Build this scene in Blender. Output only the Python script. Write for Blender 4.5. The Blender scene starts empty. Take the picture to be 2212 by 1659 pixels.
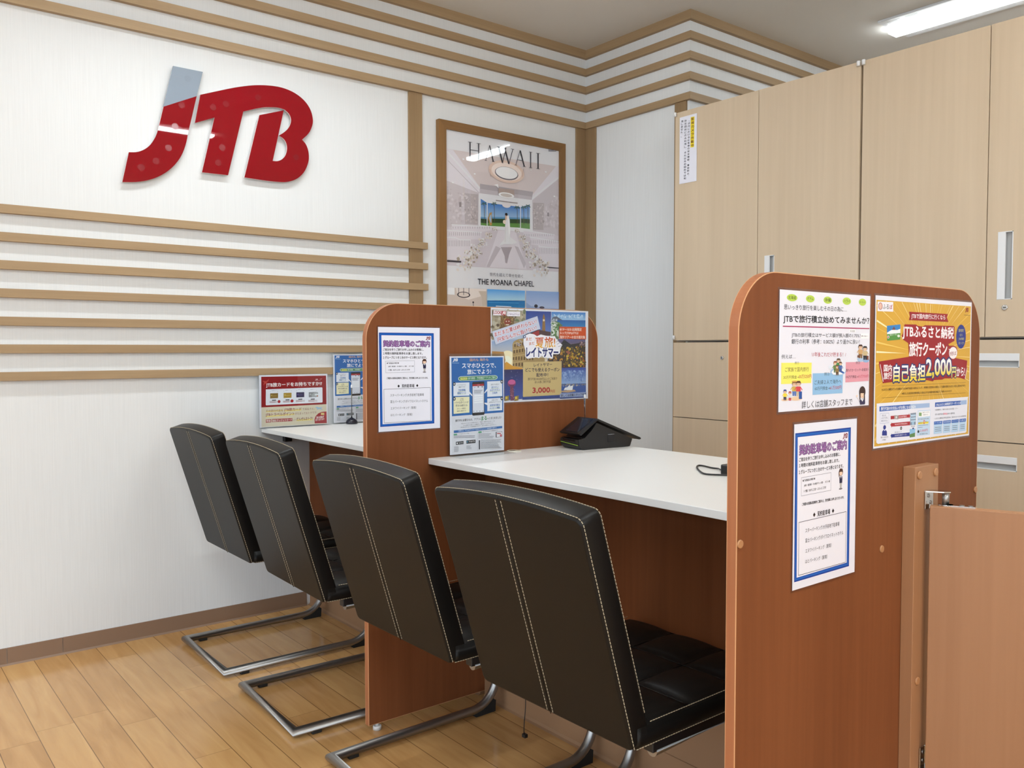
import bpy, bmesh, math, random
from mathutils import Vector, Matrix

# ------------------------------------------------------------------ camera, light, exposure
scene = bpy.context.scene
COL = scene.collection
H_EYE = 1.10
F_PX, PITCH, ROLL, YAW = 1844.21, -0.0400358, -0.00080163, 0.898132
cam_d = bpy.data.cameras.new('camera')
cam_d.sensor_fit = 'HORIZONTAL'; cam_d.sensor_width = 36.0
cam_d.lens = F_PX / 2212.0 * 36.0
cam_d.clip_start = 0.02; cam_d.clip_end = 60
cam = bpy.data.objects.new('camera', cam_d); COL.objects.link(cam)
_F = Vector((math.cos(YAW)*math.cos(PITCH), math.sin(YAW)*math.cos(PITCH), math.sin(PITCH)))
_R0 = Vector((math.sin(YAW), -math.cos(YAW), 0)); _U0 = _R0.cross(_F)
_R = _R0*math.cos(ROLL) + _U0*math.sin(ROLL); _U = -_R0*math.sin(ROLL) + _U0*math.cos(ROLL)
cam.matrix_world = Matrix(((_R.x,_U.x,-_F.x,0),(_R.y,_U.y,-_F.y,0),(_R.z,_U.z,-_F.z,H_EYE),(0,0,0,1)))
scene.camera = cam

vs = scene.view_settings
vs.view_transform = 'Standard'; vs.look = 'None'; vs.gamma = 1.0; vs.use_curve_mapping = False
vs.exposure = -0.10
LAMP = 66.0         # emission of the LED battens
LAMP_WALL = 68.0    # the two battens close to the logo wall
LAMP_BACK = 125.0   # unseen row behind the viewer, boosted to brighten the nearest partition
LAMP_STAFF = 24.0   # the row behind the cabinets
SKY_FILL = 3.3           # world fill light, let in through openings added behind the viewer
LAMP_COL = (.93, 1.0, 1.03, 1)

world = bpy.data.worlds.new('world'); scene.world = world; world.use_nodes = True
world.node_tree.nodes['Background'].inputs[0].default_value = (0.82,0.95,1.08,1)
world.node_tree.nodes['Background'].inputs[1].default_value = SKY_FILL

# ------------------------------------------------------------------ room dimensions (metres)
YL = 3.404          # wall with the logo
XB = 3.224          # short return wall behind the counters
YC = 2.690          # where the return wall turns away
CEIL = 2.703
X0, X1, Y0 = -3.4, 5.0, -3.2

# ------------------------------------------------------------------ small tools
def lin(h):
    c = [int(h[i:i+2],16)/255 for i in (0,2,4)]
    return tuple(x/12.92 if x <= .04045 else ((x+.055)/1.055)**2.4 for x in c)
def link(o, parent=None):
    COL.objects.link(o)
    if parent is not None: o.parent = parent
    return o
def mesh_ob(name, bm, mat, parent=None, smooth=False, origin=None):
    bmesh.ops.recalc_face_normals(bm, faces=bm.faces)
    me = bpy.data.meshes.new(name)
    if origin is not None: bmesh.ops.translate(bm, verts=bm.verts, vec=-Vector(origin))
    bm.to_mesh(me); bm.free()
    for m in (mat if isinstance(mat,(list,tuple)) else [mat]): me.materials.append(m)
    if smooth:
        for p in me.polygons: p.use_smooth = True
    o = bpy.data.objects.new(name, me)
    if origin is not None: o.location = origin
    return link(o, parent)
def thing(name, label, cat, loc=(0,0,0), rz=0, group=None):
    o = bpy.data.objects.new(name, None); o.empty_display_size = .05
    o.location = loc; o.rotation_euler = (0,0,rz)
    return tag(link(o), label, cat, group)
def tag(o, label, cat, group=None):
    o['label'] = label; o['category'] = cat
    if group: o['group'] = group
    return o
def struct(name, bm, mat, label=None, smooth=False):
    o = mesh_ob(name, bm, mat, smooth=smooth); o['kind'] = 'structure'
    if label: o['label'] = label
    return o
def box(bm, a, b, bevel=0, seg=2, mi=0):
    vs_ = [bm.verts.new((x,y,z)) for x in (a[0],b[0]) for y in (a[1],b[1]) for z in (a[2],b[2])]
    fs = [bm.faces.new([vs_[i] for i in q]) for q in ((0,1,3,2),(4,6,7,5),(0,4,5,1),(2,3,7,6),(0,2,6,4),(1,5,7,3))]
    for f in fs: f.material_index = mi
    if bevel:
        es = list({e for f in fs for e in f.edges})
        r = bmesh.ops.bevel(bm, geom=es, offset=bevel, segments=seg, affect='EDGES', profile=.5)
        for f in r['faces']: f.material_index = mi
    return fs
def BX(*boxes, bevel=0, seg=2):
    bm = bmesh.new()
    for a,b in boxes: box(bm, a, b, bevel, seg)
    return bm
def frame_of(d):
    d = d.normalized(); t = Vector((0,0,1)) if abs(d.z) < .9 else Vector((1,0,0))
    u = d.cross(t).normalized(); return u, u.cross(d).normalized()
def tube(bm, pts, r, n=14, cap=True, mi=0):
    pts = [Vector(p) for p in pts]; rings = []; u = v = None
    for i,p in enumerate(pts):
        d0 = (p-pts[i-1]).normalized() if i else None
        d1 = (pts[i+1]-p).normalized() if i < len(pts)-1 else None
        t = d1 if d0 is None else d0 if d1 is None else (d0+d1).normalized()
        if u is None: u,v = frame_of(t)
        else:
            u = (u - t*u.dot(t)).normalized(); v = t.cross(u)
        k = 1.0
        if d0 is not None and d1 is not None: k = 1/max(.35, math.cos(d0.angle(d1)/2))
        # stretch the ring along the mitre direction
        m = (d1-d0) if (d0 is not None and d1 is not None and (d1-d0).length > 1e-5) else None
        ring = []
        for j in range(n):
            a = 2*math.pi*j/n; o = u*math.cos(a)*r + v*math.sin(a)*r
            if m is not None:
                mm = m.normalized(); o += mm*(o.dot(mm))*(k-1)
            ring.append(bm.verts.new(p+o))
        rings.append(ring)
    for a,b in zip(rings, rings[1:]):
        for j in range(n):
            f = bm.faces.new((a[j],a[(j+1)%n],b[(j+1)%n],b[j])); f.material_index = mi; f.smooth = True
    if cap:
        for q in (rings[0], rings[-1]):
            f = bm.faces.new(q); f.material_index = mi
def cyl(bm, c, axis, r, h, n=24, bevel=0, mi=0, r2=None):
    axis = Vector(axis).normalized(); u,v = frame_of(axis); c = Vector(c); rings = []
    prof = [(r,0),(r if r2 is None else r2,h)] if not bevel else [(r,0),(r,h-bevel),(r-bevel*.3,h-bevel*.3),(r-bevel,h)]
    for rr,z in prof: rings.append([bm.verts.new(c+axis*z+u*rr*math.cos(2*math.pi*j/n)+v*rr*math.sin(2*math.pi*j/n)) for j in range(n)])
    for a,b in zip(rings, rings[1:]):
        for j in range(n):
            f = bm.faces.new((a[j],a[(j+1)%n],b[(j+1)%n],b[j])); f.smooth = True; f.material_index = mi
    for q in (rings[0], rings[-1]): bm.faces.new(q).material_index = mi
def lathe(bm, c, prof, n=32):
    c = Vector(c); rings = []
    for r,z in prof: rings.append([bm.verts.new(c+Vector((r*math.cos(2*math.pi*j/n), r*math.sin(2*math.pi*j/n), z))) for j in range(n)])
    for a,b in zip(rings, rings[1:]):
        for j in range(n): bm.faces.new((a[j],a[(j+1)%n],b[(j+1)%n],b[j])).smooth = True
    for q in (rings[0], rings[-1]): bm.faces.new(q)
def prism(bm, pts, vec, mi=0):
    vec = Vector(vec); a = [bm.verts.new(p) for p in pts]; b = [bm.verts.new(Vector(p)+vec) for p in pts]
    fs = [bm.faces.new(a), bm.faces.new(b[::-1])]
    for i in range(len(a)): fs.append(bm.faces.new((a[i],b[i],b[(i+1)%len(a)],a[(i+1)%len(a)])))
    for f in fs: f.material_index = mi
    return fs

# ------------------------------------------------------------------ materials (all procedural)
def new_mat(name):
    m = bpy.data.materials.new(name); m.use_nodes = True
    nt = m.node_tree; return m, nt, nt.nodes['Principled BSDF']
def N(nt, t, **k):
    n = nt.nodes.new(t)
    for a,b in k.items(): setattr(n, a, b)
    return n
def plain(name, col, rough=.5, metal=0, spec=.5, bump=0, bscale=400, coat=0, vary=.05):
    m, nt, p = new_mat(name)
    p.inputs['Base Color'].default_value = (*col,1); p.inputs['Roughness'].default_value = rough
    p.inputs['Metallic'].default_value = metal; p.inputs['Specular IOR Level'].default_value = spec
    p.inputs['Coat Weight'].default_value = coat; p.inputs['Coat Roughness'].default_value = .08
    tc = N(nt,'ShaderNodeTexCoord'); no = N(nt,'ShaderNodeTexNoise'); no.inputs['Scale'].default_value = bscale
    nt.links.new(tc.outputs['Object'], no.inputs['Vector'])
    mx = N(nt,'ShaderNodeMapRange'); mx.inputs['To Min'].default_value = max(.005,rough-vary); mx.inputs['To Max'].default_value = min(1,rough+vary)
    nt.links.new(no.outputs['Fac'], mx.inputs['Value']); nt.links.new(mx.outputs['Result'], p.inputs['Roughness'])
    if bump:
        b = N(nt,'ShaderNodeBump'); b.inputs['Strength'].default_value = bump; b.inputs['Distance'].default_value = .001
        nt.links.new(no.outputs['Fac'], b.inputs['Height']); nt.links.new(b.outputs['Normal'], p.inputs['Normal'])
    return m
def wood(name, c_dark, c_light, axis, fine=90, wide=9, rough=.45, spec=.4, contrast=.5, coat=0, stretch=.035):
    """grain that runs along `axis`, from two stretched noises"""
    m, nt, p = new_mat(name)
    tc = N(nt,'ShaderNodeTexCoord'); g = N(nt,'ShaderNodeNewGeometry')
    def nz(scale, st, det=4):
        mp = N(nt,'ShaderNodeMapping'); s = [scale]*3; s[axis] = scale*st; mp.inputs['Scale'].default_value = s
        nt.links.new(g.outputs['Position'], mp.inputs['Vector'])
        n = N(nt,'ShaderNodeTexNoise'); n.inputs['Scale'].default_value = 1; n.inputs['Detail'].default_value = det; n.inputs['Distortion'].default_value = .25
        nt.links.new(mp.outputs['Vector'], n.inputs['Vector']); return n
    a = nz(fine, stretch); b = nz(wide, stretch*1.6)
    mix = N(nt,'ShaderNodeMath', operation='MULTIPLY_ADD'); mix.inputs[1].default_value = .45
    nt.links.new(a.outputs['Fac'], mix.inputs[0])
    sc = N(nt,'ShaderNodeMath', operation='MULTIPLY'); sc.inputs[1].default_value = .55
    nt.links.new(b.outputs['Fac'], sc.inputs[0]); nt.links.new(sc.outputs[0], mix.inputs[2])
    r = N(nt,'ShaderNodeMapRange'); r.inputs['From Min'].default_value = .5-.28/contrast*.5; r.inputs['From Max'].default_value = .5+.28/contrast*.5
    nt.links.new(mix.outputs[0], r.inputs['Value'])
    cm = N(nt,'ShaderNodeMix', data_type='RGBA'); cm.inputs[6].default_value = (*c_dark,1); cm.inputs[7].default_value = (*c_light,1)
    nt.links.new(r.outputs['Result'], cm.inputs[0]); nt.links.new(cm.outputs[2], p.inputs['Base Color'])
    p.inputs['Roughness'].default_value = rough; p.inputs['Specular IOR Level'].default_value = spec
    p.inputs['Coat Weight'].default_value = coat; p.inputs['Coat Roughness'].default_value = .12
    return m
def wallpaper(name, col, amt=.05):
    """white paper with fine vertical threads"""
    m, nt, p = new_mat(name)
    g = N(nt,'ShaderNodeNewGeometry'); mp = N(nt,'ShaderNodeMapping'); mp.inputs['Scale'].default_value = (260,260,5)
    nt.links.new(g.outputs['Position'], mp.inputs['Vector'])
    n = N(nt,'ShaderNodeTexNoise'); n.inputs['Scale'].default_value = 1; n.inputs['Detail'].default_value = 5
    nt.links.new(mp.outputs['Vector'], n.inputs['Vector'])
    r = N(nt,'ShaderNodeMapRange'); r.inputs['From Min'].default_value = .3; r.inputs['From Max'].default_value = .7
    nt.links.new(n.outputs['Fac'], r.inputs['Value'])
    cm = N(nt,'ShaderNodeMix', data_type='RGBA'); cm.inputs[6].default_value = (*[c*(1-amt*2) for c in col],1); cm.inputs[7].default_value = (*col,1)
    nt.links.new(r.outputs['Result'], cm.inputs[0]); nt.links.new(cm.outputs[2], p.inputs['Base Color'])
    b = N(nt,'ShaderNodeBump'); b.inputs['Strength'].default_value = .22; b.inputs['Distance'].default_value = .0005
    nt.links.new(n.outputs['Fac'], b.inputs['Height']); nt.links.new(b.outputs['Normal'], p.inputs['Normal'])
    p.inputs['Roughness'].default_value = .75; p.inputs['Specular IOR Level'].default_value = .25
    return m
def floor_mat():
    """maple strip floor: boards 0.101 wide along Y, staggered butt joints, soft cloudy grain"""
    m, nt, p = new_mat('maple_floor')
    g = N(nt,'ShaderNodeNewGeometry'); sp = N(nt,'ShaderNodeSeparateXYZ'); nt.links.new(g.outputs['Position'], sp.inputs[0])
    def M(op, a, b=None, c=None):
        n = N(nt,'ShaderNodeMath', operation=op)
        for i,v in enumerate((a,b,c)):
            if v is None: continue
            if isinstance(v,(int,float)): n.inputs[i].default_value = v
            else: nt.links.new(v, n.inputs[i])
        return n.outputs[0]
    bx = M('DIVIDE', M('SUBTRACT', sp.outputs['X'], .4328), .1013)
    bi = M('FLOOR', bx); bf = M('FRACT', bx)
    wn = N(nt,'ShaderNodeTexWhiteNoise', noise_dimensions='1D'); nt.links.new(bi, wn.inputs['W'])
    yo = M('ADD', M('DIVIDE', sp.outputs['Y'], .94), M('MULTIPLY', wn.outputs['Value'], 7.0))
    pi_ = M('FLOOR', yo); pf = M('FRACT', yo)
    cv = N(nt,'ShaderNodeCombineXYZ'); nt.links.new(bi, cv.inputs[0]); nt.links.new(pi_, cv.inputs[1])
    w2 = N(nt,'ShaderNodeTexWhiteNoise', noise_dimensions='3D'); nt.links.new(cv.outputs[0], w2.inputs['Vector'])
    mp = N(nt,'ShaderNodeMapping'); mp.inputs['Scale'].default_value = (30,3.2,1); nt.links.new(g.outputs['Position'], mp.inputs['Vector'])
    ofs = N(nt,'ShaderNodeVectorMath', operation='MULTIPLY_ADD'); ofs.inputs[1].default_value = (17,23,11)
    nt.links.new(w2.outputs['Color'], ofs.inputs[0]); nt.links.new(mp.outputs['Vector'], ofs.inputs[2])
    gr = N(nt,'ShaderNodeTexNoise'); gr.inputs['Scale'].default_value = 1; gr.inputs['Detail'].default_value = 5; gr.inputs['Distortion'].default_value = .7
    nt.links.new(ofs.outputs[0], gr.inputs['Vector'])
    tone = M('ADD', M('MULTIPLY', w2.outputs['Value'], .30), M('MULTIPLY', gr.outputs['Fac'], .85))
    cr = N(nt,'ShaderNodeValToRGB'); e = cr.color_ramp.elements
    e[0].position = .15; e[0].color = (.42,.21,.072,1); e[1].position = .95; e[1].color = (.70,.43,.18,1)
    x = cr.color_ramp.elements.new(.55); x.color = (.58,.325,.125,1)
    nt.links.new(tone, cr.inputs[0])
    # joints
    ex = M('MINIMUM', bf, M('SUBTRACT', 1, bf)); jx = M('LESS_THAN', ex, .011)
    ey = M('MINIMUM', pf, M('SUBTRACT', 1, pf)); jy = M('MULTIPLY', M('LESS_THAN', ey, .0011), .6)
    j = M('MAXIMUM', jx, jy)
    cm = N(nt,'ShaderNodeMix', data_type='RGBA'); nt.links.new(M('MULTIPLY', j, .75), cm.inputs[0])
    nt.links.new(cr.outputs['Color'], cm.inputs[6]); cm.inputs[7].default_value = (.10,.045,.015,1)
    nt.links.new(cm.outputs[2], p.inputs['Base Color'])
    rr = N(nt,'ShaderNodeMapRange'); rr.inputs['To Min'].default_value = .11; rr.inputs['To Max'].default_value = .22
    nt.links.new(gr.outputs['Fac'], rr.inputs['Value']); nt.links.new(rr.outputs['Result'], p.inputs['Roughness'])
    p.inputs['Specular IOR Level'].default_value = .45
    b = N(nt,'ShaderNodeBump'); b.inputs['Strength'].default_value = .3; b.inputs['Distance'].default_value = .0006; b.invert = True
    nt.links.new(j, b.inputs['Height']); nt.links.new(b.outputs['Normal'], p.inputs['Normal'])
    return m
def clear(name, tint=(1,1,1), gloss=1.0, rough=.02, ior=1.45):
    m = bpy.data.materials.new(name); m.use_nodes = True; nt = m.node_tree; nt.nodes.clear()
    o = N(nt,'ShaderNodeOutputMaterial'); mx = N(nt,'ShaderNodeMixShader'); t = N(nt,'ShaderNodeBsdfTransparent'); g = N(nt,'ShaderNodeBsdfGlossy'); f = N(nt,'ShaderNodeLayerWeight')
    f.inputs['Blend'].default_value = .5; t.inputs[0].default_value = (*tint,1); g.inputs['Roughness'].default_value = rough
    pw = N(nt,'ShaderNodeMath', operation='POWER'); pw.inputs[1].default_value = 5; nt.links.new(f.outputs['Facing'], pw.inputs[0])
    k = N(nt,'ShaderNodeMath', operation='MULTIPLY_ADD'); k.inputs[1].default_value = .7; k.inputs[2].default_value = .035*gloss; k.use_clamp = True
    nt.links.new(pw.outputs[0], k.inputs[0]); nt.links.new(k.outputs[0], mx.inputs[0]); nt.links.new(t.outputs[0], mx.inputs[1]); nt.links.new(g.outputs[0], mx.inputs[2]); nt.links.new(mx.outputs[0], o.inputs[0])
    return m
def emit(name, col, s):
    m = bpy.data.materials.new(name); m.use_nodes = True; nt = m.node_tree; nt.nodes.clear()
    o = N(nt,'ShaderNodeOutputMaterial'); e = N(nt,'ShaderNodeEmission'); e.inputs[0].default_value = col; e.inputs[1].default_value = s
    nt.links.new(e.outputs[0], o.inputs[0]); return m
def print_mat():
    m, nt, p = new_mat('printed_paper')
    a = N(nt,'ShaderNodeAttribute', attribute_name='print'); nt.links.new(a.outputs['Color'], p.inputs['Base Color'])
    p.inputs['Roughness'].default_value = .38; p.inputs['Specular IOR Level'].default_value = .3
    return m

M_wall = wallpaper('white_wallpaper', (.765,.775,.775), .025)
M_ceil = plain('ceiling_board', (.74,.72,.68), .9, bump=.2, bscale=60, spec=.2)
M_white = plain('white_paint', (.75,.75,.73), .6)
OAK_D, OAK_L = (.295,.190,.098), (.430,.300,.168)
M_oak = [wood('oak_lath_%s'%'xyz'[a], OAK_D, OAK_L, a, fine=130, wide=16, rough=.55, contrast=.42) for a in (0,1,2)]
M_post = wood('oak_upright', (.235,.148,.074), (.335,.222,.118), 2, fine=130, wide=16, rough=.6, contrast=.42, spec=.25)
M_frame = [wood('walnut_frame_%s'%'xyz'[a], (.16,.075,.020), (.27,.135,.040), a, fine=150, wide=20, rough=.4) for a in (0,1,2)]
M_cherry = wood('cherry_board', (.165,.052,.018), (.235,.080,.029), 2, fine=75, wide=12, rough=.5, spec=.14, contrast=.55)
M_edge = wood('cherry_edge_band', (.33,.115,.047), (.42,.155,.066), 2, fine=110, wide=15, rough=.35)
M_arris = plain('pale_arris', (.62,.33,.16), .4)
M_beech = wood('beech_gate', (.31,.145,.066), (.39,.195,.094), 2, fine=60, wide=11, rough=.42, contrast=.55)
M_beechx = wood('beech_gate_edge', (.40,.19,.085), (.50,.25,.12), 1, fine=90, wide=12, rough=.42)
M_maple = wood('maple_cabinet', (.54,.42,.29), (.65,.52,.37), 2, fine=60, wide=10, rough=.45, contrast=.44)
M_body = plain('cabinet_shell', (.34,.30,.25), .6)
M_floor = floor_mat()
M_skirt = plain('brown_skirting', (.245,.150,.095), .5)
M_tan = plain('tan_kick_board', (.30,.165,.085), .55)
M_top = plain('white_laminate', (.88,.89,.89), .32, spec=.5)
M_leather = plain('black_leather', (.0055,.005,.0046), .43, spec=.26, bump=.12, bscale=700)
M_stitch = plain('cream_thread', (.46,.39,.27), .8)
M_steel = plain('brushed_steel', (.37,.36,.35), .40, metal=1, bscale=90)
M_chrome = plain('chrome', (.62,.61,.60), .16, metal=1)
M_black = plain('black_plastic', (.010,.010,.011), .36)
M_blackg = plain('black_gloss', (.006,.006,.008), .08)
M_rubber = plain('black_rubber', (.012,.012,.012), .7)
M_whitep = plain('white_plastic', (.74,.75,.76), .4)
M_grey = plain('grey_recess', (.42,.42,.41), .5)
M_red = plain('red_acrylic', (.235,.004,.009), .015, spec=.36, vary=.005)
M_gacr = plain('grey_acrylic', (.26,.31,.37), .015, spec=.5, vary=.005)
M_rededge = plain('acrylic_edge', (.72,.62,.62), .3)
M_pad = plain('pad_mark', (.225,.010,.016), .12, spec=.5)
M_padg = plain('pad_mark_grey', (.25,.295,.35), .12)
M_clear = clear('clear_acrylic', (.97,.98,.98))
M_film = clear('laminate_film', (.93,.91,.93), gloss=1.6, rough=.12)
M_glass = clear('poster_glazing', (.96,.96,.97), gloss=1.0, rough=.015, ior=1.5)
M_print = print_mat()
M_lamp = emit('led_lens', LAMP_COL, LAMP)
M_lamps = emit('led_lens_staff', LAMP_COL, LAMP_STAFF)
M_lampb = emit('led_lens_back', LAMP_COL, LAMP_BACK)
M_lampw = emit('led_lens_wall', LAMP_COL, LAMP_WALL)
M_lime = plain('lime_stripe', (.35,.60,.06), .4)
M_screen = plain('dark_screen', (.012,.015,.024), .10)
M_cap = plain('screw_cap', (.42,.20,.085), .4)
M_ivory = plain('ivory_plastic', (.70,.68,.58), .4)
M_navy = plain('navy_gloss', (.008,.008,.02), .08)
M_paper = plain('white_paper', (.78,.78,.83), .6)
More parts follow.
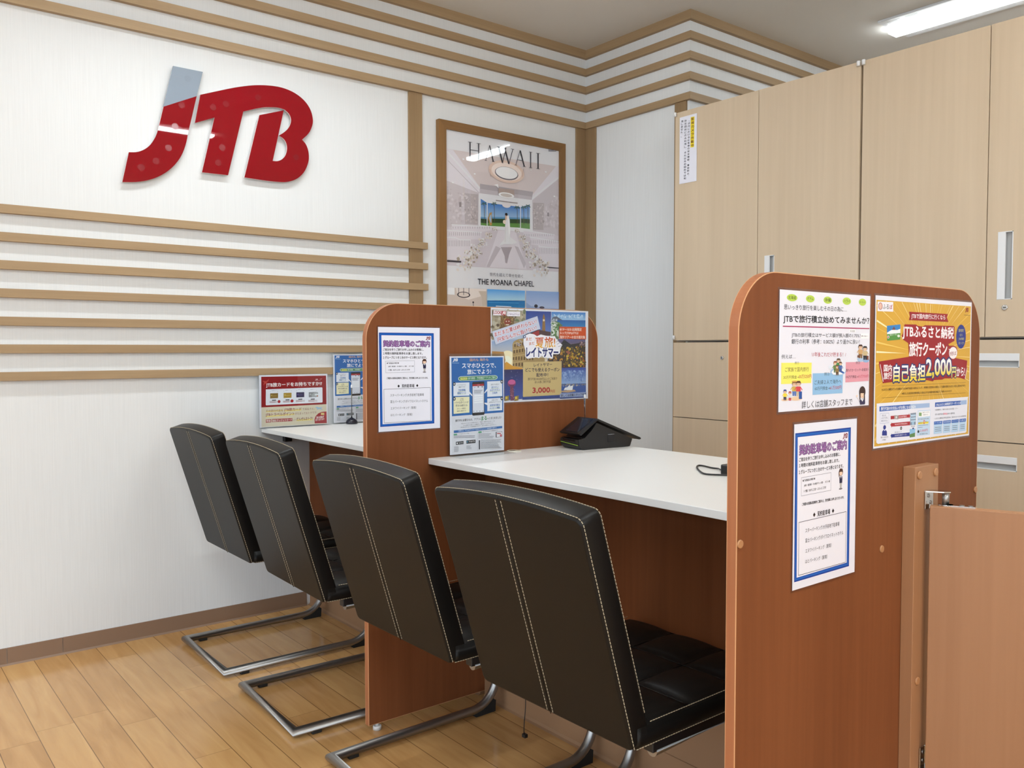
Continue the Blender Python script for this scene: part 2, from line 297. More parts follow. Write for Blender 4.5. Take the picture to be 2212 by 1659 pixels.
PRINTS = {
'park': (210, 300, [
["P",[[3.1,16.1],[188.7,15.9],[189.3,285.3],[5.2,285.5]],"0b3a94"],
["P",[[5.9,18.6],[186.0,18.6],[186.3,282.6],[7.9,283.0]],"1862b8"],
["P",[[9.1,21.4],[182.8,21.6],[183.3,279.5],[11.0,280.1]],"0d4aa6"],
["P",[[10.9,23.6],[180.1,23.9],[180.7,277.1],[12.8,278.4]],"e9e8f1"],
["J",160.6,26.0,177.6,37.5,"7c1420"],
["T","契約駐車場のご案内",16.8,47.3,174.4,47.7,18.1,"a56fae",0.012,"3c2a58",0.05],
["T","ご宿泊を伴うご旅行お申し込みのお客様に、",16.0,64.7,152.4,64.7,7.1,"1c1a20",0.03],
["T","１時間の無料駐車券をお渡し致します。",16.0,75.4,148.5,76.1,7.0,"1c1a20",0.03],
["T","１グループにつき１台のサービス券となります。",16.0,87.3,163.1,87.9,7.4,"1c1a20",0.03],
["L",[[23.7,97.8],[121.3,97.2],[121.3,130.6],[24.3,131.0],[23.7,97.8]],0.6,"70707c"],
["T","◆下記商品は対象外◆",27.9,103.8,68.2,103.5,4.4,"18161c",0.03],
["T","JR券・航空券・その他チケット類・　ギフト券",32.5,113.3,117.8,113.5,4.8,"18161c",0.03],
["T","トク婚：ひかりこだま・ぷらっとこだま",32.4,123.3,104.5,123.2,4.7,"18161c",0.03],
["E",155.4,99.6,7.5,7.2,"4a2c20"],
["E",155.7,101.5,5.4,4.6,"eccbb0"],
["P",[[148.2,98.8],[163.0,99.0],[160.8,93.1],[151.3,92.4]],"4a2c20"],
["P",[[147.8,99.5],[150.5,99.5],[150.7,111.2],[148.4,111.1]],"4a2c20"],
["P",[[150.0,107.3],[161.3,107.5],[160.4,120.4],[150.9,120.3]],"242444"],
["P",[[153.8,107.3],[157.5,107.4],[156.0,111.9]],"f0eef4"],
["L",[[150.4,107.9],[147.6,113.7]],1.9,"eae8ef"],
["L",[[160.9,108.1],[162.7,114.0]],2.0,"eae8ef"],
["P",[[151.7,120.3],[159.6,120.4],[158.4,130.1],[152.7,130.0]],"b7b2ae"],
["E",155.3,131.3,6.1,1.7,"77747c"],
["T","ご希望のお客様は駐車券をご提示の上、受付係員にお申し出くださいませ。",27.1,146.7,167.5,148.5,5.4,"141218",0.04],
["T","◆",62.8,170.2,70.7,170.5,8.8,"141218",0],
["T","契約駐車場",77.5,170.1,119.8,170.5,9.8,"141218",0.02],
["T","◆",126.1,170.4,133.9,170.6,8.9,"141218",0],
["L",[[17.5,178.3],[176.2,177.5],[176.2,275.6],[18.3,275.1],[17.5,178.3]],0.9,"33333c"],
["T","スターパーキング/大手前地下駐車場",38.5,196.2,152.5,197.9,8.2,"26242c",0],
["T","富士パーキング/ダイワロイネットホテル",39.1,214.5,166.9,216.7,8.2,"26242c",0],
["T","エヌワイパーキング（駅南）",39.7,233.7,126.1,235.1,7.8,"26242c",0],
["T","はとパーキング（駅南）",39.6,253.1,112.7,254.6,7.8,"26242c",0],
]),
'save': (302, 214, [
["E",37.1,13.1,16.2,6.3,"b4cf52"],
["T","北海道",25.3,13.1,49.1,12.8,6.0,"26301c",0.008],
["E",93.9,13.0,13.9,6.4,"b4cf52"],
["T","グアム",83.8,12.9,104.2,12.8,5.3,"26301c",0.008],
["E",151.1,13.4,14.0,6.6,"b4cf52"],
["T","沖縄",140.8,13.3,161.4,13.2,7.2,"26301c",0.008],
["E",216.5,13.0,14.7,6.9,"b4cf52"],
["T","ハワイ",205.8,12.9,227.4,12.8,5.6,"26301c",0.008],
["E",272.8,13.0,13.6,6.9,"b4cf52"],
["T","ヨーロッパ",262.9,12.9,282.9,12.9,3.6,"26301c",0.008],
["T","思いっきり旅行を楽しむその日の為に…",13.1,29.9,216.1,28.6,9.3,"2a2a34",0.008],
["T","JTBで旅行積立始めてみませんか？",11.4,51.3,298.8,49.4,15.0,"0c0a14",0.028],
["P",[[10.0,62.8],[299.9,62.7],[300.0,64.7],[10.0,64.7]],"a8285c"],
["P",[[226.8,65.7],[249.2,65.4],[249.4,71.6],[227.0,71.8]],"f4f3f8"],
["T","年利換算",229.2,69.4,246.4,69.5,3.9,"30303a",0],
["P",[[268.7,73.5],[297.3,73.3],[297.7,83.2],[269.1,83.3]],"f4f3f8"],
["T","(満期時のご契約額に対して)",270.1,78.7,295.7,79.0,4.0,"40404a",0],
["T","JTBの旅行積立はサービス額が預入額の1.75%！",37.0,79.2,267.1,78.4,9.0,"2a2a34",0.006],
["T","銀行の利率（参考：0.002%）より遥かに良い！",37.0,90.2,264.6,89.7,9.0,"2a2a34",0.006],
["T","\\1年後これだけ貯まる！/",100.8,113.3,216.2,114.1,8.5,"b02c40",0],
["T","例えば…",7.2,117.1,49.3,116.9,7.3,"2a2a34",0],
["P",[[6.7,127.7],[101.0,128.3],[100.2,165.2],[6.8,165.0]],"efe66a"],
["P",[[104.7,147.9],[206.4,148.5],[205.7,187.2],[105.2,187.1]],"8fbbe0"],
["P",[[216.0,128.6],[300.6,128.7],[300.2,166.1],[215.4,167.1]],"dc98a6"],
["T","例①",47.4,128.6,60.9,128.5,5.1,"3a3a40",0],
["T","例②",142.4,150.0,160.0,149.8,6.2,"2c3a4c",0],
["T","例③",251.8,130.2,267.1,130.1,5.5,"4a3a44",0],
["T","ご家族で国内旅行",18.1,139.8,91.6,140.0,8.0,"2a2a2e",0],
["T","30万円預金→",13.5,153.4,61.6,153.4,5.9,"2a2a2e",0],
["T","30万5250円",61.6,153.1,100.6,153.2,6.6,"b03040",0.01],
["T","ご夫婦２人で海外へ",110.7,164.8,201.1,164.5,8.0,"1e2a3a",0],
["T","60万円預金→",112.1,175.8,162.4,176.1,6.8,"1e2a3a",0],
["T","61万500円",162.4,176.1,201.4,176.1,6.9,"b03848",0.01],
["T","憧れのヨーロッパへ新婚旅行",216.5,144.0,300.0,143.7,5.9,"40202a",0],
["T","100万円預金→",216.2,156.7,261.5,156.9,5.8,"40202a",0],
["T","101万7500円",261.5,156.9,300.4,156.7,5.9,"c03850",0],
["T","詳しくは店舗スタッフまで",70.9,204.1,241.3,204.5,13.5,"26262e",0],
["E",19.5,192.8,11.4,2.5,"e8c8a4"],
["E",54.3,191.9,18.8,3.7,"e8c8a4"],
["E",18.7,178.1,5.2,3.4,"24408c"],
["E",18.7,178.8,4.0,2.6,"e8c4a4"],
["P",[[13.7,177.3],[23.6,177.7],[22.1,175.0],[15.3,174.8]],"24408c"],
["P",[[14.2,181.5],[23.2,181.9],[23.7,188.1],[13.8,187.7]],"f0d23c"],
["L",[[14.2,182.5],[10.8,185.6]],1.3,"f0d23c"],
["L",[[23.2,182.8],[26.6,186.2]],1.3,"f0d23c"],
["P",[[14.2,187.7],[23.2,188.1],[22.6,193.9],[19.4,193.8],[18.7,189.9],[18.0,193.7],[14.9,193.6]],"2a2a48"],
["E",17.0,178.7,0.7,0.6,"3a2418"],
["E",20.4,178.8,0.6,0.6,"3a2418"],
["E",33.7,181.4,4.6,2.8,"a83038"],
["E",33.7,181.9,3.6,2.3,"e8c4a4"],
["P",[[29.4,180.7],[38.1,181.0],[36.7,178.6],[30.7,178.4]],"a83038"],
["P",[[29.8,184.4],[37.7,184.7],[38.1,190.1],[29.4,189.8]],"d8d8dc"],
["L",[[29.8,185.2],[26.8,188.0]],1.1,"d8d8dc"],
["L",[[37.7,185.5],[40.7,188.5]],1.1,"d8d8dc"],
["P",[[29.8,189.8],[37.7,190.1],[37.2,195.2],[34.4,195.1],[33.8,191.6],[33.2,195.0],[30.4,194.9]],"b8404a"],
["E",32.2,181.9,0.6,0.6,"3a2418"],
["E",35.2,182.0,0.6,0.6,"3a2418"],
["E",47.1,165.2,7.4,4.5,"6a4428"],
["E",47.1,166.1,5.8,3.6,"e8c4a4"],
["P",[[40.0,164.1],[54.1,164.5],[51.9,160.7],[42.3,160.5]],"6a4428"],
["P",[[40.7,170.0],[53.5,170.4],[54.2,179.1],[40.1,178.6]],"c8a850"],
["L",[[40.7,171.4],[36.0,175.8]],1.8,"c8a850"],
["L",[[53.5,171.8],[58.4,176.5]],1.8,"c8a850"],
["P",[[40.8,178.7],[53.6,179.1],[52.7,187.3],[48.2,187.2],[47.2,181.6],[46.2,187.1],[41.8,186.9]],"5a78b8"],
["E",44.7,166.0,0.8,0.7,"3a2418"],
["E",49.5,166.2,0.8,0.8,"3a2418"],
["E",59.6,165.3,7.7,4.8,"5a3020"],
["E",59.6,166.3,6.2,3.8,"e8c4a4"],
["P",[[52.3,164.2],[67.0,164.6],[64.6,160.7],[54.6,160.5]],"5a3020"],
["P",[[53.0,170.3],[66.4,170.7],[67.1,179.8],[52.4,179.3]],"d2444c"],
["L",[[53.0,171.7],[48.1,176.3]],1.9,"d2444c"],
["L",[[66.4,172.2],[71.5,177.1]],1.9,"d2444c"],
["P",[[53.1,179.3],[66.4,179.8],[65.5,188.3],[60.8,188.1],[59.8,182.4],[58.8,188.0],[54.1,187.9]],"c8b496"],
["E",57.1,166.2,0.9,0.9,"3a2418"],
["E",62.1,166.4,0.9,0.7,"3a2418"],
["E",47.0,161.3,8.7,1.4,"c89a50"],
["P",[[61.3,179.5],[70.9,179.8],[71.0,193.4],[61.4,193.0]],"24509a"],
["E",268.7,123.5,12.0,4.7,"a8c0dc"],
["E",289.0,125.8,12.2,4.1,"8fb0d8"],
["E",267.9,99.5,8.2,4.6,"503020"],
["E",267.9,100.4,6.5,3.7,"e8c4a4"],
["P",[[260.1,98.5],[275.6,98.6],[273.0,94.9],[262.4,94.9]],"503020"],
["P",[[261.0,104.5],[275.1,104.5],[276.2,113.3],[260.5,113.2]],"caa06a"],
["L",[[261.0,105.9],[255.9,110.4]],1.8,"caa06a"],
["L",[[275.2,105.9],[280.7,110.6]],1.8,"caa06a"],
["P",[[261.3,113.2],[275.4,113.3],[274.7,121.6],[269.7,121.6],[268.4,116.0],[267.5,121.5],[262.6,121.5]],"84643c"],
["E",265.2,100.4,1.0,0.7,"3a2418"],
["E",270.5,100.4,0.9,0.7,"3a2418"],
["E",284.6,102.6,8.3,4.7,"38302c"],
["E",284.6,103.5,6.5,3.8,"e8c4a4"],
["P",[[276.7,101.6],[292.5,101.7],[289.8,98.0],[279.1,97.9]],"38302c"],
["P",[[277.6,107.6],[292.0,107.7],[293.0,116.5],[277.2,116.4]],"c8b48a"],
["L",[[277.7,109.0],[272.5,113.6]],1.8,"c8b48a"],
["L",[[292.0,109.1],[297.6,113.8]],1.9,"c8b48a"],
["P",[[277.9,116.4],[292.3,116.5],[291.5,124.9],[286.5,124.8],[285.2,119.2],[284.3,124.8],[279.3,124.7]],"20202c"],
["E",281.9,103.5,1.0,0.8,"3a2418"],
["E",287.3,103.5,0.9,0.8,"3a2418"],
["P",[[257.2,115.3],[266.0,115.4],[266.2,120.3],[257.4,120.2]],"6e4228"],
["P",[[291.7,116.8],[298.3,116.9],[298.6,124.9],[292.0,124.9]],"7a4030"],
["E",189.4,145.9,27.1,7.2,"9cbade"],
["E",162.4,137.1,6.6,3.9,"dfe6f0"],
["E",210.2,142.7,5.8,3.4,"dfe6f0"],
["P",[[166.2,146.9],[174.9,141.1],[202.8,140.1],[214.3,147.0],[203.0,151.6],[172.4,151.5]],"eef0f4"],
["P",[[196.9,132.5],[204.0,122.9],[206.1,137.2],[199.9,140.4]],"eef0f4"],
["P",[[191.6,141.4],[211.4,147.8],[206.4,150.2],[190.5,145.3]],"2c5aa8"],
["E",179.1,130.0,6.4,3.9,"8a4a28"],
["E",179.1,130.8,5.0,3.0,"e8c4a4"],
["P",[[173.0,129.2],[185.1,129.4],[183.1,126.4],[174.8,126.3]],"8a4a28"],
["P",[[173.6,134.1],[184.7,134.2],[185.4,141.3],[173.2,141.1]],"6a8a4a"],
["L",[[173.7,135.2],[169.6,138.8]],1.5,"6a8a4a"],
["L",[[184.7,135.3],[189.0,139.1]],1.5,"6a8a4a"],
["P",[[173.8,141.1],[184.9,141.3],[184.2,148.0],[180.3,148.0],[179.4,143.5],[178.6,147.9],[174.8,147.8]],"4a6a3a"],
["E",177.0,130.8,0.7,0.6,"3a2418"],
["E",181.2,130.8,0.7,0.6,"3a2418"],
["E",190.1,125.3,7.0,4.1,"48301c"],
["E",190.1,126.1,5.5,3.3,"e8c4a4"],
["P",[[183.4,124.4],[196.7,124.6],[194.5,121.3],[185.5,121.2]],"48301c"],
["P",[[184.1,129.6],[196.2,129.8],[197.0,137.5],[183.7,137.3]],"3a8a4c"],
["L",[[184.2,130.9],[179.8,134.8]],1.6,"3a8a4c"],
["L",[[196.2,131.0],[200.9,135.1]],1.6,"3a8a4c"],
["P",[[184.3,137.3],[196.4,137.5],[195.7,144.8],[191.4,144.7],[190.4,139.8],[189.6,144.7],[185.4,144.6]],"2a5a34"],
["E",187.8,126.1,0.8,0.7,"3a2418"],
["E",192.3,126.1,0.8,0.8,"3a2418"],
["E",185.9,137.0,5.6,3.4,"7a4824"],
["E",185.9,137.7,4.5,2.7,"e8c4a4"],
["P",[[180.5,136.3],[191.3,136.5],[189.5,133.8],[182.1,133.7]],"7a4824"],
["P",[[181.1,140.6],[190.9,140.7],[191.5,147.0],[180.7,146.8]],"8a7040"],
["L",[[181.1,141.6],[177.5,144.8]],1.3,"8a7040"],
["L",[[190.9,141.7],[194.7,145.1]],1.3,"8a7040"],
["P",[[181.2,146.8],[191.0,147.0],[190.4,152.9],[187.0,152.9],[186.2,148.9],[185.5,152.8],[182.1,152.8]],"5a4028"],
["E",184.1,137.7,0.6,0.6,"3a2418"],
["E",187.7,137.7,0.7,0.6,"3a2418"],
["E",196.9,130.9,5.7,3.3,"583418"],
["E",196.9,131.6,4.5,2.6,"e8c4a4"],
["P",[[191.5,130.2],[202.3,130.3],[200.5,127.7],[193.1,127.6]],"583418"],
["P",[[192.1,134.5],[201.9,134.6],[202.6,140.9],[191.7,140.7]],"4060a0"],
["L",[[192.1,135.5],[188.5,138.7]],1.3,"4060a0"],
["L",[[202.0,135.6],[205.8,139.0]],1.3,"4060a0"],
["P",[[192.2,140.7],[202.1,140.9],[201.5,146.9],[198.0,146.8],[197.2,142.8],[196.6,146.8],[193.1,146.7]],"30508a"],
["E",195.1,131.5,0.6,0.6,"3a2418"],
["E",198.8,131.6,0.6,0.6,"3a2418"],
["E",276.8,187.3,11.6,11.3,"3a241c"],
["E",277.6,192.8,8.1,6.6,"efd0b4"],
["P",[[267.3,189.3],[287.1,190.0],[284.4,180.8],[269.4,180.4]],"3a241c"],
["P",[[266.7,187.7],[270.3,187.9],[270.3,206.6],[266.7,206.5]],"3a241c"],
["P",[[282.3,188.3],[285.9,188.4],[287.9,210.5],[282.4,210.3]],"3a241c"],
["P",[[266.0,202.1],[287.0,202.3],[286.1,211.7],[269.3,211.6]],"343050"],
["P",[[273.1,202.1],[280.9,202.2],[277.5,206.3]],"f0eef2"],
["L",[[266.6,202.7],[258.7,196.8]],1.9,"efe9ee"],
["E",257.4,194.3,2.8,2.0,"efd0b4"],
["E",274.6,192.4,0.8,0.8,"3a2418"],
["E",280.6,192.5,0.8,0.7,"3a2418"],
["L",[[275.3,196.2],[280.1,196.2]],0.5,"c06a5c"],
]),
'gold': (424, 304, [
["R",3.5,9,420,300,"d3a436"],
["P",[[329.7,121.6],[418.0,125.6],[418.0,124.0]],"f2dc94"],
["P",[[333.3,133.9],[417.9,146.7],[418.1,145.6]],"f2dc94"],
["P",[[302.5,134.4],[417.6,159.9],[418.4,156.4]],"e9c765"],
["P",[[323.3,149.3],[417.8,179.3],[418.2,178.1]],"f2dc94"],
["P",[[289.5,148.0],[417.7,205.4],[418.3,204.3]],"e2bb52"],
["P",[[287.5,157.3],[417.7,235.8],[418.4,234.6]],"e2bb52"],
["P",[[325.8,187.7],[417.7,249.7],[418.3,248.9]],"e9c765"],
["P",[[296.8,187.4],[416.6,298.8],[417.7,297.6]],"e9c765"],
["P",[[314.8,222.7],[381.6,298.7],[382.6,297.7]],"e9c765"],
["P",[[262.7,172.9],[355.6,299.4],[358.8,296.9]],"f6e8b8"],
["P",[[257.4,175.3],[334.7,298.5],[335.8,297.8]],"f6e8b8"],
["P",[[250.5,175.3],[313.0,298.4],[313.7,298.0]],"f6e8b8"],
["P",[[256.7,209.5],[290.6,298.5],[292.0,297.9]],"e2bb52"],
["P",[[237.6,174.9],[271.9,298.6],[275.2,297.7]],"e9c765"],
["P",[[234.9,217.5],[245.8,298.2],[246.5,298.1]],"f6e8b8"],
["P",[[228.2,192.2],[236.9,298.3],[240.1,298.0]],"f6e8b8"],
["P",[[216.3,210.1],[210.3,298.1],[213.6,298.3]],"f2dc94"],
["P",[[208.0,212.7],[195.8,298.1],[196.9,298.2]],"f2dc94"],
["P",[[199.9,199.5],[173.0,297.8],[176.2,298.6]],"f6e8b8"],
["P",[[199.2,177.6],[154.9,297.9],[156.3,298.4]],"e2bb52"],
["P",[[194.7,173.8],[135.9,297.8],[137.3,298.5]],"f6e8b8"],
["P",[[176.7,190.2],[110.7,298.0],[111.4,298.4]],"e9c765"],
["P",[[171.0,186.7],[90.1,297.8],[91.2,298.6]],"f6e8b8"],
["P",[[139.4,208.9],[59.4,297.9],[60.1,298.5]],"f6e8b8"],
["P",[[124.2,210.8],[33.3,297.8],[34.1,298.6]],"e9c765"],
["P",[[109.8,205.4],[4.1,285.8],[7.2,289.7]],"e9c765"],
["P",[[141.0,170.4],[4.4,258.0],[7.0,261.9]],"f2dc94"],
["P",[[114.3,169.9],[5.3,222.3],[6.1,224.0]],"e2bb52"],
["P",[[134.8,152.4],[5.5,204.2],[5.8,205.0]],"e2bb52"],
["P",[[149.4,138.3],[5.5,179.4],[5.9,180.7]],"e2bb52"],
["P",[[101.8,138.1],[5.6,154.1],[5.8,155.4]],"f2dc94"],
["P",[[93.3,127.9],[5.5,133.1],[5.8,137.0]],"e9c765"],
["P",[[125.4,115.0],[5.7,109.9],[5.6,113.8]],"f6e8b8"],
["P",[[149.1,109.3],[5.9,90.7],[5.4,94.6]],"e9c765"],
["P",[[100.3,87.5],[5.8,63.2],[5.5,64.5]],"e2bb52"],
["P",[[123.1,86.8],[6.3,47.9],[5.1,51.7]],"f6e8b8"],
["P",[[105.6,65.4],[6.1,19.3],[5.3,21.1]],"f2dc94"],
["P",[[147.0,73.6],[40.3,9.7],[39.9,10.4]],"f6e8b8"],
["P",[[165.0,76.8],[74.0,9.5],[73.2,10.7]],"e2bb52"],
["P",[[163.2,64.4],[104.8,9.6],[103.9,10.6]],"f6e8b8"],
["P",[[174.3,67.7],[120.7,9.9],[120.3,10.3]],"e2bb52"],
["P",[[187.8,76.0],[135.7,9.7],[134.9,10.4]],"e2bb52"],
["P",[[195.2,76.5],[154.0,9.8],[153.1,10.4]],"f6e8b8"],
["P",[[189.4,55.6],[167.2,9.6],[165.2,10.6]],"f6e8b8"],
["P",[[195.5,54.5],[178.6,9.7],[176.7,10.5]],"f6e8b8"],
["P",[[204.9,58.4],[192.2,10.0],[191.5,10.2]],"e9c765"],
["P",[[213.1,63.0],[206.6,9.9],[204.7,10.2]],"f6e8b8"],
["P",[[218.0,65.5],[215.9,10.0],[213.9,10.1]],"e9c765"],
["P",[[223.8,65.2],[227.8,10.1],[225.9,10.0]],"f6e8b8"],
["P",[[226.5,79.0],[236.9,10.1],[236.0,10.0]],"f2dc94"],
["P",[[234.2,60.9],[246.5,10.2],[245.9,10.0]],"e9c765"],
["P",[[241.0,53.7],[255.0,10.2],[254.6,10.0]],"e2bb52"],
["P",[[239.0,75.1],[267.0,10.2],[266.3,9.9]],"f2dc94"],
["P",[[245.9,71.9],[280.2,10.3],[279.5,9.9]],"f2dc94"],
["P",[[248.8,77.7],[296.2,10.2],[295.8,9.9]],"e9c765"],
["P",[[262.3,72.3],[319.4,10.3],[318.9,9.9]],"f6e8b8"],
["P",[[277.2,63.1],[333.0,11.1],[331.0,9.1]],"f2dc94"],
["P",[[266.9,82.3],[361.1,10.4],[360.7,9.8]],"f6e8b8"],
["P",[[322.3,54.4],[394.0,10.8],[393.1,9.4]],"f6e8b8"],
["P",[[328.1,66.8],[418.8,25.9],[417.2,22.4]],"e2bb52"],
["P",[[288.4,92.6],[418.3,45.3],[417.7,43.8]],"e2bb52"],
["P",[[337.3,86.7],[418.5,67.1],[417.5,63.5]],"e9c765"],
["P",[[302.6,104.4],[418.1,86.5],[417.9,84.9]],"f2dc94"],
["P",[[317.3,110.0],[418.1,102.6],[418.0,101.4]],"f6e8b8"],
["P",[[7.1,12.0],[68.7,11.1],[68.9,30.6],[7.2,31.1]],"e8e6ee"],
["E",18.5,20.9,8.2,7.2,"a86a68"],
["E",18.5,20.9,6.2,5.8,"e0b8a8"],
["T","ふる",27.8,21.6,51.4,21.3,9.5,"3a3f3a",0.01],
["T","ぽ",54.0,21.3,65.4,21.1,9.2,"a8343c",0.02],
["J",391.4,12.3,407.5,24.0,"8a1c20"],
["L",[[386.3,29.2],[415.1,29.6]],1.1,"8a6a24"],
["P",[[134.0,28.8],[307.3,29.3],[303.2,37.2],[310.1,46.6],[133.8,46.1],[137.9,37.9]],"97141d"],
["T","JTBで国内旅行に行くなら",144.3,38.0,295.2,37.9,11.9,"f3eff2",0.022],
["P",[[116.2,55.2],[164.7,54.8],[173.4,57.6],[193.1,58.7],[204.1,55.5],[334.5,55.0],[340.4,56.8],[341.2,88.0],[312.5,95.4],[316.2,98.8],[338.0,98.6],[350.4,101.6],[356.0,107.3],[356.2,118.5],[348.5,126.2],[406.6,132.3],[399.9,168.7],[22.7,154.0],[15.8,131.8],[17.7,130.8],[136.6,122.1],[133.5,93.8],[109.9,86.2],[105.3,78.9],[109.8,73.9]],"97141d"],
["P",[[15.6,135.2],[406.0,147.7],[397.4,175.2],[375.8,171.3],[349.4,168.5],[323.6,171.0],[298.1,170.6],[285.6,173.0],[248.6,173.1],[243.8,175.8],[200.6,170.5],[177.3,172.9],[161.1,170.0],[147.5,172.7],[109.5,172.1],[72.5,172.7],[32.3,174.6]],"97141d"],
["T","JTBふるさと納税",108.9,70.8,336.9,72.8,28.8,"f1edf1",0.035],
["T","旅行クーポン",137.5,106.3,306.2,106.3,29.0,"f1edf1",0.035],
["E",336.0,114.7,19.7,13.3,"f1edf1"],
["P",[[312.7,105.9],[326.0,106.7],[321.3,109.9]],"f1edf1"],
["T","を使えば",319.0,116.6,350.7,115.0,8.9,"8a1a22",0.02],
["P",[[45.1,59.5],[99.2,55.6],[99.6,86.6],[46.9,89.6]],"2f7fc4"],
["P",[[45.8,73.3],[60.7,68.4],[72.8,65.5],[85.0,67.6],[99.3,64.6],[99.4,73.8],[46.1,76.4]],"e8eef2"],
["P",[[46.1,76.4],[99.4,73.3],[99.6,86.6],[46.9,89.6]],"4f8f3c"],
["P",[[64.7,67.4],[72.7,60.0],[80.9,67.1]],"6a4450"],
["T","旅行クーポン",56.8,78.0,87.1,76.3,3.4,"f4f4f4",0],
["E",50.9,81.9,4.4,3.0,"d8dce0"],
["E",50.9,82.2,2.4,1.8,"b03030"],
["E",92.5,79.3,5.3,2.8,"dde6dc"],
["E",373.1,78.2,23.7,26.9,"1c2f86"],
["T","国内旅行",360.5,64.5,387.3,64.1,6.8,"b7b37a",0.02],
["T","なら",366.5,74.6,379.5,74.2,5.6,"b7b37a",0.02],
["T","JTBが断然",361.0,83.8,387.9,83.6,6.8,"b7b37a",0.02],
["T","おトク!",361.3,92.7,388.1,92.7,6.3,"b7b37a",0.02],
["P",[[20.1,136.4],[21.7,136.3],[34.8,171.5],[32.3,171.4]],"f3f0f3"],
["P",[[405.3,148.6],[406.9,148.7],[397.8,173.4],[395.7,173.4]],"f3f0f3"],
["T","国内",35.3,144.2,67.5,144.6,13.7,"f3f0f3",0.03],
["T","旅行",35.4,159.8,68.1,160.0,13.7,"f3f0f3",0.03],
["T","自己負担",74.0,155.5,208.5,156.1,34.6,["f4f4f8","e6cf2e"],0.03,"20306e",0.075],
["T","2,000",212.4,148.5,328.2,148.0,40.6,["f4f4f8","e6cf2e"],0.03,"20306e",0.07],
["T","円",330.5,157.7,351.2,157.6,22.6,["efe9a0","e6cf2e"],0.03,"20306e",0.08],
["T","から!",354.9,157.0,394.7,156.7,19.2,"f3f0f3",0.03],
["L",[[29.2,180.3],[400.3,182.0]],0.5,"6a4c10"],
["L",[[28.8,203.7],[400.4,205.5]],0.5,"6a4c10"],
["T","※ふるさと納税を行った金額のうち2,000円を超える部分について、所得税と住民税から原則として全額が控除されます(一定の上限があります)",28.7,187.7,399.1,189.3,5.7,"3c2a08",0.01],
["T","※寄付した自治体(対象地域)に1泊以上するJTB国内旅行商品でご利用いただけます",108.7,198.2,332.0,199.6,5.3,"3c2a08",0.01],
["P",[[9.4,214.3],[414.8,215.0],[412.7,219.8],[408.4,294.4],[403.5,296.7],[16.4,295.4],[10.2,292.2]],"e2e4f0"],
["P",[[20.5,220.8],[145.9,221.4],[146.0,230.8],[20.6,230.8]],"2458ae"],
["P",[[145.9,221.4],[230.1,222.0],[230.3,231.3],[146.0,230.8]],"9db6dc"],
["T","旅行代金のお支払いがお得になる仕組み",26.0,225.5,168.8,227.1,6.8,"eef2fa",0.02],
["P",[[254.9,222.0],[377.2,222.4],[377.5,231.8],[254.6,231.6]],"2458ae"],
["P",[[377.2,222.4],[406.8,222.2],[406.6,231.7],[377.5,231.8]],"9db6dc"],
["T","JTBふるさと納税旅行クーポンとは?",259.5,227.8,379.5,227.4,6.4,"eef2fa",0.02],
["L",[[23.7,234.9],[58.0,235.7],[58.2,255.2],[41.6,255.3],[41.2,258.3],[39.1,255.3],[23.8,255.0],[23.7,234.9]],0.4,"5a74b0"],
["T","例えば、",31.0,239.4,47.9,239.7,3.7,"30406c",0],
["T","ふるさと町に",26.9,244.3,54.9,244.8,3.9,"30406c",0],
["T","寄付すると",28.6,250.3,53.9,250.6,3.9,"30406c",0],
["P",[[65.3,241.9],[140.5,242.5],[140.4,239.7],[146.6,245.8],[141.3,251.0],[140.8,248.7],[65.4,248.8]],"a8202c"],
["P",[[80.0,241.0],[96.6,242.2],[96.6,250.3],[80.1,249.0]],"9a9494"],
["E",88.3,245.7,2.3,2.5,"e4e2e6"],
["T","100,000円寄付",98.1,245.6,131.5,245.8,4.0,"f2e8ee",0],
["P",[[64.2,259.8],[71.0,255.1],[71.0,256.8],[145.9,257.2],[146.0,265.1],[71.1,263.9],[71.1,266.1]],"a8202c"],
["T","98,000円が控除(還付)",82.3,260.4,134.6,261.1,3.8,"f2e8ee",0],
["E",108.7,269.3,4.0,3.5,"20242c"],
["T","+",106.5,269.1,111.0,269.5,2.9,"ffffff",0],
["T","返礼品として",82.5,276.3,111.0,276.8,3.1,"30406c",0],
["P",[[65.7,281.8],[71.2,277.9],[71.2,279.4],[144.8,280.1],[144.9,287.9],[71.3,286.2],[71.3,288.2]],"1c2f86"],
["T","30,000円の旅行クーポン",83.0,283.0,133.1,283.8,3.8,"e8ecf6",0],
["E",41.7,263.7,5.5,4.5,"1c2f86"],
["P",[[32.1,279.6],[32.5,271.6],[37.9,268.4],[46.4,269.1],[51.1,272.9],[51.5,280.8]],"1c2f86"],
["P",[[39.6,268.7],[45.1,269.2],[42.4,271.5]],"e8ecf6"],
["T","寄付100万円",27.1,283.2,56.3,284.0,3.5,"30343c",0],
["T","の場合",33.0,288.5,48.2,288.9,3.3,"30343c",0],
["P",[[146.6,240.2],[170.9,239.9],[169.9,265.5],[146.0,265.1]],"7a8aa0"],
["P",[[148.0,243.6],[169.5,243.6],[169.6,247.4],[148.0,247.3]],"b4d0e6"],
["P",[[148.1,249.4],[169.6,249.5],[169.7,253.3],[148.1,253.1]],"b4d0e6"],
["P",[[148.1,255.3],[169.7,255.4],[169.8,259.1],[148.2,259.0]],"b4d0e6"],
["P",[[153.6,258.3],[162.8,259.0],[162.9,265.5],[153.7,264.8]],"9cc0dc"],
["T","地方自治体",149.9,267.9,166.7,268.1,2.9,"30343c",0],
["P",[[144.7,273.1],[169.0,273.4],[167.9,290.8],[144.9,290.9]],"8cbce0"],
["P",[[144.9,284.3],[168.2,282.0],[167.9,290.8],[144.9,290.9]],"5a8248"],
["E",159.3,272.7,3.3,1.9,"1c2f86"],
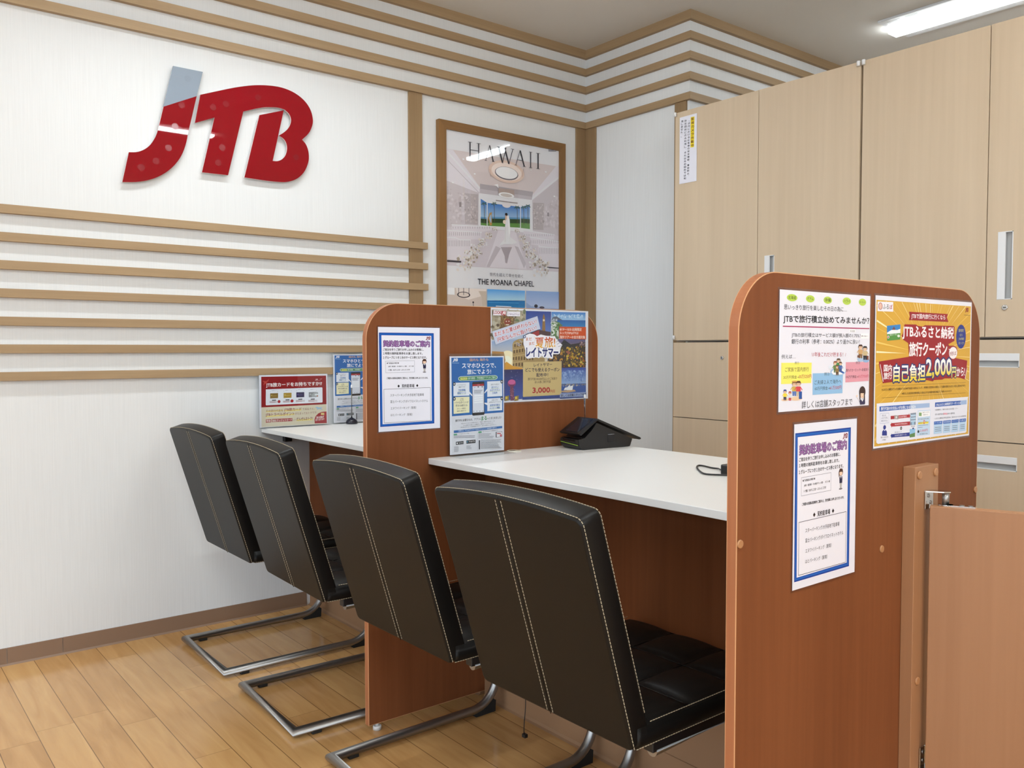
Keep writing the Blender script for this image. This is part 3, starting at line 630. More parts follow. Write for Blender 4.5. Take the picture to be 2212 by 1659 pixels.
["P",[[178.3,236.1],[234.0,236.9],[233.3,290.7],[174.4,289.1]],"bcd4ec"],
["P",[[181.1,238.1],[232.8,238.3],[232.6,250.1],[180.8,250.4]],"f0f2f8"],
["P",[[183.4,240.4],[195.2,241.2],[195.3,248.4],[183.6,247.6]],"7aa06a"],
["T","旅行クーポンを",199.9,241.2,228.5,241.3,3.0,"30343c",0],
["T","使用すると",201.9,246.2,224.5,246.3,3.0,"30343c",0],
["T","旅行代金30,000円の場合",180.4,254.6,227.8,255.0,3.2,"30343c",0],
["P",[[180.5,261.2],[226.0,261.7],[226.1,266.0],[180.6,265.5]],"e8d848"],
["T","お支払い",181.0,262.4,202.1,262.6,3.4,"30343c",0.02],
["T","0",203.1,261.5,210.7,261.8,8.5,"c02430",0.02],
["T","円に!",212.1,262.2,227.2,262.6,3.7,"30343c",0],
["L",[[180.6,268.0],[224.9,268.5]],0.9,"6a7484"],
["L",[[180.7,272.0],[199.9,272.4]],0.9,"6a7484"],
["E",182.4,280.7,4.2,3.0,"20242c"],
["T","2,000円",188.7,279.5,222.7,280.0,5.7,"c0405c",0.01],
["T","自己負担でOK!",188.4,286.3,223.6,287.0,3.7,"30343c",0],
["T","・有効期限なし、何度でも使える JTBの宿泊・ツアー",253.5,238.3,363.9,239.7,3.8,"363a48",0],
["T","・選べる旅行先は全国の自治体から選択可能",253.7,247.9,348.3,249.3,3.8,"363a48",0],
["T","・ふるさと納税はお申込当日OK、当日からクーポンは利用可能",251.4,256.7,405.1,258.3,3.8,"363a48",0],
["P",[[293.5,246.1],[312.6,247.4],[312.7,251.0],[293.6,249.7]],"e2a8b8"],
["P",[[251.6,263.1],[290.6,263.6],[290.0,270.4],[251.2,269.8]],"2c62b4"],
["P",[[251.2,269.8],[290.0,270.4],[289.2,290.7],[250.6,290.4]],"b4d0ea"],
["T","クーポン発行",254.6,266.2,287.7,266.9,3.3,"dfe8f6",0],
["L",[[256.2,276.2],[284.3,277.0]],1.1,"5a6676"],
["L",[[256.3,280.2],[284.4,281.1]],1.1,"5a6676"],
["L",[[256.4,284.2],[284.5,285.1]],1.1,"5a6676"],
["P",[[294.1,263.6],[330.4,263.9],[329.8,270.8],[293.8,270.4]],"2c62b4"],
["P",[[293.8,270.4],[329.8,270.8],[329.0,291.3],[293.2,291.3]],"b4d0ea"],
["T","有効期限",297.2,266.8,327.4,267.3,3.3,"dfe8f6",0],
["L",[[299.0,277.0],[324.1,277.5]],1.1,"5a6676"],
["L",[[299.1,281.0],[324.2,281.6]],1.1,"5a6676"],
["L",[[299.2,285.1],[324.2,285.7]],1.1,"5a6676"],
["P",[[333.6,263.9],[368.7,264.0],[368.1,271.0],[333.2,270.8]],"2c62b4"],
["P",[[333.2,270.8],[368.1,271.0],[367.3,291.8],[332.7,292.0]],"b4d0ea"],
["T","メリット",336.8,267.1,365.6,267.4,3.4,"dfe8f6",0],
["L",[[338.6,277.4],[362.2,277.8]],1.1,"5a6676"],
["L",[[338.7,281.5],[362.3,281.9]],1.1,"5a6676"],
["L",[[338.8,285.6],[362.4,286.0]],1.1,"5a6676"],
["P",[[371.9,264.0],[404.8,263.9],[404.1,270.9],[371.6,271.0]],"2c62b4"],
["P",[[371.6,271.0],[404.1,270.9],[403.4,292.0],[371.1,292.4]],"b4d0ea"],
["T","注意点",375.2,267.3,401.6,267.3,3.4,"dfe8f6",0],
["L",[[377.1,277.7],[398.1,277.8]],1.1,"5a6676"],
["L",[[377.2,281.9],[398.2,282.0]],1.1,"5a6676"],
["L",[[377.3,286.0],[398.3,286.2]],1.1,"5a6676"],
]),
'phone': (210, 298, [
["P",[[6.2,4.3],[205.9,3.9],[207.6,177.8],[7.7,181.0]],"0f61ab"],
["P",[[6.8,180.9],[207.6,177.8],[206.3,294.3],[6.7,293.1]],"dadbe4"],
["J",11.5,6.2,30.7,17.1,"f2f2f6"],
["L",[[8.6,19.9],[35.0,20.5]],1.3,"9fc0e0"],
["T","国内も 海外も",75.6,11.3,147.8,10.7,8.8,"d9a878",0.02],
["T","スマホひとつで、",46.4,28.8,177.7,29.0,14.6,"f4f3f4",0.022],
["T","旅にでよう!",66.0,47.9,158.2,47.6,15.4,"f4f3f4",0.022],
["P",[[40.5,61.0],[174.8,60.1],[183.0,63.1],[184.0,68.0],[181.2,71.9],[172.3,74.2],[40.5,75.0],[32.8,71.9],[31.8,66.6],[34.5,62.8]],"dfe8d8"],
["P",[[41.0,62.5],[174.8,61.5],[180.9,64.1],[181.7,68.0],[179.4,71.1],[171.8,72.8],[41.0,73.7],[34.7,70.8],[33.7,66.6],[35.9,63.8]],"2e7f56"],
["P",[[39.5,64.4],[66.0,64.3],[66.1,71.5],[39.6,72.0]],"d5d878"],
["T","JTB公式",42.0,68.0,63.6,67.9,5.7,"6a7840",0.02],
["T","旅行検索・予約確認アプリのご案内",68.7,67.7,176.3,66.8,7.3,"cfe0d0",0.015],
["P",[[13.6,80.0],[73.7,80.0],[73.8,120.5],[13.7,120.0]],"e4e7f0"],
["P",[[13.8,123.4],[73.9,123.5],[73.6,172.5],[13.9,174.0]],"ede7c0"],
["P",[[142.9,78.9],[202.1,78.0],[202.9,126.3],[143.1,126.9]],"e4e7f0"],
["P",[[143.1,132.0],[202.4,131.7],[202.6,171.0],[143.3,171.5]],"e4e7f0"],
["P",[[73.8,108.1],[73.8,114.7],[97.6,132.9],[94.6,128.2]],"e4e7f0"],
["P",[[143.0,100.6],[143.0,107.9],[122.9,123.0]],"e4e7f0"],
["P",[[143.2,145.5],[143.2,152.9],[123.5,143.7]],"e4e7f0"],
["P",[[86.0,80.1],[88.2,79.0],[129.3,78.7],[131.8,80.3],[132.2,179.7],[129.2,182.3],[87.4,182.9],[84.4,180.9],[85.0,82.4]],"1c1d24"],
["P",[[86.0,85.9],[129.8,85.3],[129.8,92.2],[86.0,92.4]],"a3202c"],
["P",[[86.0,92.4],[129.8,92.2],[129.7,173.4],[86.4,174.0]],"d9dce8"],
["T","予約情報",103.1,89.2,113.1,88.9,2.3,"e8d0d4",0],
["L",[[91.5,104.4],[94.8,104.4]],1.0,"6a6e7c"],
["L",[[95.4,104.5],[98.1,104.5]],1.0,"6a6e7c"],
["L",[[98.6,104.5],[102.1,104.6]],1.0,"6a6e7c"],
["L",[[102.7,104.6],[106.3,104.6]],1.0,"6a6e7c"],
["L",[[106.8,104.6],[108.5,104.7]],1.0,"6a6e7c"],
["L",[[109.0,104.7],[110.4,104.7]],1.0,"6a6e7c"],
["L",[[111.0,104.7],[115.4,104.8]],1.0,"6a6e7c"],
["L",[[115.9,104.8],[118.2,104.8]],1.0,"6a6e7c"],
["L",[[118.8,104.9],[121.0,104.9]],1.0,"6a6e7c"],
["L",[[121.6,104.9],[124.3,104.9]],1.0,"6a6e7c"],
["L",[[91.5,106.8],[95.9,106.8]],1.0,"6a6e7c"],
["L",[[96.4,106.9],[99.5,106.9]],1.0,"6a6e7c"],
["L",[[100.0,106.9],[103.7,107.0]],1.0,"6a6e7c"],
["L",[[104.2,107.0],[106.1,107.0]],1.0,"6a6e7c"],
["L",[[106.7,107.0],[110.3,107.1]],1.0,"6a6e7c"],
["L",[[110.9,107.1],[115.4,107.2]],1.0,"6a6e7c"],
["L",[[115.9,107.2],[119.2,107.2]],1.0,"6a6e7c"],
["L",[[119.7,107.3],[121.9,107.3]],1.0,"6a6e7c"],
["L",[[91.5,109.1],[93.2,109.2]],1.0,"6a6e7c"],
["L",[[93.7,109.2],[97.8,109.3]],1.0,"6a6e7c"],
["L",[[98.3,109.3],[101.8,109.3]],1.0,"6a6e7c"],
["L",[[102.3,109.3],[104.8,109.4]],1.0,"6a6e7c"],
["L",[[105.3,109.4],[106.8,109.4]],1.0,"6a6e7c"],
["L",[[107.4,109.4],[111.8,109.5]],1.0,"6a6e7c"],
["L",[[112.4,109.5],[115.5,109.6]],1.0,"6a6e7c"],
["L",[[116.0,109.6],[119.7,109.7]],1.0,"6a6e7c"],
["L",[[91.5,111.5],[95.5,111.6]],1.0,"6a6e7c"],
["L",[[96.0,111.6],[100.6,111.7]],1.0,"6a6e7c"],
["L",[[101.2,111.7],[104.0,111.8]],1.0,"6a6e7c"],
["L",[[104.5,111.8],[108.7,111.8]],1.0,"6a6e7c"],
["L",[[109.3,111.8],[112.3,111.9]],1.0,"6a6e7c"],
["L",[[112.8,111.9],[117.5,112.0]],1.0,"6a6e7c"],
["L",[[91.6,113.9],[93.3,113.9]],1.0,"6a6e7c"],
["L",[[93.8,113.9],[95.7,114.0]],1.0,"6a6e7c"],
["L",[[96.2,114.0],[98.4,114.0]],1.0,"6a6e7c"],
["L",[[98.9,114.0],[103.8,114.1]],1.0,"6a6e7c"],
["L",[[104.3,114.1],[107.2,114.2]],1.0,"6a6e7c"],
["L",[[107.8,114.2],[111.4,114.3]],1.0,"6a6e7c"],
["L",[[111.9,114.3],[114.4,114.3]],1.0,"6a6e7c"],
["L",[[114.9,114.3],[117.5,114.4]],1.0,"6a6e7c"],
["P",[[92.1,119.7],[125.4,119.2],[125.5,123.9],[92.1,124.3]],"eef0f6"],
["P",[[92.1,127.0],[125.5,126.6],[125.5,130.8],[92.1,131.2]],"eef0f6"],
["P",[[92.1,133.5],[125.5,133.1],[125.5,137.4],[92.1,137.7]],"eef0f6"],
["P",[[92.2,140.4],[125.5,140.1],[125.5,144.3],[92.2,144.6]],"eef0f6"],
["E",90.3,169.5,1.8,1.6,"8a90a0"],
["E",102.2,169.9,1.8,1.6,"8a90a0"],
["E",113.6,170.2,1.9,1.7,"8a90a0"],
["E",125.7,170.6,1.8,1.6,"8a90a0"],
["L",[[90.7,96.3],[96.9,96.2]],1.5,"7aa0d0"],
["E",107.8,94.8,3.0,1.8,"4a4e58"],
["E",123.3,94.9,3.0,1.7,"4a4e58"],
["E",16.5,83.4,5.0,5.7,"20242c"],
["E",16.5,83.4,2.2,2.5,"d8dce4"],
["E",16.6,128.4,5.1,5.6,"20242c"],
["E",16.6,128.4,2.2,2.5,"d8dce4"],
["E",201.1,80.7,5.5,5.9,"20242c"],
["E",201.1,80.7,2.4,2.6,"d8dce4"],
["E",201.4,133.7,5.5,6.0,"20242c"],
["E",201.4,133.7,2.3,2.5,"d8dce4"],
["T","いつでもすぐに",27.8,87.0,60.5,86.7,4.9,"4a5260",0],
["T","確認できる",32.9,93.5,57.1,93.1,4.9,"4a5260",0],
["T","予約情報",31.5,102.9,58.6,102.6,6.5,"2c6cb4",0.02],
["T","確認ページ",28.1,111.6,60.6,111.1,6.5,"2c6cb4",0.02],
["L",[[31.0,106.7],[58.9,106.5]],0.8,"a8c070"],
["L",[[27.7,115.4],[61.3,114.9]],0.8,"a8c070"],
["T","JTB",38.3,131.1,50.9,131.0,6.1,"4a5260",0],
["T","トラベルポイントが",18.6,140.1,69.5,140.4,6.5,"4a5260",0.015],
["T","貯まる&使える♪",22.0,149.3,66.6,149.3,6.5,"4a5260",0.015],
["T","ポイント履歴の",26.8,159.3,60.3,158.7,4.9,"4a5260",0],
["T","確認も簡単です",26.4,166.4,60.8,166.0,4.9,"4a5260",0],
["L",[[37.9,135.3],[51.7,135.2]],0.8,"8a9068"],
["T","旅先でも安心！",157.1,89.1,189.8,88.4,5.1,"4a5260",0],
["T","見やすい",159.2,98.1,187.3,97.4,6.2,"2c6cb4",0.02],
["T","わかりやすい",153.6,106.6,193.0,105.7,6.2,"2c6cb4",0.02],
["T","日程表",163.8,115.7,183.2,114.9,6.2,"2c6cb4",0.02],
["L",[[158.7,101.6],[188.3,100.9]],0.8,"a8c070"],
["L",[[153.1,110.4],[193.5,109.6]],0.8,"a8c070"],
["T","お知らせも",160.4,137.8,184.9,137.2,4.7,"4a5260",0],
["T","お問合せもアプリから",149.7,144.2,197.3,143.8,4.7,"4a5260",0],
["T","送受信可能な",153.3,153.6,193.2,153.1,6.2,"2c6cb4",0.02],
["T","メッセージ機能",151.8,162.5,193.8,161.7,6.2,"2c6cb4",0.02],
["L",[[152.8,157.1],[193.7,156.2]],0.8,"a8c070"],
["L",[[151.9,165.6],[193.8,165.2]],0.8,"a8c070"],
["T","旅行中に必要なもの、アプリに",20.0,195.0,118.7,194.0,7.6,"3c3c44",0.01],
["T","まる",119.2,193.2,140.9,192.0,12.8,"3c8a5a",0.025],
["T","っとまとめました!",142.4,194.0,198.1,193.2,7.0,"3c3c44",0.01],
["T","「旅立ちのしたくのメールが見当たらない！」「旅程が、出張先でわからない！」など",41.5,204.9,173.4,203.3,3.9,"5c5c66",0],
["T","そんな旅先での“困った”の場面でも、便利なアプリができました。",49.8,211.3,165.8,209.3,3.9,"5c5c66",0],
["T","ご旅行前にダウンロード＆会員登録するだけで、あなたの旅行をしっかりサポート。",38.1,216.6,178.6,214.8,3.9,"5c5c66",0],
["P",[[14.1,224.3],[202.6,220.9],[202.6,228.0],[14.1,232.2]],"1d64ac"],
["T","ご利用には、アプリのダウンロード＆JTBトラベルメンバー会員登録が必要です",30.2,227.6,179.7,225.1,5.0,"dbe6f2",0.015],
["P",[[13.6,234.5],[26.6,234.5],[26.6,239.2],[13.7,239.4]],"4a9a74"],
["T","アプリをダウンロードする",29.5,236.5,71.4,236.1,4.2,"4a4a54",0],
["L",[[14.2,241.6],[18.3,241.8]],1.7,"7c7e8a"],
["L",[[19.5,241.8],[26.1,242.1]],1.7,"7c7e8a"],
["L",[[27.3,242.2],[31.9,242.4]],1.7,"7c7e8a"],
["L",[[33.1,242.5],[37.0,242.6]],1.7,"7c7e8a"],
["L",[[38.2,242.7],[44.9,243.0]],1.7,"7c7e8a"],
["L",[[46.1,243.1],[57.1,243.6]],1.7,"7c7e8a"],
["L",[[58.3,243.6],[68.4,244.1]],1.7,"7c7e8a"],
["L",[[69.6,244.1],[79.4,244.6]],1.7,"7c7e8a"],
["L",[[80.7,244.7],[85.9,244.9]],1.7,"7c7e8a"],
["L",[[87.2,245.0],[93.5,245.2]],1.7,"7c7e8a"],
["L",[[14.2,245.9],[18.9,246.2]],1.7,"7c7e8a"],
["L",[[20.1,246.2],[24.3,246.4]],1.7,"7c7e8a"],
["L",[[25.5,246.5],[30.6,246.7]],1.7,"7c7e8a"],
["L",[[31.8,246.8],[42.8,247.3]],1.7,"7c7e8a"],
["L",[[44.0,247.3],[54.2,247.8]],1.7,"7c7e8a"],
["L",[[55.5,247.9],[65.6,248.4]],1.7,"7c7e8a"],
["L",[[66.8,248.4],[76.9,248.9]],1.7,"7c7e8a"],
["L",[[78.2,248.9],[83.2,249.2]],1.7,"7c7e8a"],
["L",[[84.4,249.2],[90.4,249.5]],1.7,"7c7e8a"],
["L",[[91.7,249.6],[92.9,249.6]],1.7,"7c7e8a"],
["P",[[107.4,232.9],[120.4,232.7],[120.4,237.7],[107.5,237.9]],"4a9a74"],
["T","JTBトラベルメンバー会員登録をする",122.9,234.7,184.9,233.5,4.3,"4a4a54",0],
["L",[[108.0,240.7],[114.7,241.0]],1.4,"7c7e8a"],
["L",[[115.6,241.1],[122.8,241.4]],1.4,"7c7e8a"],
["L",[[123.7,241.4],[131.7,241.8]],1.4,"7c7e8a"],
["L",[[132.6,241.8],[139.4,242.1]],1.4,"7c7e8a"],
["L",[[140.3,242.2],[148.3,242.5]],1.4,"7c7e8a"],
["L",[[149.2,242.6],[151.8,242.7]],1.4,"7c7e8a"],
["L",[[152.7,242.7],[156.7,242.9]],1.4,"7c7e8a"],
["L",[[108.0,244.8],[114.2,245.1]],1.4,"7c7e8a"],
["L",[[115.1,245.2],[122.9,245.5]],1.4,"7c7e8a"],
["L",[[123.7,245.6],[126.8,245.7]],1.4,"7c7e8a"],
["L",[[127.7,245.7],[132.9,246.0]],1.4,"7c7e8a"],
["L",[[133.8,246.0],[137.7,246.2]],1.4,"7c7e8a"],
["L",[[138.6,246.2],[144.3,246.5]],1.4,"7c7e8a"],
["L",[[145.2,246.5],[150.9,246.8]],1.4,"7c7e8a"],
["L",[[108.0,248.9],[111.7,249.1]],1.4,"7c7e8a"],
["L",[[112.6,249.1],[116.6,249.3]],1.4,"7c7e8a"],
["L",[[117.5,249.4],[125.3,249.7]],1.4,"7c7e8a"],
["L",[[126.2,249.8],[133.2,250.1]],1.4,"7c7e8a"],
["L",[[134.1,250.1],[137.5,250.3]],1.4,"7c7e8a"],
["L",[[138.4,250.3],[145.6,250.7]],1.4,"7c7e8a"],
["L",[[146.5,250.7],[149.7,250.9]],1.4,"7c7e8a"],
["L",[[150.6,250.9],[156.8,251.2]],1.4,"7c7e8a"],
["L",[[157.7,251.3],[160.9,251.4]],1.4,"7c7e8a"],
["L",[[161.8,251.4],[164.2,251.6]],1.4,"7c7e8a"],
["L",[[165.1,251.6],[167.8,251.7]],1.4,"7c7e8a"],
["L",[[108.0,253.0],[111.7,253.2]],1.4,"7c7e8a"],
["L",[[112.6,253.2],[120.8,253.6]],1.4,"7c7e8a"],
["L",[[121.7,253.7],[129.3,254.0]],1.4,"7c7e8a"],
["L",[[130.2,254.1],[134.3,254.3]],1.4,"7c7e8a"],
["L",[[135.2,254.3],[143.4,254.7]],1.4,"7c7e8a"],
["L",[[144.3,254.8],[150.0,255.0]],1.4,"7c7e8a"],
["L",[[150.9,255.1],[157.4,255.4]],1.4,"7c7e8a"],
["L",[[158.3,255.4],[161.9,255.6]],1.4,"7c7e8a"],
["L",[[162.9,255.6],[164.2,255.7]],1.4,"7c7e8a"],
["P",[[176.2,238.6],[202.4,238.2],[202.5,255.1],[176.2,255.8]],"3c3c48"],
["P",[[179.8,239.5],[201.4,239.3],[201.5,254.3],[179.8,254.8]],"e4e4ec"],
["P",[[181.3,242.0],[196.8,242.6],[196.8,245.8],[181.3,245.1]],"b02838"],
["E",196.8,250.5,4.1,4.0,"c85868"],
["L",[[104.0,234.6],[104.2,292.5]],0.6,"a8acb8"],
["P",[[21.9,259.1],[50.4,258.6],[50.5,268.1],[21.9,268.6]],"20242c"],
["T","App Store",32.0,263.8,48.5,263.5,4.2,"f0f0f4",0],
["E",26.7,263.9,2.2,2.5,"f0f0f4"],
["P",[[61.2,257.6],[96.6,257.4],[96.6,267.4],[61.2,267.9]],"20242c"],
["T","Google Play",71.0,262.3,94.1,261.9,5.0,"f0f0f4",0],
["P",[[63.6,259.3],[68.0,262.1],[63.6,265.4]],"5aa8c8"],
["L",[[14.7,273.8],[17.4,273.9]],0.9,"8a8c98"],
["L",[[17.7,273.9],[19.6,274.0]],0.9,"8a8c98"],
["L",[[19.9,274.1],[21.4,274.1]],0.9,"8a8c98"],
["L",[[21.7,274.1],[22.6,274.2]],0.9,"8a8c98"],
["L",[[22.9,274.2],[25.2,274.3]],0.9,"8a8c98"],
["L",[[25.5,274.3],[27.4,274.4]],0.9,"8a8c98"],
["L",[[27.7,274.5],[30.2,274.6]],0.9,"8a8c98"],
["L",[[30.6,274.6],[31.2,274.6]],0.9,"8a8c98"],
["L",[[14.7,276.6],[16.2,276.7]],0.9,"8a8c98"],
["L",[[16.5,276.7],[19.1,276.8]],0.9,"8a8c98"],
["L",[[19.4,276.9],[21.9,277.0]],0.9,"8a8c98"],
["L",[[22.2,277.0],[24.0,277.1]],0.9,"8a8c98"],
["L",[[24.3,277.1],[26.3,277.2]],0.9,"8a8c98"],
["L",[[26.7,277.3],[29.0,277.4]],0.9,"8a8c98"],
["L",[[29.3,277.4],[30.6,277.5]],0.9,"8a8c98"],
["L",[[30.9,277.5],[31.4,277.5]],0.9,"8a8c98"],
["L",[[14.8,279.5],[16.2,279.5]],0.9,"8a8c98"],
["L",[[16.5,279.5],[19.1,279.7]],0.9,"8a8c98"],
["L",[[19.4,279.7],[21.8,279.8]],0.9,"8a8c98"],
["L",[[22.1,279.9],[24.8,280.0]],0.9,"8a8c98"],
["L",[[25.1,280.0],[26.7,280.1]],0.9,"8a8c98"],
["L",[[27.1,280.1],[28.1,280.2]],0.9,"8a8c98"],
["L",[[28.5,280.2],[31.1,280.3]],0.9,"8a8c98"],
["L",[[14.8,282.3],[16.6,282.4]],0.9,"8a8c98"],
["L",[[16.9,282.4],[18.0,282.5]],0.9,"8a8c98"],
["L",[[18.3,282.5],[19.6,282.6]],0.9,"8a8c98"],
["L",[[19.9,282.6],[22.2,282.7]],0.9,"8a8c98"],
["L",[[22.5,282.7],[24.0,282.8]],0.9,"8a8c98"],
["L",[[24.3,282.8],[27.2,283.0]],0.9,"8a8c98"],
["L",[[27.6,283.0],[29.7,283.1]],0.9,"8a8c98"],
["L",[[30.0,283.1],[31.2,283.2]],0.9,"8a8c98"],
["L",[[14.8,285.1],[16.4,285.2]],0.9,"8a8c98"],
["L",[[16.7,285.2],[19.6,285.4]],0.9,"8a8c98"],
["L",[[19.9,285.4],[22.8,285.6]],0.9,"8a8c98"],
["L",[[23.1,285.6],[25.1,285.7]],0.9,"8a8c98"],
["L",[[25.4,285.7],[27.7,285.8]],0.9,"8a8c98"],
["L",[[28.0,285.9],[30.4,286.0]],0.9,"8a8c98"],
["L",[[30.7,286.0],[32.2,286.1]],0.9,"8a8c98"],
["L",[[14.8,288.0],[15.7,288.0]],0.9,"8a8c98"],
["L",[[16.0,288.0],[17.7,288.1]],0.9,"8a8c98"],
["L",[[18.0,288.2],[20.2,288.3]],0.9,"8a8c98"],
["L",[[20.5,288.3],[22.0,288.4]],0.9,"8a8c98"],
["L",[[22.3,288.4],[24.5,288.5]],0.9,"8a8c98"],
["L",[[24.8,288.5],[25.9,288.6]],0.9,"8a8c98"],
["L",[[26.2,288.6],[29.0,288.8]],0.9,"8a8c98"],
["L",[[29.3,288.8],[30.1,288.8]],0.9,"8a8c98"],
["L",[[61.2,274.0],[62.3,274.0]],1.0,"8a8c98"],
["L",[[62.6,274.1],[64.6,274.2]],1.0,"8a8c98"],
["L",[[64.8,274.2],[65.7,274.2]],1.0,"8a8c98"],
["L",[[66.0,274.2],[67.8,274.3]],1.0,"8a8c98"],
["L",[[68.1,274.4],[69.6,274.4]],1.0,"8a8c98"],
["L",[[69.9,274.4],[70.7,274.5]],1.0,"8a8c98"],
["L",[[71.0,274.5],[72.8,274.6]],1.0,"8a8c98"],
["L",[[73.0,274.6],[73.9,274.7]],1.0,"8a8c98"],
["L",[[74.2,274.7],[75.8,274.8]],1.0,"8a8c98"],
["L",[[76.1,274.8],[77.0,274.8]],1.0,"8a8c98"],
["L",[[77.3,274.8],[78.2,274.9]],1.0,"8a8c98"],
["L",[[78.5,274.9],[78.5,274.9]],1.0,"8a8c98"],
["L",[[61.2,277.0],[62.2,277.0]],1.0,"8a8c98"],
["L",[[62.5,277.0],[63.7,277.1]],1.0,"8a8c98"],
["L",[[64.0,277.1],[65.9,277.2]],1.0,"8a8c98"],
["L",[[66.2,277.2],[68.8,277.4]],1.0,"8a8c98"],
["L",[[69.1,277.4],[71.0,277.5]],1.0,"8a8c98"],
["L",[[71.3,277.5],[72.8,277.6]],1.0,"8a8c98"],
["L",[[73.1,277.6],[75.6,277.7]],1.0,"8a8c98"],
["L",[[61.2,279.9],[63.6,280.0]],1.0,"8a8c98"],
["L",[[63.9,280.1],[65.2,280.1]],1.0,"8a8c98"],
["L",[[65.5,280.1],[66.6,280.2]],1.0,"8a8c98"],
["L",[[66.9,280.2],[67.8,280.3]],1.0,"8a8c98"],
["L",[[68.1,280.3],[69.5,280.4]],1.0,"8a8c98"],
["L",[[69.8,280.4],[72.1,280.5]],1.0,"8a8c98"],
["L",[[72.4,280.5],[73.5,280.6]],1.0,"8a8c98"],
["L",[[73.8,280.6],[75.7,280.7]],1.0,"8a8c98"],
["L",[[76.0,280.7],[78.0,280.8]],1.0,"8a8c98"],
["L",[[78.2,280.8],[79.7,280.9]],1.0,"8a8c98"],
["L",[[80.0,280.9],[80.1,280.9]],1.0,"8a8c98"],
["L",[[61.2,282.9],[62.1,282.9]],1.0,"8a8c98"],
["L",[[62.4,282.9],[63.6,283.0]],1.0,"8a8c98"],
["L",[[63.9,283.0],[65.9,283.1]],1.0,"8a8c98"],
["L",[[66.2,283.1],[67.8,283.2]],1.0,"8a8c98"],
["L",[[68.1,283.2],[69.4,283.3]],1.0,"8a8c98"],
["L",[[69.7,283.3],[71.6,283.4]],1.0,"8a8c98"],
["L",[[71.9,283.5],[73.5,283.5]],1.0,"8a8c98"],
["L",[[73.8,283.6],[75.2,283.6]],1.0,"8a8c98"],
["L",[[75.5,283.6],[77.7,283.8]],1.0,"8a8c98"],
["L",[[78.0,283.8],[80.0,283.9]],1.0,"8a8c98"],
["P",[[108.5,260.3],[113.5,260.2],[113.7,288.4],[108.7,288.5]],"3a3c48"],
["L",[[116.5,260.2],[128.1,260.8]],1.2,"74767f"],
["L",[[129.4,260.8],[133.9,261.0]],1.2,"74767f"],
["L",[[135.2,261.1],[144.6,261.6]],1.2,"74767f"],
["L",[[145.9,261.6],[150.1,261.8]],1.2,"74767f"],
["L",[[151.4,261.9],[156.9,262.2]],1.2,"74767f"],
["L",[[158.2,262.2],[170.3,262.8]],1.2,"74767f"],
["L",[[171.6,262.9],[176.9,263.2]],1.2,"74767f"],
["L",[[178.2,263.2],[187.3,263.7]],1.2,"74767f"],
["L",[[188.6,263.7],[196.1,264.1]],1.2,"74767f"],
["L",[[197.4,264.2],[197.8,264.2]],1.2,"74767f"],
["L",[[116.6,263.8],[121.6,264.1]],1.2,"74767f"],
["L",[[122.9,264.1],[133.3,264.7]],1.2,"74767f"],
["L",[[134.6,264.7],[138.8,264.9]],1.2,"74767f"],
["L",[[140.1,265.0],[145.5,265.3]],1.2,"74767f"],
["L",[[146.8,265.3],[150.4,265.5]],1.2,"74767f"],
["L",[[151.7,265.6],[157.4,265.9]],1.2,"74767f"],
["L",[[158.7,265.9],[165.7,266.3]],1.2,"74767f"],
["L",[[167.0,266.3],[178.3,266.9]],1.2,"74767f"],
["L",[[179.6,267.0],[186.4,267.3]],1.2,"74767f"],
["L",[[187.7,267.4],[192.0,267.6]],1.2,"74767f"],
["L",[[116.6,267.4],[128.4,268.0]],1.2,"74767f"],
["L",[[129.7,268.1],[133.6,268.3]],1.2,"74767f"],
["L",[[134.9,268.4],[143.6,268.8]],1.2,"74767f"],
["L",[[144.9,268.9],[151.6,269.2]],1.2,"74767f"],
["L",[[152.9,269.3],[162.0,269.7]],1.2,"74767f"],
["L",[[163.3,269.8],[169.7,270.1]],1.2,"74767f"],
["L",[[171.0,270.2],[180.5,270.7]],1.2,"74767f"],
["L",[[181.8,270.7],[189.6,271.1]],1.2,"74767f"],
["L",[[190.9,271.2],[197.2,271.5]],1.2,"74767f"],
["L",[[116.6,271.1],[124.9,271.5]],1.2,"74767f"],
["L",[[126.2,271.6],[130.8,271.8]],1.2,"74767f"],
["L",[[132.1,271.9],[136.1,272.1]],1.2,"74767f"],
["L",[[137.3,272.1],[148.9,272.7]],1.2,"74767f"],
["L",[[150.2,272.8],[157.8,273.2]],1.2,"74767f"],
["L",[[159.1,273.3],[164.2,273.5]],1.2,"74767f"],
["L",[[165.5,273.6],[177.2,274.2]],1.2,"74767f"],
["L",[[178.5,274.2],[183.2,274.5]],1.2,"74767f"],
["L",[[116.6,274.7],[127.5,275.3]],1.2,"74767f"],
["L",[[128.8,275.3],[134.6,275.6]],1.2,"74767f"],
["L",[[135.9,275.7],[142.4,276.0]],1.2,"74767f"],
["L",[[143.7,276.1],[154.6,276.7]],1.2,"74767f"],
["L",[[155.9,276.7],[160.5,277.0]],1.2,"74767f"],
["L",[[161.8,277.0],[171.9,277.6]],1.2,"74767f"],
["L",[[173.2,277.6],[177.5,277.9]],1.2,"74767f"],
["L",[[178.8,277.9],[186.9,278.4]],1.2,"74767f"],
["L",[[116.6,278.3],[128.1,278.9]],1.2,"74767f"],
["L",[[129.4,279.0],[140.0,279.6]],1.2,"74767f"],
["L",[[141.3,279.6],[149.0,280.0]],1.2,"74767f"],
["L",[[150.3,280.1],[155.5,280.4]],1.2,"74767f"],
["L",[[156.8,280.4],[161.5,280.7]],1.2,"74767f"],
["L",[[162.8,280.8],[170.8,281.2]],1.2,"74767f"],
["L",[[172.1,281.2],[180.0,281.7]],1.2,"74767f"],
["L",[[181.3,281.7],[185.5,282.0]],1.2,"74767f"],
["L",[[186.8,282.0],[187.5,282.1]],1.2,"74767f"],
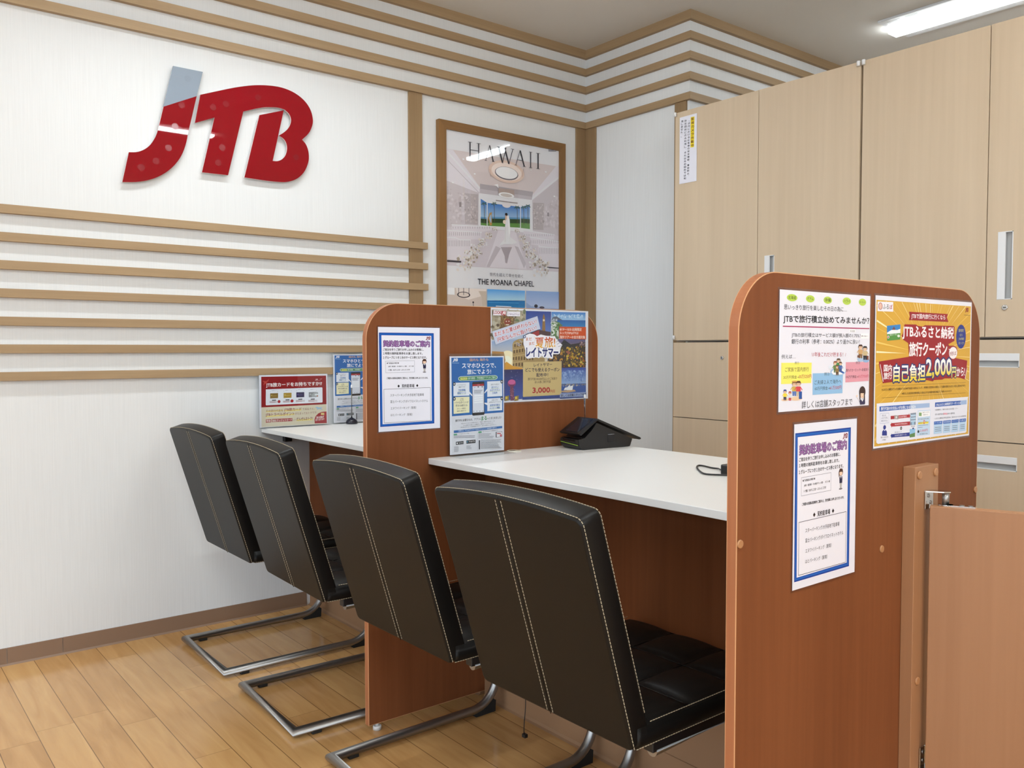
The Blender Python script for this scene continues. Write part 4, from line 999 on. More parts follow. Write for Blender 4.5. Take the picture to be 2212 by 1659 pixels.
["L",[[116.6,281.9],[126.0,282.4]],1.2,"74767f"],
["L",[[127.3,282.5],[132.5,282.8]],1.2,"74767f"],
["L",[[133.8,282.9],[139.3,283.2]],1.2,"74767f"],
["L",[[140.6,283.2],[144.1,283.4]],1.2,"74767f"],
["L",[[145.4,283.5],[151.8,283.8]],1.2,"74767f"],
["L",[[153.1,283.9],[158.9,284.2]],1.2,"74767f"],
["L",[[160.2,284.3],[167.3,284.7]],1.2,"74767f"],
["L",[[168.6,284.7],[175.3,285.1]],1.2,"74767f"],
["L",[[176.6,285.2],[187.4,285.7]],1.2,"74767f"],
["L",[[188.7,285.8],[191.8,286.0]],1.2,"74767f"],
["L",[[116.6,285.6],[123.4,285.9]],1.2,"74767f"],
["L",[[124.7,286.0],[129.5,286.3]],1.2,"74767f"],
["L",[[130.8,286.3],[139.9,286.8]],1.2,"74767f"],
["L",[[141.2,286.9],[153.0,287.5]],1.2,"74767f"],
["L",[[154.3,287.6],[159.4,287.9]],1.2,"74767f"],
["L",[[160.7,288.0],[170.8,288.5]],1.2,"74767f"],
["L",[[172.1,288.6],[178.2,288.9]],1.2,"74767f"],
["L",[[179.5,289.0],[183.1,289.2]],1.2,"74767f"],
["L",[[184.4,289.2],[194.6,289.8]],1.2,"74767f"],
["L",[[195.9,289.9],[199.1,290.0]],1.2,"74767f"],
]),
'card': (305, 216, [
["P",[[9.4,6.8],[299.2,7.3],[299.8,131.0],[8.3,132.5]],"90181f"],
["P",[[8.3,132.5],[299.8,131.0],[300.5,214.6],[8.0,214.0]],"ddd3bb"],
["P",[[14.9,23.0],[29.8,25.5],[41.7,16.6],[40.5,23.8],[31.8,30.8],[36.9,41.3],[32.7,41.1],[27.5,33.7],[17.7,42.7],[18.9,35.9],[22.2,30.4],[15.5,26.1]],"b8443c"],
["J",248.3,20.2,260.5,28.6,"e8c8c8"],
["L",[[261.7,27.0],[272.0,26.4],[279.4,20.2],[269.7,20.4]],1.3,"d89a9a"],
["T","JTB旅カードをお持ちですか!?",30.1,42.5,278.8,42.0,19.4,"f6f2f2",0.03],
["P",[[28.5,59.0],[279.2,57.5],[281.5,60.4],[281.7,119.8],[279.4,122.9],[29.2,124.8],[27.1,122.2]],"e9ebf4"],
["P",[[46.6,75.9],[81.2,76.0],[80.8,96.9],[46.1,97.1]],"8a7038"],
["P",[[50.3,82.3],[55.9,82.3],[55.8,87.5],[50.2,87.5]],"c0a860"],
["L",[[57.1,87.1],[74.5,87.0]],1.7,"c0a860"],
["T","JTB旅カード",52.8,65.3,75.3,65.3,3.7,"5a4a78",0],
["L",[[46.7,66.3],[48.8,71.0]],0.6,"4a4a58"],
["L",[[81.3,66.4],[79.1,70.9]],0.6,"4a4a58"],
["P",[[54.7,103.3],[72.0,103.3],[71.9,107.0],[54.6,107.1]],"26222c"],
["P",[[43.4,107.4],[83.2,107.9],[83.1,116.8],[43.2,116.2]],"d6d0d4"],
["L",[[45.0,110.4],[69.7,110.7]],1.3,"b08890"],
["L",[[45.0,113.8],[69.6,114.1]],1.3,"b07078"],
["P",[[105.2,76.1],[140.4,76.2],[140.1,97.3],[104.8,97.5]],"b09040"],
["P",[[109.0,82.5],[114.7,82.6],[114.7,87.8],[108.9,87.8]],"d0b870"],
["L",[[116.0,87.5],[133.6,87.3]],1.7,"d0b870"],
["T","JTB旅カード",111.5,65.4,134.4,65.4,3.8,"5a4a78",0],
["L",[[105.3,66.4],[107.5,71.1]],0.6,"4a4a58"],
["L",[[140.5,66.5],[138.3,71.0]],0.6,"4a4a58"],
["P",[[113.5,103.8],[131.2,103.7],[131.1,107.5],[113.5,107.6]],"26222c"],
["P",[[102.1,107.9],[142.7,108.5],[142.5,117.4],[101.9,116.8]],"d6d0d4"],
["L",[[103.8,111.0],[128.9,111.2]],1.3,"b08890"],
["L",[[103.7,114.3],[128.8,114.6]],1.3,"b07078"],
["P",[[161.7,75.3],[197.6,75.4],[197.4,96.8],[161.5,97.0]],"2a2450"],
["P",[[165.7,81.8],[171.5,81.9],[171.4,87.2],[165.6,87.1]],"5a5490"],
["L",[[172.8,86.8],[190.7,86.7]],1.7,"5a5490"],
["T","JTB旅カード",168.1,64.6,191.4,64.6,3.8,"5a4a78",0],
["L",[[161.9,65.6],[164.0,70.3]],0.6,"4a4a58"],
["L",[[197.7,65.7],[195.4,70.3]],0.6,"4a4a58"],
["P",[[170.4,103.3],[188.3,103.2],[188.3,107.0],[170.3,107.1]],"26222c"],
["P",[[158.7,107.5],[200.0,108.0],[199.9,117.0],[158.6,116.4]],"d6d0d4"],
["L",[[160.4,110.5],[186.0,110.8]],1.3,"b08890"],
["L",[[160.4,113.9],[185.9,114.2]],1.3,"b07078"],
["P",[[218.1,76.7],[254.6,76.8],[254.4,98.3],[217.9,98.5]],"8a8c90"],
["P",[[222.1,83.2],[228.0,83.3],[228.0,88.6],[222.1,88.6]],"c0c4c8"],
["L",[[229.4,88.2],[247.6,88.1]],1.7,"c0c4c8"],
["T","JTB旅カード",224.5,65.8,248.2,65.8,3.8,"5a4a78",0],
["L",[[218.2,66.9],[220.4,71.6]],0.6,"4a4a58"],
["L",[[254.6,66.9],[252.3,71.5]],0.6,"4a4a58"],
["P",[[227.0,104.9],[245.2,104.8],[245.2,108.6],[227.0,108.7]],"26222c"],
["P",[[215.1,109.1],[257.1,109.6],[257.1,118.7],[215.1,118.1]],"d6d0d4"],
["L",[[216.9,112.1],[242.9,112.4]],1.3,"b08890"],
["L",[[216.9,115.6],[242.9,115.9]],1.3,"b07078"],
["P",[[244.3,78.3],[261.2,77.9],[261.1,97.3],[231.6,97.8],[231.7,87.5]],"a8acb0"],
["E",253.3,88.3,9.2,4.0,"e2e6ea"],
["E",257.4,93.9,3.8,2.6,"b86a50"],
["E",84.9,111.4,6.1,6.5,"a8202c"],
["E",142.2,111.0,6.7,6.6,"a8202c"],
["P",[[27.9,148.2],[101.4,146.6],[101.4,151.9],[27.8,153.4]],"ead98e"],
["P",[[106.2,149.0],[183.6,147.5],[183.5,152.8],[106.2,153.8]],"efdc80"],
["T","その旅行代金を",27.9,147.7,101.8,148.9,10.1,"8a3a34",0],
["T","JTB旅カード",106.7,146.9,183.8,147.1,13.6,"8a2a2c",0.022],
["T","で支払うと、",189.2,147.3,244.3,147.9,9.9,"8a3a34",0],
["P",[[26.6,169.1],[152.2,164.7],[152.1,169.9],[26.5,174.1]],"efdc80"],
["T","JTBトラベルポイント",27.1,164.5,152.2,165.6,14.8,"8a2a2c",0.022],
["T","がたまっておトクです!",155.3,165.3,253.4,164.4,10.3,"8a3a34",0],
["P",[[26.7,183.4],[50.3,183.1],[50.1,196.2],[26.9,196.5]],"a83a3c"],
["T","現金",28.8,189.4,48.0,189.3,8.9,"efe4dc",0.02],
["P",[[53.6,182.8],[143.0,183.1],[142.8,196.0],[53.8,196.0]],"a83a3c"],
["T","他社クレジットカード",55.6,190.1,140.7,189.4,9.8,"efe4dc",0.02],
["T","より",146.5,191.4,158.6,191.3,6.0,"8a3a34",0],
["P",[[160.8,190.3],[234.8,190.1],[234.8,196.6],[161.2,196.8]],"efdc80"],
["T","だんぜんおトク!",161.8,188.4,234.4,188.6,12.5,"7a2a2a",0.022],
["P",[[246.2,141.5],[255.8,139.8],[264.5,143.9],[282.6,141.1],[273.8,147.6],[283.0,154.6],[264.5,150.4],[255.3,154.5],[255.8,147.8]],"a8c8e0"],
["P",[[243.9,211.3],[243.1,193.8],[248.2,181.1],[259.8,169.7],[276.0,163.4],[299.3,162.4],[300.6,212.4]],"a8222c"],
["P",[[273.2,166.7],[289.0,167.5],[289.0,177.1],[273.2,176.3]],"e0cc88"],
["T","次の旅が",251.6,186.5,287.1,184.9,10.0,"f4ecec",0.03],
["T","近くなります",247.7,196.7,289.4,194.2,8.3,"f4ecec",0.03],
]),
'cam': (98, 297, [
["P",[[63.1,11.0],[84.2,11.5],[82.9,145.7],[62.5,144.6]],"e6cf32"],
["T","監",66.4,19.9,81.4,21.0,11.5,"6a3c18",0.03],
["T","視",66.3,36.6,81.4,37.7,11.4,"6a3c18",0.03],
["T","カ",66.2,53.2,81.3,54.4,11.4,"6a3c18",0.03],
["T","メ",66.1,69.9,81.2,71.1,11.4,"6a3c18",0.03],
["T","ラ",66.1,86.5,81.1,87.7,11.4,"6a3c18",0.03],
["T","作",66.0,103.1,81.0,104.4,11.4,"6a3c18",0.03],
["T","動",65.9,119.7,80.9,121.0,11.4,"6a3c18",0.03],
["T","中",65.8,136.3,80.8,137.6,11.4,"6a3c18",0.03],
["L",[[50.5,24.6],[56.5,25.4],[56.5,27.8]],1.0,"20222e"],
["T","店",47.5,35.2,59.1,35.9,8.8,"20222e",0.022],
["T","内",47.4,47.6,58.9,48.3,8.8,"20222e",0.022],
["T","に",47.3,60.0,58.8,60.7,8.8,"20222e",0.022],
["T","お",47.1,72.4,58.7,73.1,8.8,"20222e",0.022],
["T","け",47.0,84.8,58.5,85.5,8.8,"20222e",0.022],
["T","る",46.8,97.1,58.4,97.8,8.7,"20222e",0.022],
["T","お",46.7,109.5,58.2,110.2,8.7,"20222e",0.022],
["T","客",46.6,121.8,58.1,122.5,8.7,"20222e",0.022],
["T","様",46.4,134.1,57.9,134.9,8.7,"20222e",0.022],
["T","の",46.3,146.4,57.8,147.2,8.7,"20222e",0.022],
["T","安",46.2,158.7,57.6,159.5,8.7,"20222e",0.022],
["T","全",46.0,171.0,57.5,171.8,8.7,"20222e",0.022],
["T","確",45.9,183.3,57.3,184.1,8.7,"20222e",0.022],
["T","認",45.7,195.5,57.2,196.3,8.7,"20222e",0.022],
["T","、",53.1,205.6,56.1,206.1,2.4,"20222e",0],
["T","事",45.5,220.0,56.9,220.8,8.7,"20222e",0.022],
["T","故",45.3,232.2,56.8,233.1,8.7,"20222e",0.022],
["T","防",45.2,244.4,56.6,245.3,8.6,"20222e",0.022],
["T","止",45.0,256.6,56.5,257.5,8.6,"20222e",0.022],
["T","、",52.4,266.7,55.4,267.2,2.3,"20222e",0],
["T","防",28.5,20.4,40.0,21.0,8.8,"20222e",0.022],
["T","犯",28.4,33.3,39.9,33.9,8.8,"20222e",0.022],
["T","目",28.3,46.2,39.8,46.8,8.8,"20222e",0.022],
["T","的",28.2,59.0,39.7,59.7,8.8,"20222e",0.022],
["T","に",28.1,71.9,39.6,72.6,8.7,"20222e",0.022],
["T","の",28.0,84.8,39.5,85.5,8.7,"20222e",0.022],
["T","み",27.9,97.6,39.4,98.3,8.7,"20222e",0.022],
["T","利",27.8,110.4,39.3,111.1,8.7,"20222e",0.022],
["T","用",27.7,123.2,39.2,124.0,8.7,"20222e",0.022],
["T","し",27.6,136.0,39.1,136.8,8.7,"20222e",0.022],
["T","、",35.0,146.6,38.0,147.1,2.4,"20222e",0],
["T","そ",27.4,161.6,38.9,162.3,8.7,"20222e",0.022],
["T","れ",27.4,174.3,38.8,175.1,8.7,"20222e",0.022],
["T","以",27.3,187.1,38.7,187.9,8.7,"20222e",0.022],
["T","外",27.2,199.8,38.6,200.6,8.7,"20222e",0.022],
["T","の",27.1,212.5,38.5,213.3,8.7,"20222e",0.022],
["T","目",27.0,225.2,38.4,226.1,8.6,"20222e",0.022],
["T","的",26.9,237.9,38.3,238.8,8.6,"20222e",0.022],
["T","で",26.8,250.6,38.2,251.5,8.6,"20222e",0.022],
["T","は",26.7,263.2,38.1,264.1,8.6,"20222e",0.022],
["T","利",26.6,275.9,38.0,276.8,8.6,"20222e",0.022],
["T","用",9.1,19.1,20.5,19.7,8.8,"20222e",0.022],
["T","し",8.4,31.0,19.9,31.6,8.8,"20222e",0.022],
["T","ま",7.7,42.8,19.2,43.5,8.8,"20222e",0.022],
["T","せ",7.1,54.6,18.5,55.3,8.7,"20222e",0.022],
["T","ん",6.4,66.4,17.8,67.1,8.7,"20222e",0.022],
["T","。",13.2,76.0,16.2,76.4,2.4,"20222e",0],
["L",[[13.7,88.9],[7.8,88.0],[7.7,85.7]],0.9,"20222e"],
]),
'summer': (420, 300, [
["P",[[3.9,5.8],[142.2,5.8],[139.9,80.0],[120.0,97.7],[3.0,109.3]],"a89c86"],
["S",[[3.9,6.5],[140.1,6.2],[138.7,66.3],[2.9,97.8]],90,2.7,7.6,["8a8470","c0b49c","6f7a5a","9a8c74","b8b0a0","5c4c3c"],11],
["P",[[39.3,26.8],[56.7,22.7],[81.6,24.2],[93.7,39.5],[88.0,62.8],[35.7,67.0]],"7a5a34"],
["S",[[39.4,24.9],[94.1,25.0],[95.8,53.0],[34.5,65.1]],70,1.5,4.2,["8a6c40","6a4a2a","a88a58","5a3c24"],12],
["E",66.5,43.7,13.1,11.1,"8a3a28"],
["E",61.6,41.8,2.3,1.8,"e8dcc8"],
["E",72.1,41.3,2.3,1.8,"e8dcc8"],
["P",[[58.9,50.7],[73.8,50.5],[70.7,54.0],[61.3,54.1]],"d8ccb8"],
["P",[[3.2,101.6],[120.5,80.1],[245.8,79.5],[243.8,194.4],[51.7,195.4],[4.6,196.1]],"b9c6dc"],
["G",[[3.1,105.5],[234.9,89.5],[233.0,194.2],[4.6,194.5]],"8fa6cc","f3dcae"],
["E",66.6,163.9,32.9,29.5,"f8e8c0"],
["E",65.0,167.8,17.6,16.8,"fdf4dc"],
["P",[[51.7,195.0],[49.6,179.3],[62.4,169.7],[87.2,183.8],[127.9,190.4],[127.8,196.0]],"d69a34"],
["P",[[4.1,136.2],[50.8,138.4],[57.6,163.8],[54.2,193.1],[4.6,194.1]],"b8864a"],
["P",[[86.6,113.3],[91.9,105.5],[109.8,97.7],[140.6,93.7],[155.3,125.3],[170.2,157.2],[223.0,157.7],[222.7,171.8],[133.1,190.5],[87.2,183.8]],"a88c5c"],
["P",[[93.7,123.1],[93.9,114.9],[95.5,112.3],[98.0,112.3],[99.5,114.9],[99.3,123.1]],"5c4426"],
["P",[[104.5,121.6],[104.7,113.4],[106.3,110.8],[108.8,110.8],[110.3,113.4],[110.1,121.6]],"5c4426"],
["P",[[115.4,120.1],[115.6,111.9],[117.2,109.3],[119.7,109.3],[121.2,111.9],[121.0,120.1]],"5c4426"],
["P",[[126.3,118.6],[126.5,110.3],[128.1,107.7],[130.6,107.7],[132.1,110.3],[131.9,118.6]],"5c4426"],
["P",[[137.2,117.1],[137.4,108.8],[139.0,106.2],[141.6,106.2],[143.1,108.8],[142.9,117.1]],"5c4426"],
["P",[[90.6,143.2],[90.9,134.2],[92.5,131.3],[95.0,131.3],[96.4,134.2],[96.2,143.3]],"5c4426"],
["P",[[102.1,141.8],[102.3,132.7],[103.9,129.9],[106.4,129.9],[107.9,132.7],[107.7,141.8]],"5c4426"],
["P",[[113.6,140.3],[113.8,131.2],[115.4,128.4],[118.0,128.4],[119.4,131.3],[119.2,140.4]],"5c4426"],
["P",[[125.1,138.9],[125.3,129.8],[126.9,126.9],[129.5,126.9],[131.0,129.8],[130.8,138.9]],"5c4426"],
["P",[[136.7,137.4],[136.9,128.3],[138.5,125.4],[141.1,125.4],[142.6,128.3],[142.4,137.4]],"5c4426"],
["P",[[87.5,164.6],[87.7,155.8],[89.3,153.0],[91.9,153.0],[93.3,155.8],[93.1,164.6]],"5c4426"],
["P",[[98.7,164.7],[99.0,155.9],[100.6,153.1],[103.1,153.2],[104.6,155.9],[104.3,164.8]],"5c4426"],
["P",[[110.0,164.8],[110.2,156.0],[111.8,153.2],[114.4,153.3],[115.9,156.1],[115.6,164.9]],"5c4426"],
["P",[[121.3,165.0],[121.6,156.1],[123.2,153.3],[125.7,153.4],[127.2,156.2],[127.0,165.0]],"5c4426"],
["P",[[132.7,165.1],[132.9,156.2],[134.6,153.5],[137.1,153.5],[138.6,156.3],[138.4,165.2]],"5c4426"],
["P",[[144.2,165.2],[144.4,156.3],[146.0,153.6],[148.6,153.6],[150.1,156.4],[149.9,165.3]],"5c4426"],
["P",[[155.6,165.4],[155.8,156.5],[157.5,153.7],[160.1,153.7],[161.6,156.5],[161.4,165.4]],"5c4426"],
["P",[[167.2,165.5],[167.4,156.6],[169.0,153.8],[171.6,153.8],[173.1,156.6],[172.9,165.6]],"5c4426"],
["P",[[87.0,183.8],[87.2,175.6],[88.8,173.0],[91.3,173.0],[92.8,175.6],[92.6,183.9]],"5c4426"],
["P",[[99.0,184.0],[99.3,175.7],[100.9,173.1],[103.4,173.2],[104.9,175.8],[104.7,184.1]],"5c4426"],
["P",[[111.2,184.2],[111.4,175.9],[113.0,173.3],[115.5,173.3],[117.0,176.0],[116.8,184.3]],"5c4426"],
["P",[[123.3,184.4],[123.5,176.1],[125.2,173.5],[127.7,173.5],[129.2,176.1],[129.0,184.5]],"5c4426"],
["P",[[135.6,184.6],[135.8,176.2],[137.4,173.6],[140.0,173.7],[141.5,176.3],[141.3,184.7]],"5c4426"],
["L",[[89.2,113.3],[140.3,104.7]],1.8,"c8ac78"],
["L",[[88.6,132.8],[139.9,124.4]],1.8,"c8ac78"],
["L",[[88.0,154.4],[139.3,146.2]],1.8,"c8ac78"],
["L",[[87.5,175.0],[138.8,167.0]],1.8,"c8ac78"],
["G",[[142.2,6.1],[250.3,5.7],[249.0,79.5],[140.4,81.9]],"173a8e","5a78be"],
["P",[[210.8,73.7],[213.2,34.0],[214.5,22.1],[218.4,12.6],[222.4,22.0],[224.3,33.8],[225.1,73.6]],"96703c"],
["E",218.5,34.9,4.2,3.7,"e6dcc0"],
["L",[[215.7,39.9],[215.1,71.7]],0.8,"6a4c28"],
["L",[[221.5,39.8],[220.9,71.6]],0.8,"6a4c28"],
["P",[[140.9,81.9],[172.1,73.9],[193.1,65.9],[249.1,73.4],[248.9,85.5],[140.7,89.8]],"4a3238"],
["P",[[172.0,75.9],[198.3,67.8],[198.0,85.6],[166.6,85.8]],"a02830"],
["G",[[251.9,6.4],[406.9,4.8],[406.7,31.4],[251.4,32.7]],"2a78c8","9cc4e6"],
["S",[[263.0,15.4],[395.0,13.1],[394.9,25.4],[262.8,25.3]],70,1.2,3.6,["b8d4ec","a4c8e8","c6dcf0"],13],
["G",[[251.4,32.7],[406.7,31.4],[406.5,54.0],[250.9,65.4]],"1d5ca8","2f86c4"],
["P",[[252.0,32.7],[257.5,23.4],[273.6,20.4],[289.7,27.7],[300.5,32.4]],"5a6478"],
["S",[[252.5,30.5],[281.6,31.1],[281.4,39.1],[252.4,39.4]],24,1.6,3.2,["dce4ea","b8c4cc","8a98a4"],14],
["P",[[251.3,38.5],[276.1,37.6],[303.0,50.9],[283.9,57.1],[283.3,97.5],[250.5,89.5]],"5c7a58"],
["S",[[252.4,41.4],[284.1,43.1],[286.2,85.3],[251.6,85.5]],60,2.4,6.0,["dfe4e0","6a9060","3f6a3c","c8d0c8"],15],
["P",[[282.2,96.5],[405.7,95.7],[407.8,192.7],[295.5,193.3],[233.5,169.9],[261.1,125.7]],"3c3436"],
["G",[[282.2,96.5],[406.2,95.9],[406.0,122.2],[281.8,123.8]],"5c5c8c","7a6a78"],
["P",[[285.6,121.8],[307.8,97.4],[338.0,113.8],[406.2,105.6],[406.0,130.5],[285.5,129.9]],"2a2e38"],
["S",[[293.7,125.9],[405.5,118.0],[406.4,188.9],[303.9,187.2]],170,1.6,5.2,["b08a2c","6a5a24","8a6a28","4a4422","c8a23c","3a3428","96502c","d0b648"],16],
["S",[[236.4,157.9],[301.8,138.1],[304.1,170.8],[236.1,172.0]],50,1.6,4.0,["3a3a40","8a6a3a","c08a3c","4a4448"],17],
["P",[[312.8,138.2],[326.7,134.2],[337.7,142.5],[329.2,149.0]],"9a5c4c"],
["S",[[377.3,103.5],[405.0,103.5],[404.9,122.2],[377.1,120.0]],30,1.5,2.9,["c0a0a0","8a7478","5a4850"],18],
["G",[[294.2,192.8],[408.4,193.1],[408.5,249.8],[295.3,248.8]],"2244a0","8fb0dc"],
["S",[[298.1,203.6],[404.8,203.5],[404.6,237.1],[297.7,234.4]],130,1.7,5.0,["6484c0","7a98cc","5a7cbc","8ca8d6"],19],
["P",[[295.3,246.8],[408.5,246.9],[408.3,277.3],[341.7,279.3],[294.9,277.8]],"2c56a0"],
["S",[[296.1,247.2],[407.4,247.7],[407.3,256.1],[296.0,254.0]],60,1.3,2.5,["8a8478","b0a898","5c5c5c","6a7480"],20],
["L",[[370.2,250.9],[381.7,242.4],[398.8,240.1],[408.0,241.4]],1.0,"8a90a4"],
["P",[[295.0,269.5],[353.1,267.2],[361.5,273.3],[324.9,276.7],[294.9,274.5]],"b89a7c"],
["P",[[311.2,259.6],[322.3,257.9],[325.0,267.3],[305.5,267.4]],"e9ecf2"],
["P",[[319.4,268.2],[323.7,255.9],[334.1,250.9],[336.2,268.3]],"e9ecf2"],
["P",[[332.0,268.6],[335.8,255.2],[348.7,252.4],[344.6,268.6]],"e9ecf2"],
["G",[[3.9,194.9],[127.8,194.8],[127.0,290.3],[1.9,295.6]],"171c56","2c4a9c"],
["P",[[125.7,282.2],[294.2,283.0],[294.1,294.4],[125.4,293.3]],"1f3f84"],
["P",[[285.9,283.7],[410.0,277.4],[409.9,295.4],[288.5,296.2]],"1f3f84"],
["S",[[7.0,198.1],[125.2,198.3],[124.3,234.1],[5.9,233.0]],22,0.4,0.9,["c0c8e8"],21],
["P",[[76.6,294.5],[74.4,262.6],[76.3,248.7],[88.0,249.1],[89.7,263.0],[91.9,294.0]],"6a3450"],
["E",81.7,238.6,16.8,12.4,"8e3468"],
["E",81.8,235.4,14.8,8.0,"c25a92"],
["P",[[68.4,242.6],[95.3,243.3],[87.4,252.0],[76.8,251.7]],"6a2c58"],
["S",[[73.9,252.6],[93.0,253.2],[93.2,293.1],[74.1,292.4]],40,0.8,1.6,["b06a8a","7a4462","c890a4","4a2440"],22],
["P",[[54.2,279.7],[70.5,277.5],[70.0,293.2],[52.8,295.1]],"8a7440"],
["E",60.1,284.9,4.2,4.0,"d0b848"],
["P",[[93.5,281.1],[110.0,278.9],[109.6,294.7],[92.1,296.6]],"8a7440"],
["E",99.5,286.3,4.3,4.0,"d0b848"],
["P",[[7.7,8.3],[60.1,7.3],[59.7,23.0],[7.2,23.9]],"ece8ee"],
["T","LOOK",9.5,14.4,39.2,14.6,9.9,"9c1c28",0.03],
["P",[[39.9,9.3],[59.1,9.3],[57.7,23.1],[39.5,23.0]],"9c1c28"],
["J",42.3,10.7,56.8,21.7,"f0e8ea"],
["P",[[63.0,10.0],[116.2,9.0],[115.8,24.5],[62.6,25.3]],"ece8ee"],
["T","ダイナミックパッケージ",66.4,13.0,112.0,12.9,3.1,"70609a",0],
["T","JTBMySTYLE",66.2,19.5,112.9,19.5,6.6,"6a4a88",0.01],
["P",[[2.6,74.9],[188.8,22.1],[201.6,63.4],[17.0,115.5]],"c2c8dc"],
["T","まだまだ夏は終わらない！",12.1,84.8,184.8,38.7,14.4,"b02434",0.018,"f2eef4",0.06],
["T","円安なんかに負けない！",24.8,101.6,184.4,59.2,14.4,"b02434",0.018,"f2eef4",0.06],
["P",[[284.5,54.7],[407.1,54.0],[407.4,96.5],[284.4,95.0]],"c2502a"],
["T","8/19〜10/31出発限定",287.0,63.6,386.7,63.2,10.2,"f0e4dc",0.015],
["T","ルックJTBMySTYLE",286.8,76.3,371.4,76.0,10.2,"f0e4dc",0.015],
["T","海外ツアーの全方面対象",287.2,89.4,402.9,89.1,10.2,"f0e4dc",0.015],
["P",[[130.2,97.7],[140.8,83.9],[156.4,79.1],[174.5,81.4],[187.4,87.7],[203.3,81.7],[224.4,85.6],[245.7,87.5],[264.5,86.2],[272.4,97.5],[285.8,107.6],[298.3,115.7],[291.0,125.8],[286.9,144.1],[258.1,145.9],[255.1,162.1],[241.7,159.9],[223.0,157.7],[207.2,151.5],[196.5,158.2],[178.1,156.9],[154.5,160.2],[144.2,160.9],[139.5,141.0],[134.7,125.2],[129.8,113.4]],"eceaf2"],
["T","まだ",140.5,97.6,164.3,96.8,9.9,"c86838",0.02],
["T","まだ",153.6,112.4,176.5,110.5,9.5,"c86838",0.02],
["T","夏旅!",180.4,109.5,266.3,106.6,36.0,["c8542c","e0a838"],0.02],
["T","レイトサマー",142.1,139.5,279.9,141.0,30.1,"1c2a6e",0.045,"f4f3f8",0.09],
["L",[[174.3,88.7],[179.5,91.7],[182.0,97.6],[176.6,103.5]],0.8,"dfa04a"],
["E",134.5,89.8,5.7,4.8,"1c3a6e"],
["E",134.5,89.8,2.9,2.5,"e8ecf4"],
["L",[[99.4,109.4],[119.6,115.3]],2.3,"f0eef4"],
["L",[[99.4,109.4],[119.6,115.3]],1.2,"2a3a6a"],
["L",[[101.7,115.3],[115.6,119.2]],2.3,"f0eef4"],
["L",[[101.7,115.3],[115.6,119.2]],1.2,"2a3a6a"],
["L",[[113.5,101.6],[123.6,107.5]],2.3,"f0eef4"],
["L",[[113.5,101.6],[123.6,107.5]],1.2,"2a3a6a"],
["L",[[269.5,107.6],[279.1,101.5]],2.4,"f0eef4"],
["L",[[269.5,107.6],[279.1,101.5]],1.2,"2a3a6a"],
["L",[[274.9,113.6],[288.6,107.6]],2.4,"f0eef4"],
["L",[[274.9,113.6],[288.6,107.6]],1.2,"2a3a6a"],
["L",[[280.2,121.7],[295.2,117.7]],2.4,"f0eef4"],
["L",[[280.2,121.7],[295.2,117.7]],1.2,"2a3a6a"],
["P",[[128.9,171.8],[295.3,170.3],[294.2,282.8],[127.7,284.3]],"c3ad7a"],
["T","レイトサマー",173.9,182.2,252.7,180.3,10.5,"1c1e3c",0.02],
["T","どこでも使えるクーポン",138.1,197.0,286.1,198.2,12.5,"1c1e3c",0.025],
["T","配布中！",184.7,214.5,235.4,214.6,12.1,"1c1e3c",0.025],
["T","旅行代金100,000円以上のご利用で",148.3,227.1,275.3,228.1,8.9,"3a2c28",0.008],
["T","お1人様ご旅行代金",177.9,237.5,246.8,237.3,8.9,"3a2c28",0.008],
["T","3,000",168.4,265.5,243.1,266.2,19.5,"a01c24",0.04],
["T","円引",245.2,270.0,265.3,269.8,10.3,"a01c24",0.015],
["P",[[287.7,278.8],[408.3,277.3],[408.2,292.1],[287.5,291.6]],"8f9fc4"],
["T","詳しくは店舗スタッフまで",292.0,286.0,407.7,284.1,9.2,"20242c",0.02],
]),
'hawaii': (716, 1030, [
["P",[[4.8,97.0],[720.2,88.1],[715.9,638.0],[4.4,646.3]],"cbc3c6"],
["P",[[4.8,97.0],[720.2,88.1],[524.7,266.5],[198.1,259.9]],"cfc3bf"],
["P",[[4.8,97.0],[43.0,97.4],[199.6,253.7],[198.0,284.2],[4.1,247.1]],"d8d3d6"],
["P",[[720.2,88.1],[695.6,88.7],[529.7,260.8],[529.7,285.1],[720.3,146.9]],"d8d3d6"],
["L",[[10.5,110.9],[199.6,259.7]],9.4,"e6e3e6"],
["L",[[718.5,140.5],[531.4,275.3]],9.1,"e6e3e6"],
["L",[[13.9,151.6],[198.0,284.2]],2.9,"b8b0b2"],
["P",[[201.9,238.2],[539.8,239.3],[529.7,281.9],[201.8,283.8]],"aaa3a5"],
["P",[[201.8,262.5],[529.7,264.7],[529.7,281.9],[201.8,283.8]],"bcb5b7"],
["P",[[6.3,246.8],[198.0,284.2],[191.4,442.9],[5.3,465.5]],"c4bcbd"],
["P",[[720.3,146.9],[531.4,284.9],[537.3,434.5],[717.4,448.5]],"c4bcbd"],
["P",[[108.0,294.3],[190.4,291.1],[189.9,437.0],[111.2,441.1]],"b0a7a6"],
["P",[[539.8,293.6],[613.6,289.0],[609.4,428.2],[537.3,431.3]],"b0a7a6"],
["S",[[111.7,299.9],[190.4,297.2],[190.0,430.9],[111.2,438.1]],60,3.0,6.0,["bdb3b0","a09694","c8c0be"],31],
["S",[[541.5,296.6],[613.6,292.2],[609.4,421.8],[541.5,424.5]],50,3.2,6.4,["bdb3b0","a09694","c8c0be"],32],
["S",[[7.6,276.2],[104.3,294.8],[103.8,432.7],[6.8,453.5]],60,3.5,9.4,["cfc8c9","bcb3b4"],33],
["S",[[617.9,295.0],[716.9,232.2],[715.5,415.8],[618.0,411.3]],50,3.9,10.4,["cfc8c9","bcb3b4"],34],
["P",[[194.2,284.6],[533.1,281.5],[537.3,434.5],[189.9,440.0]],"dfdcdf"],
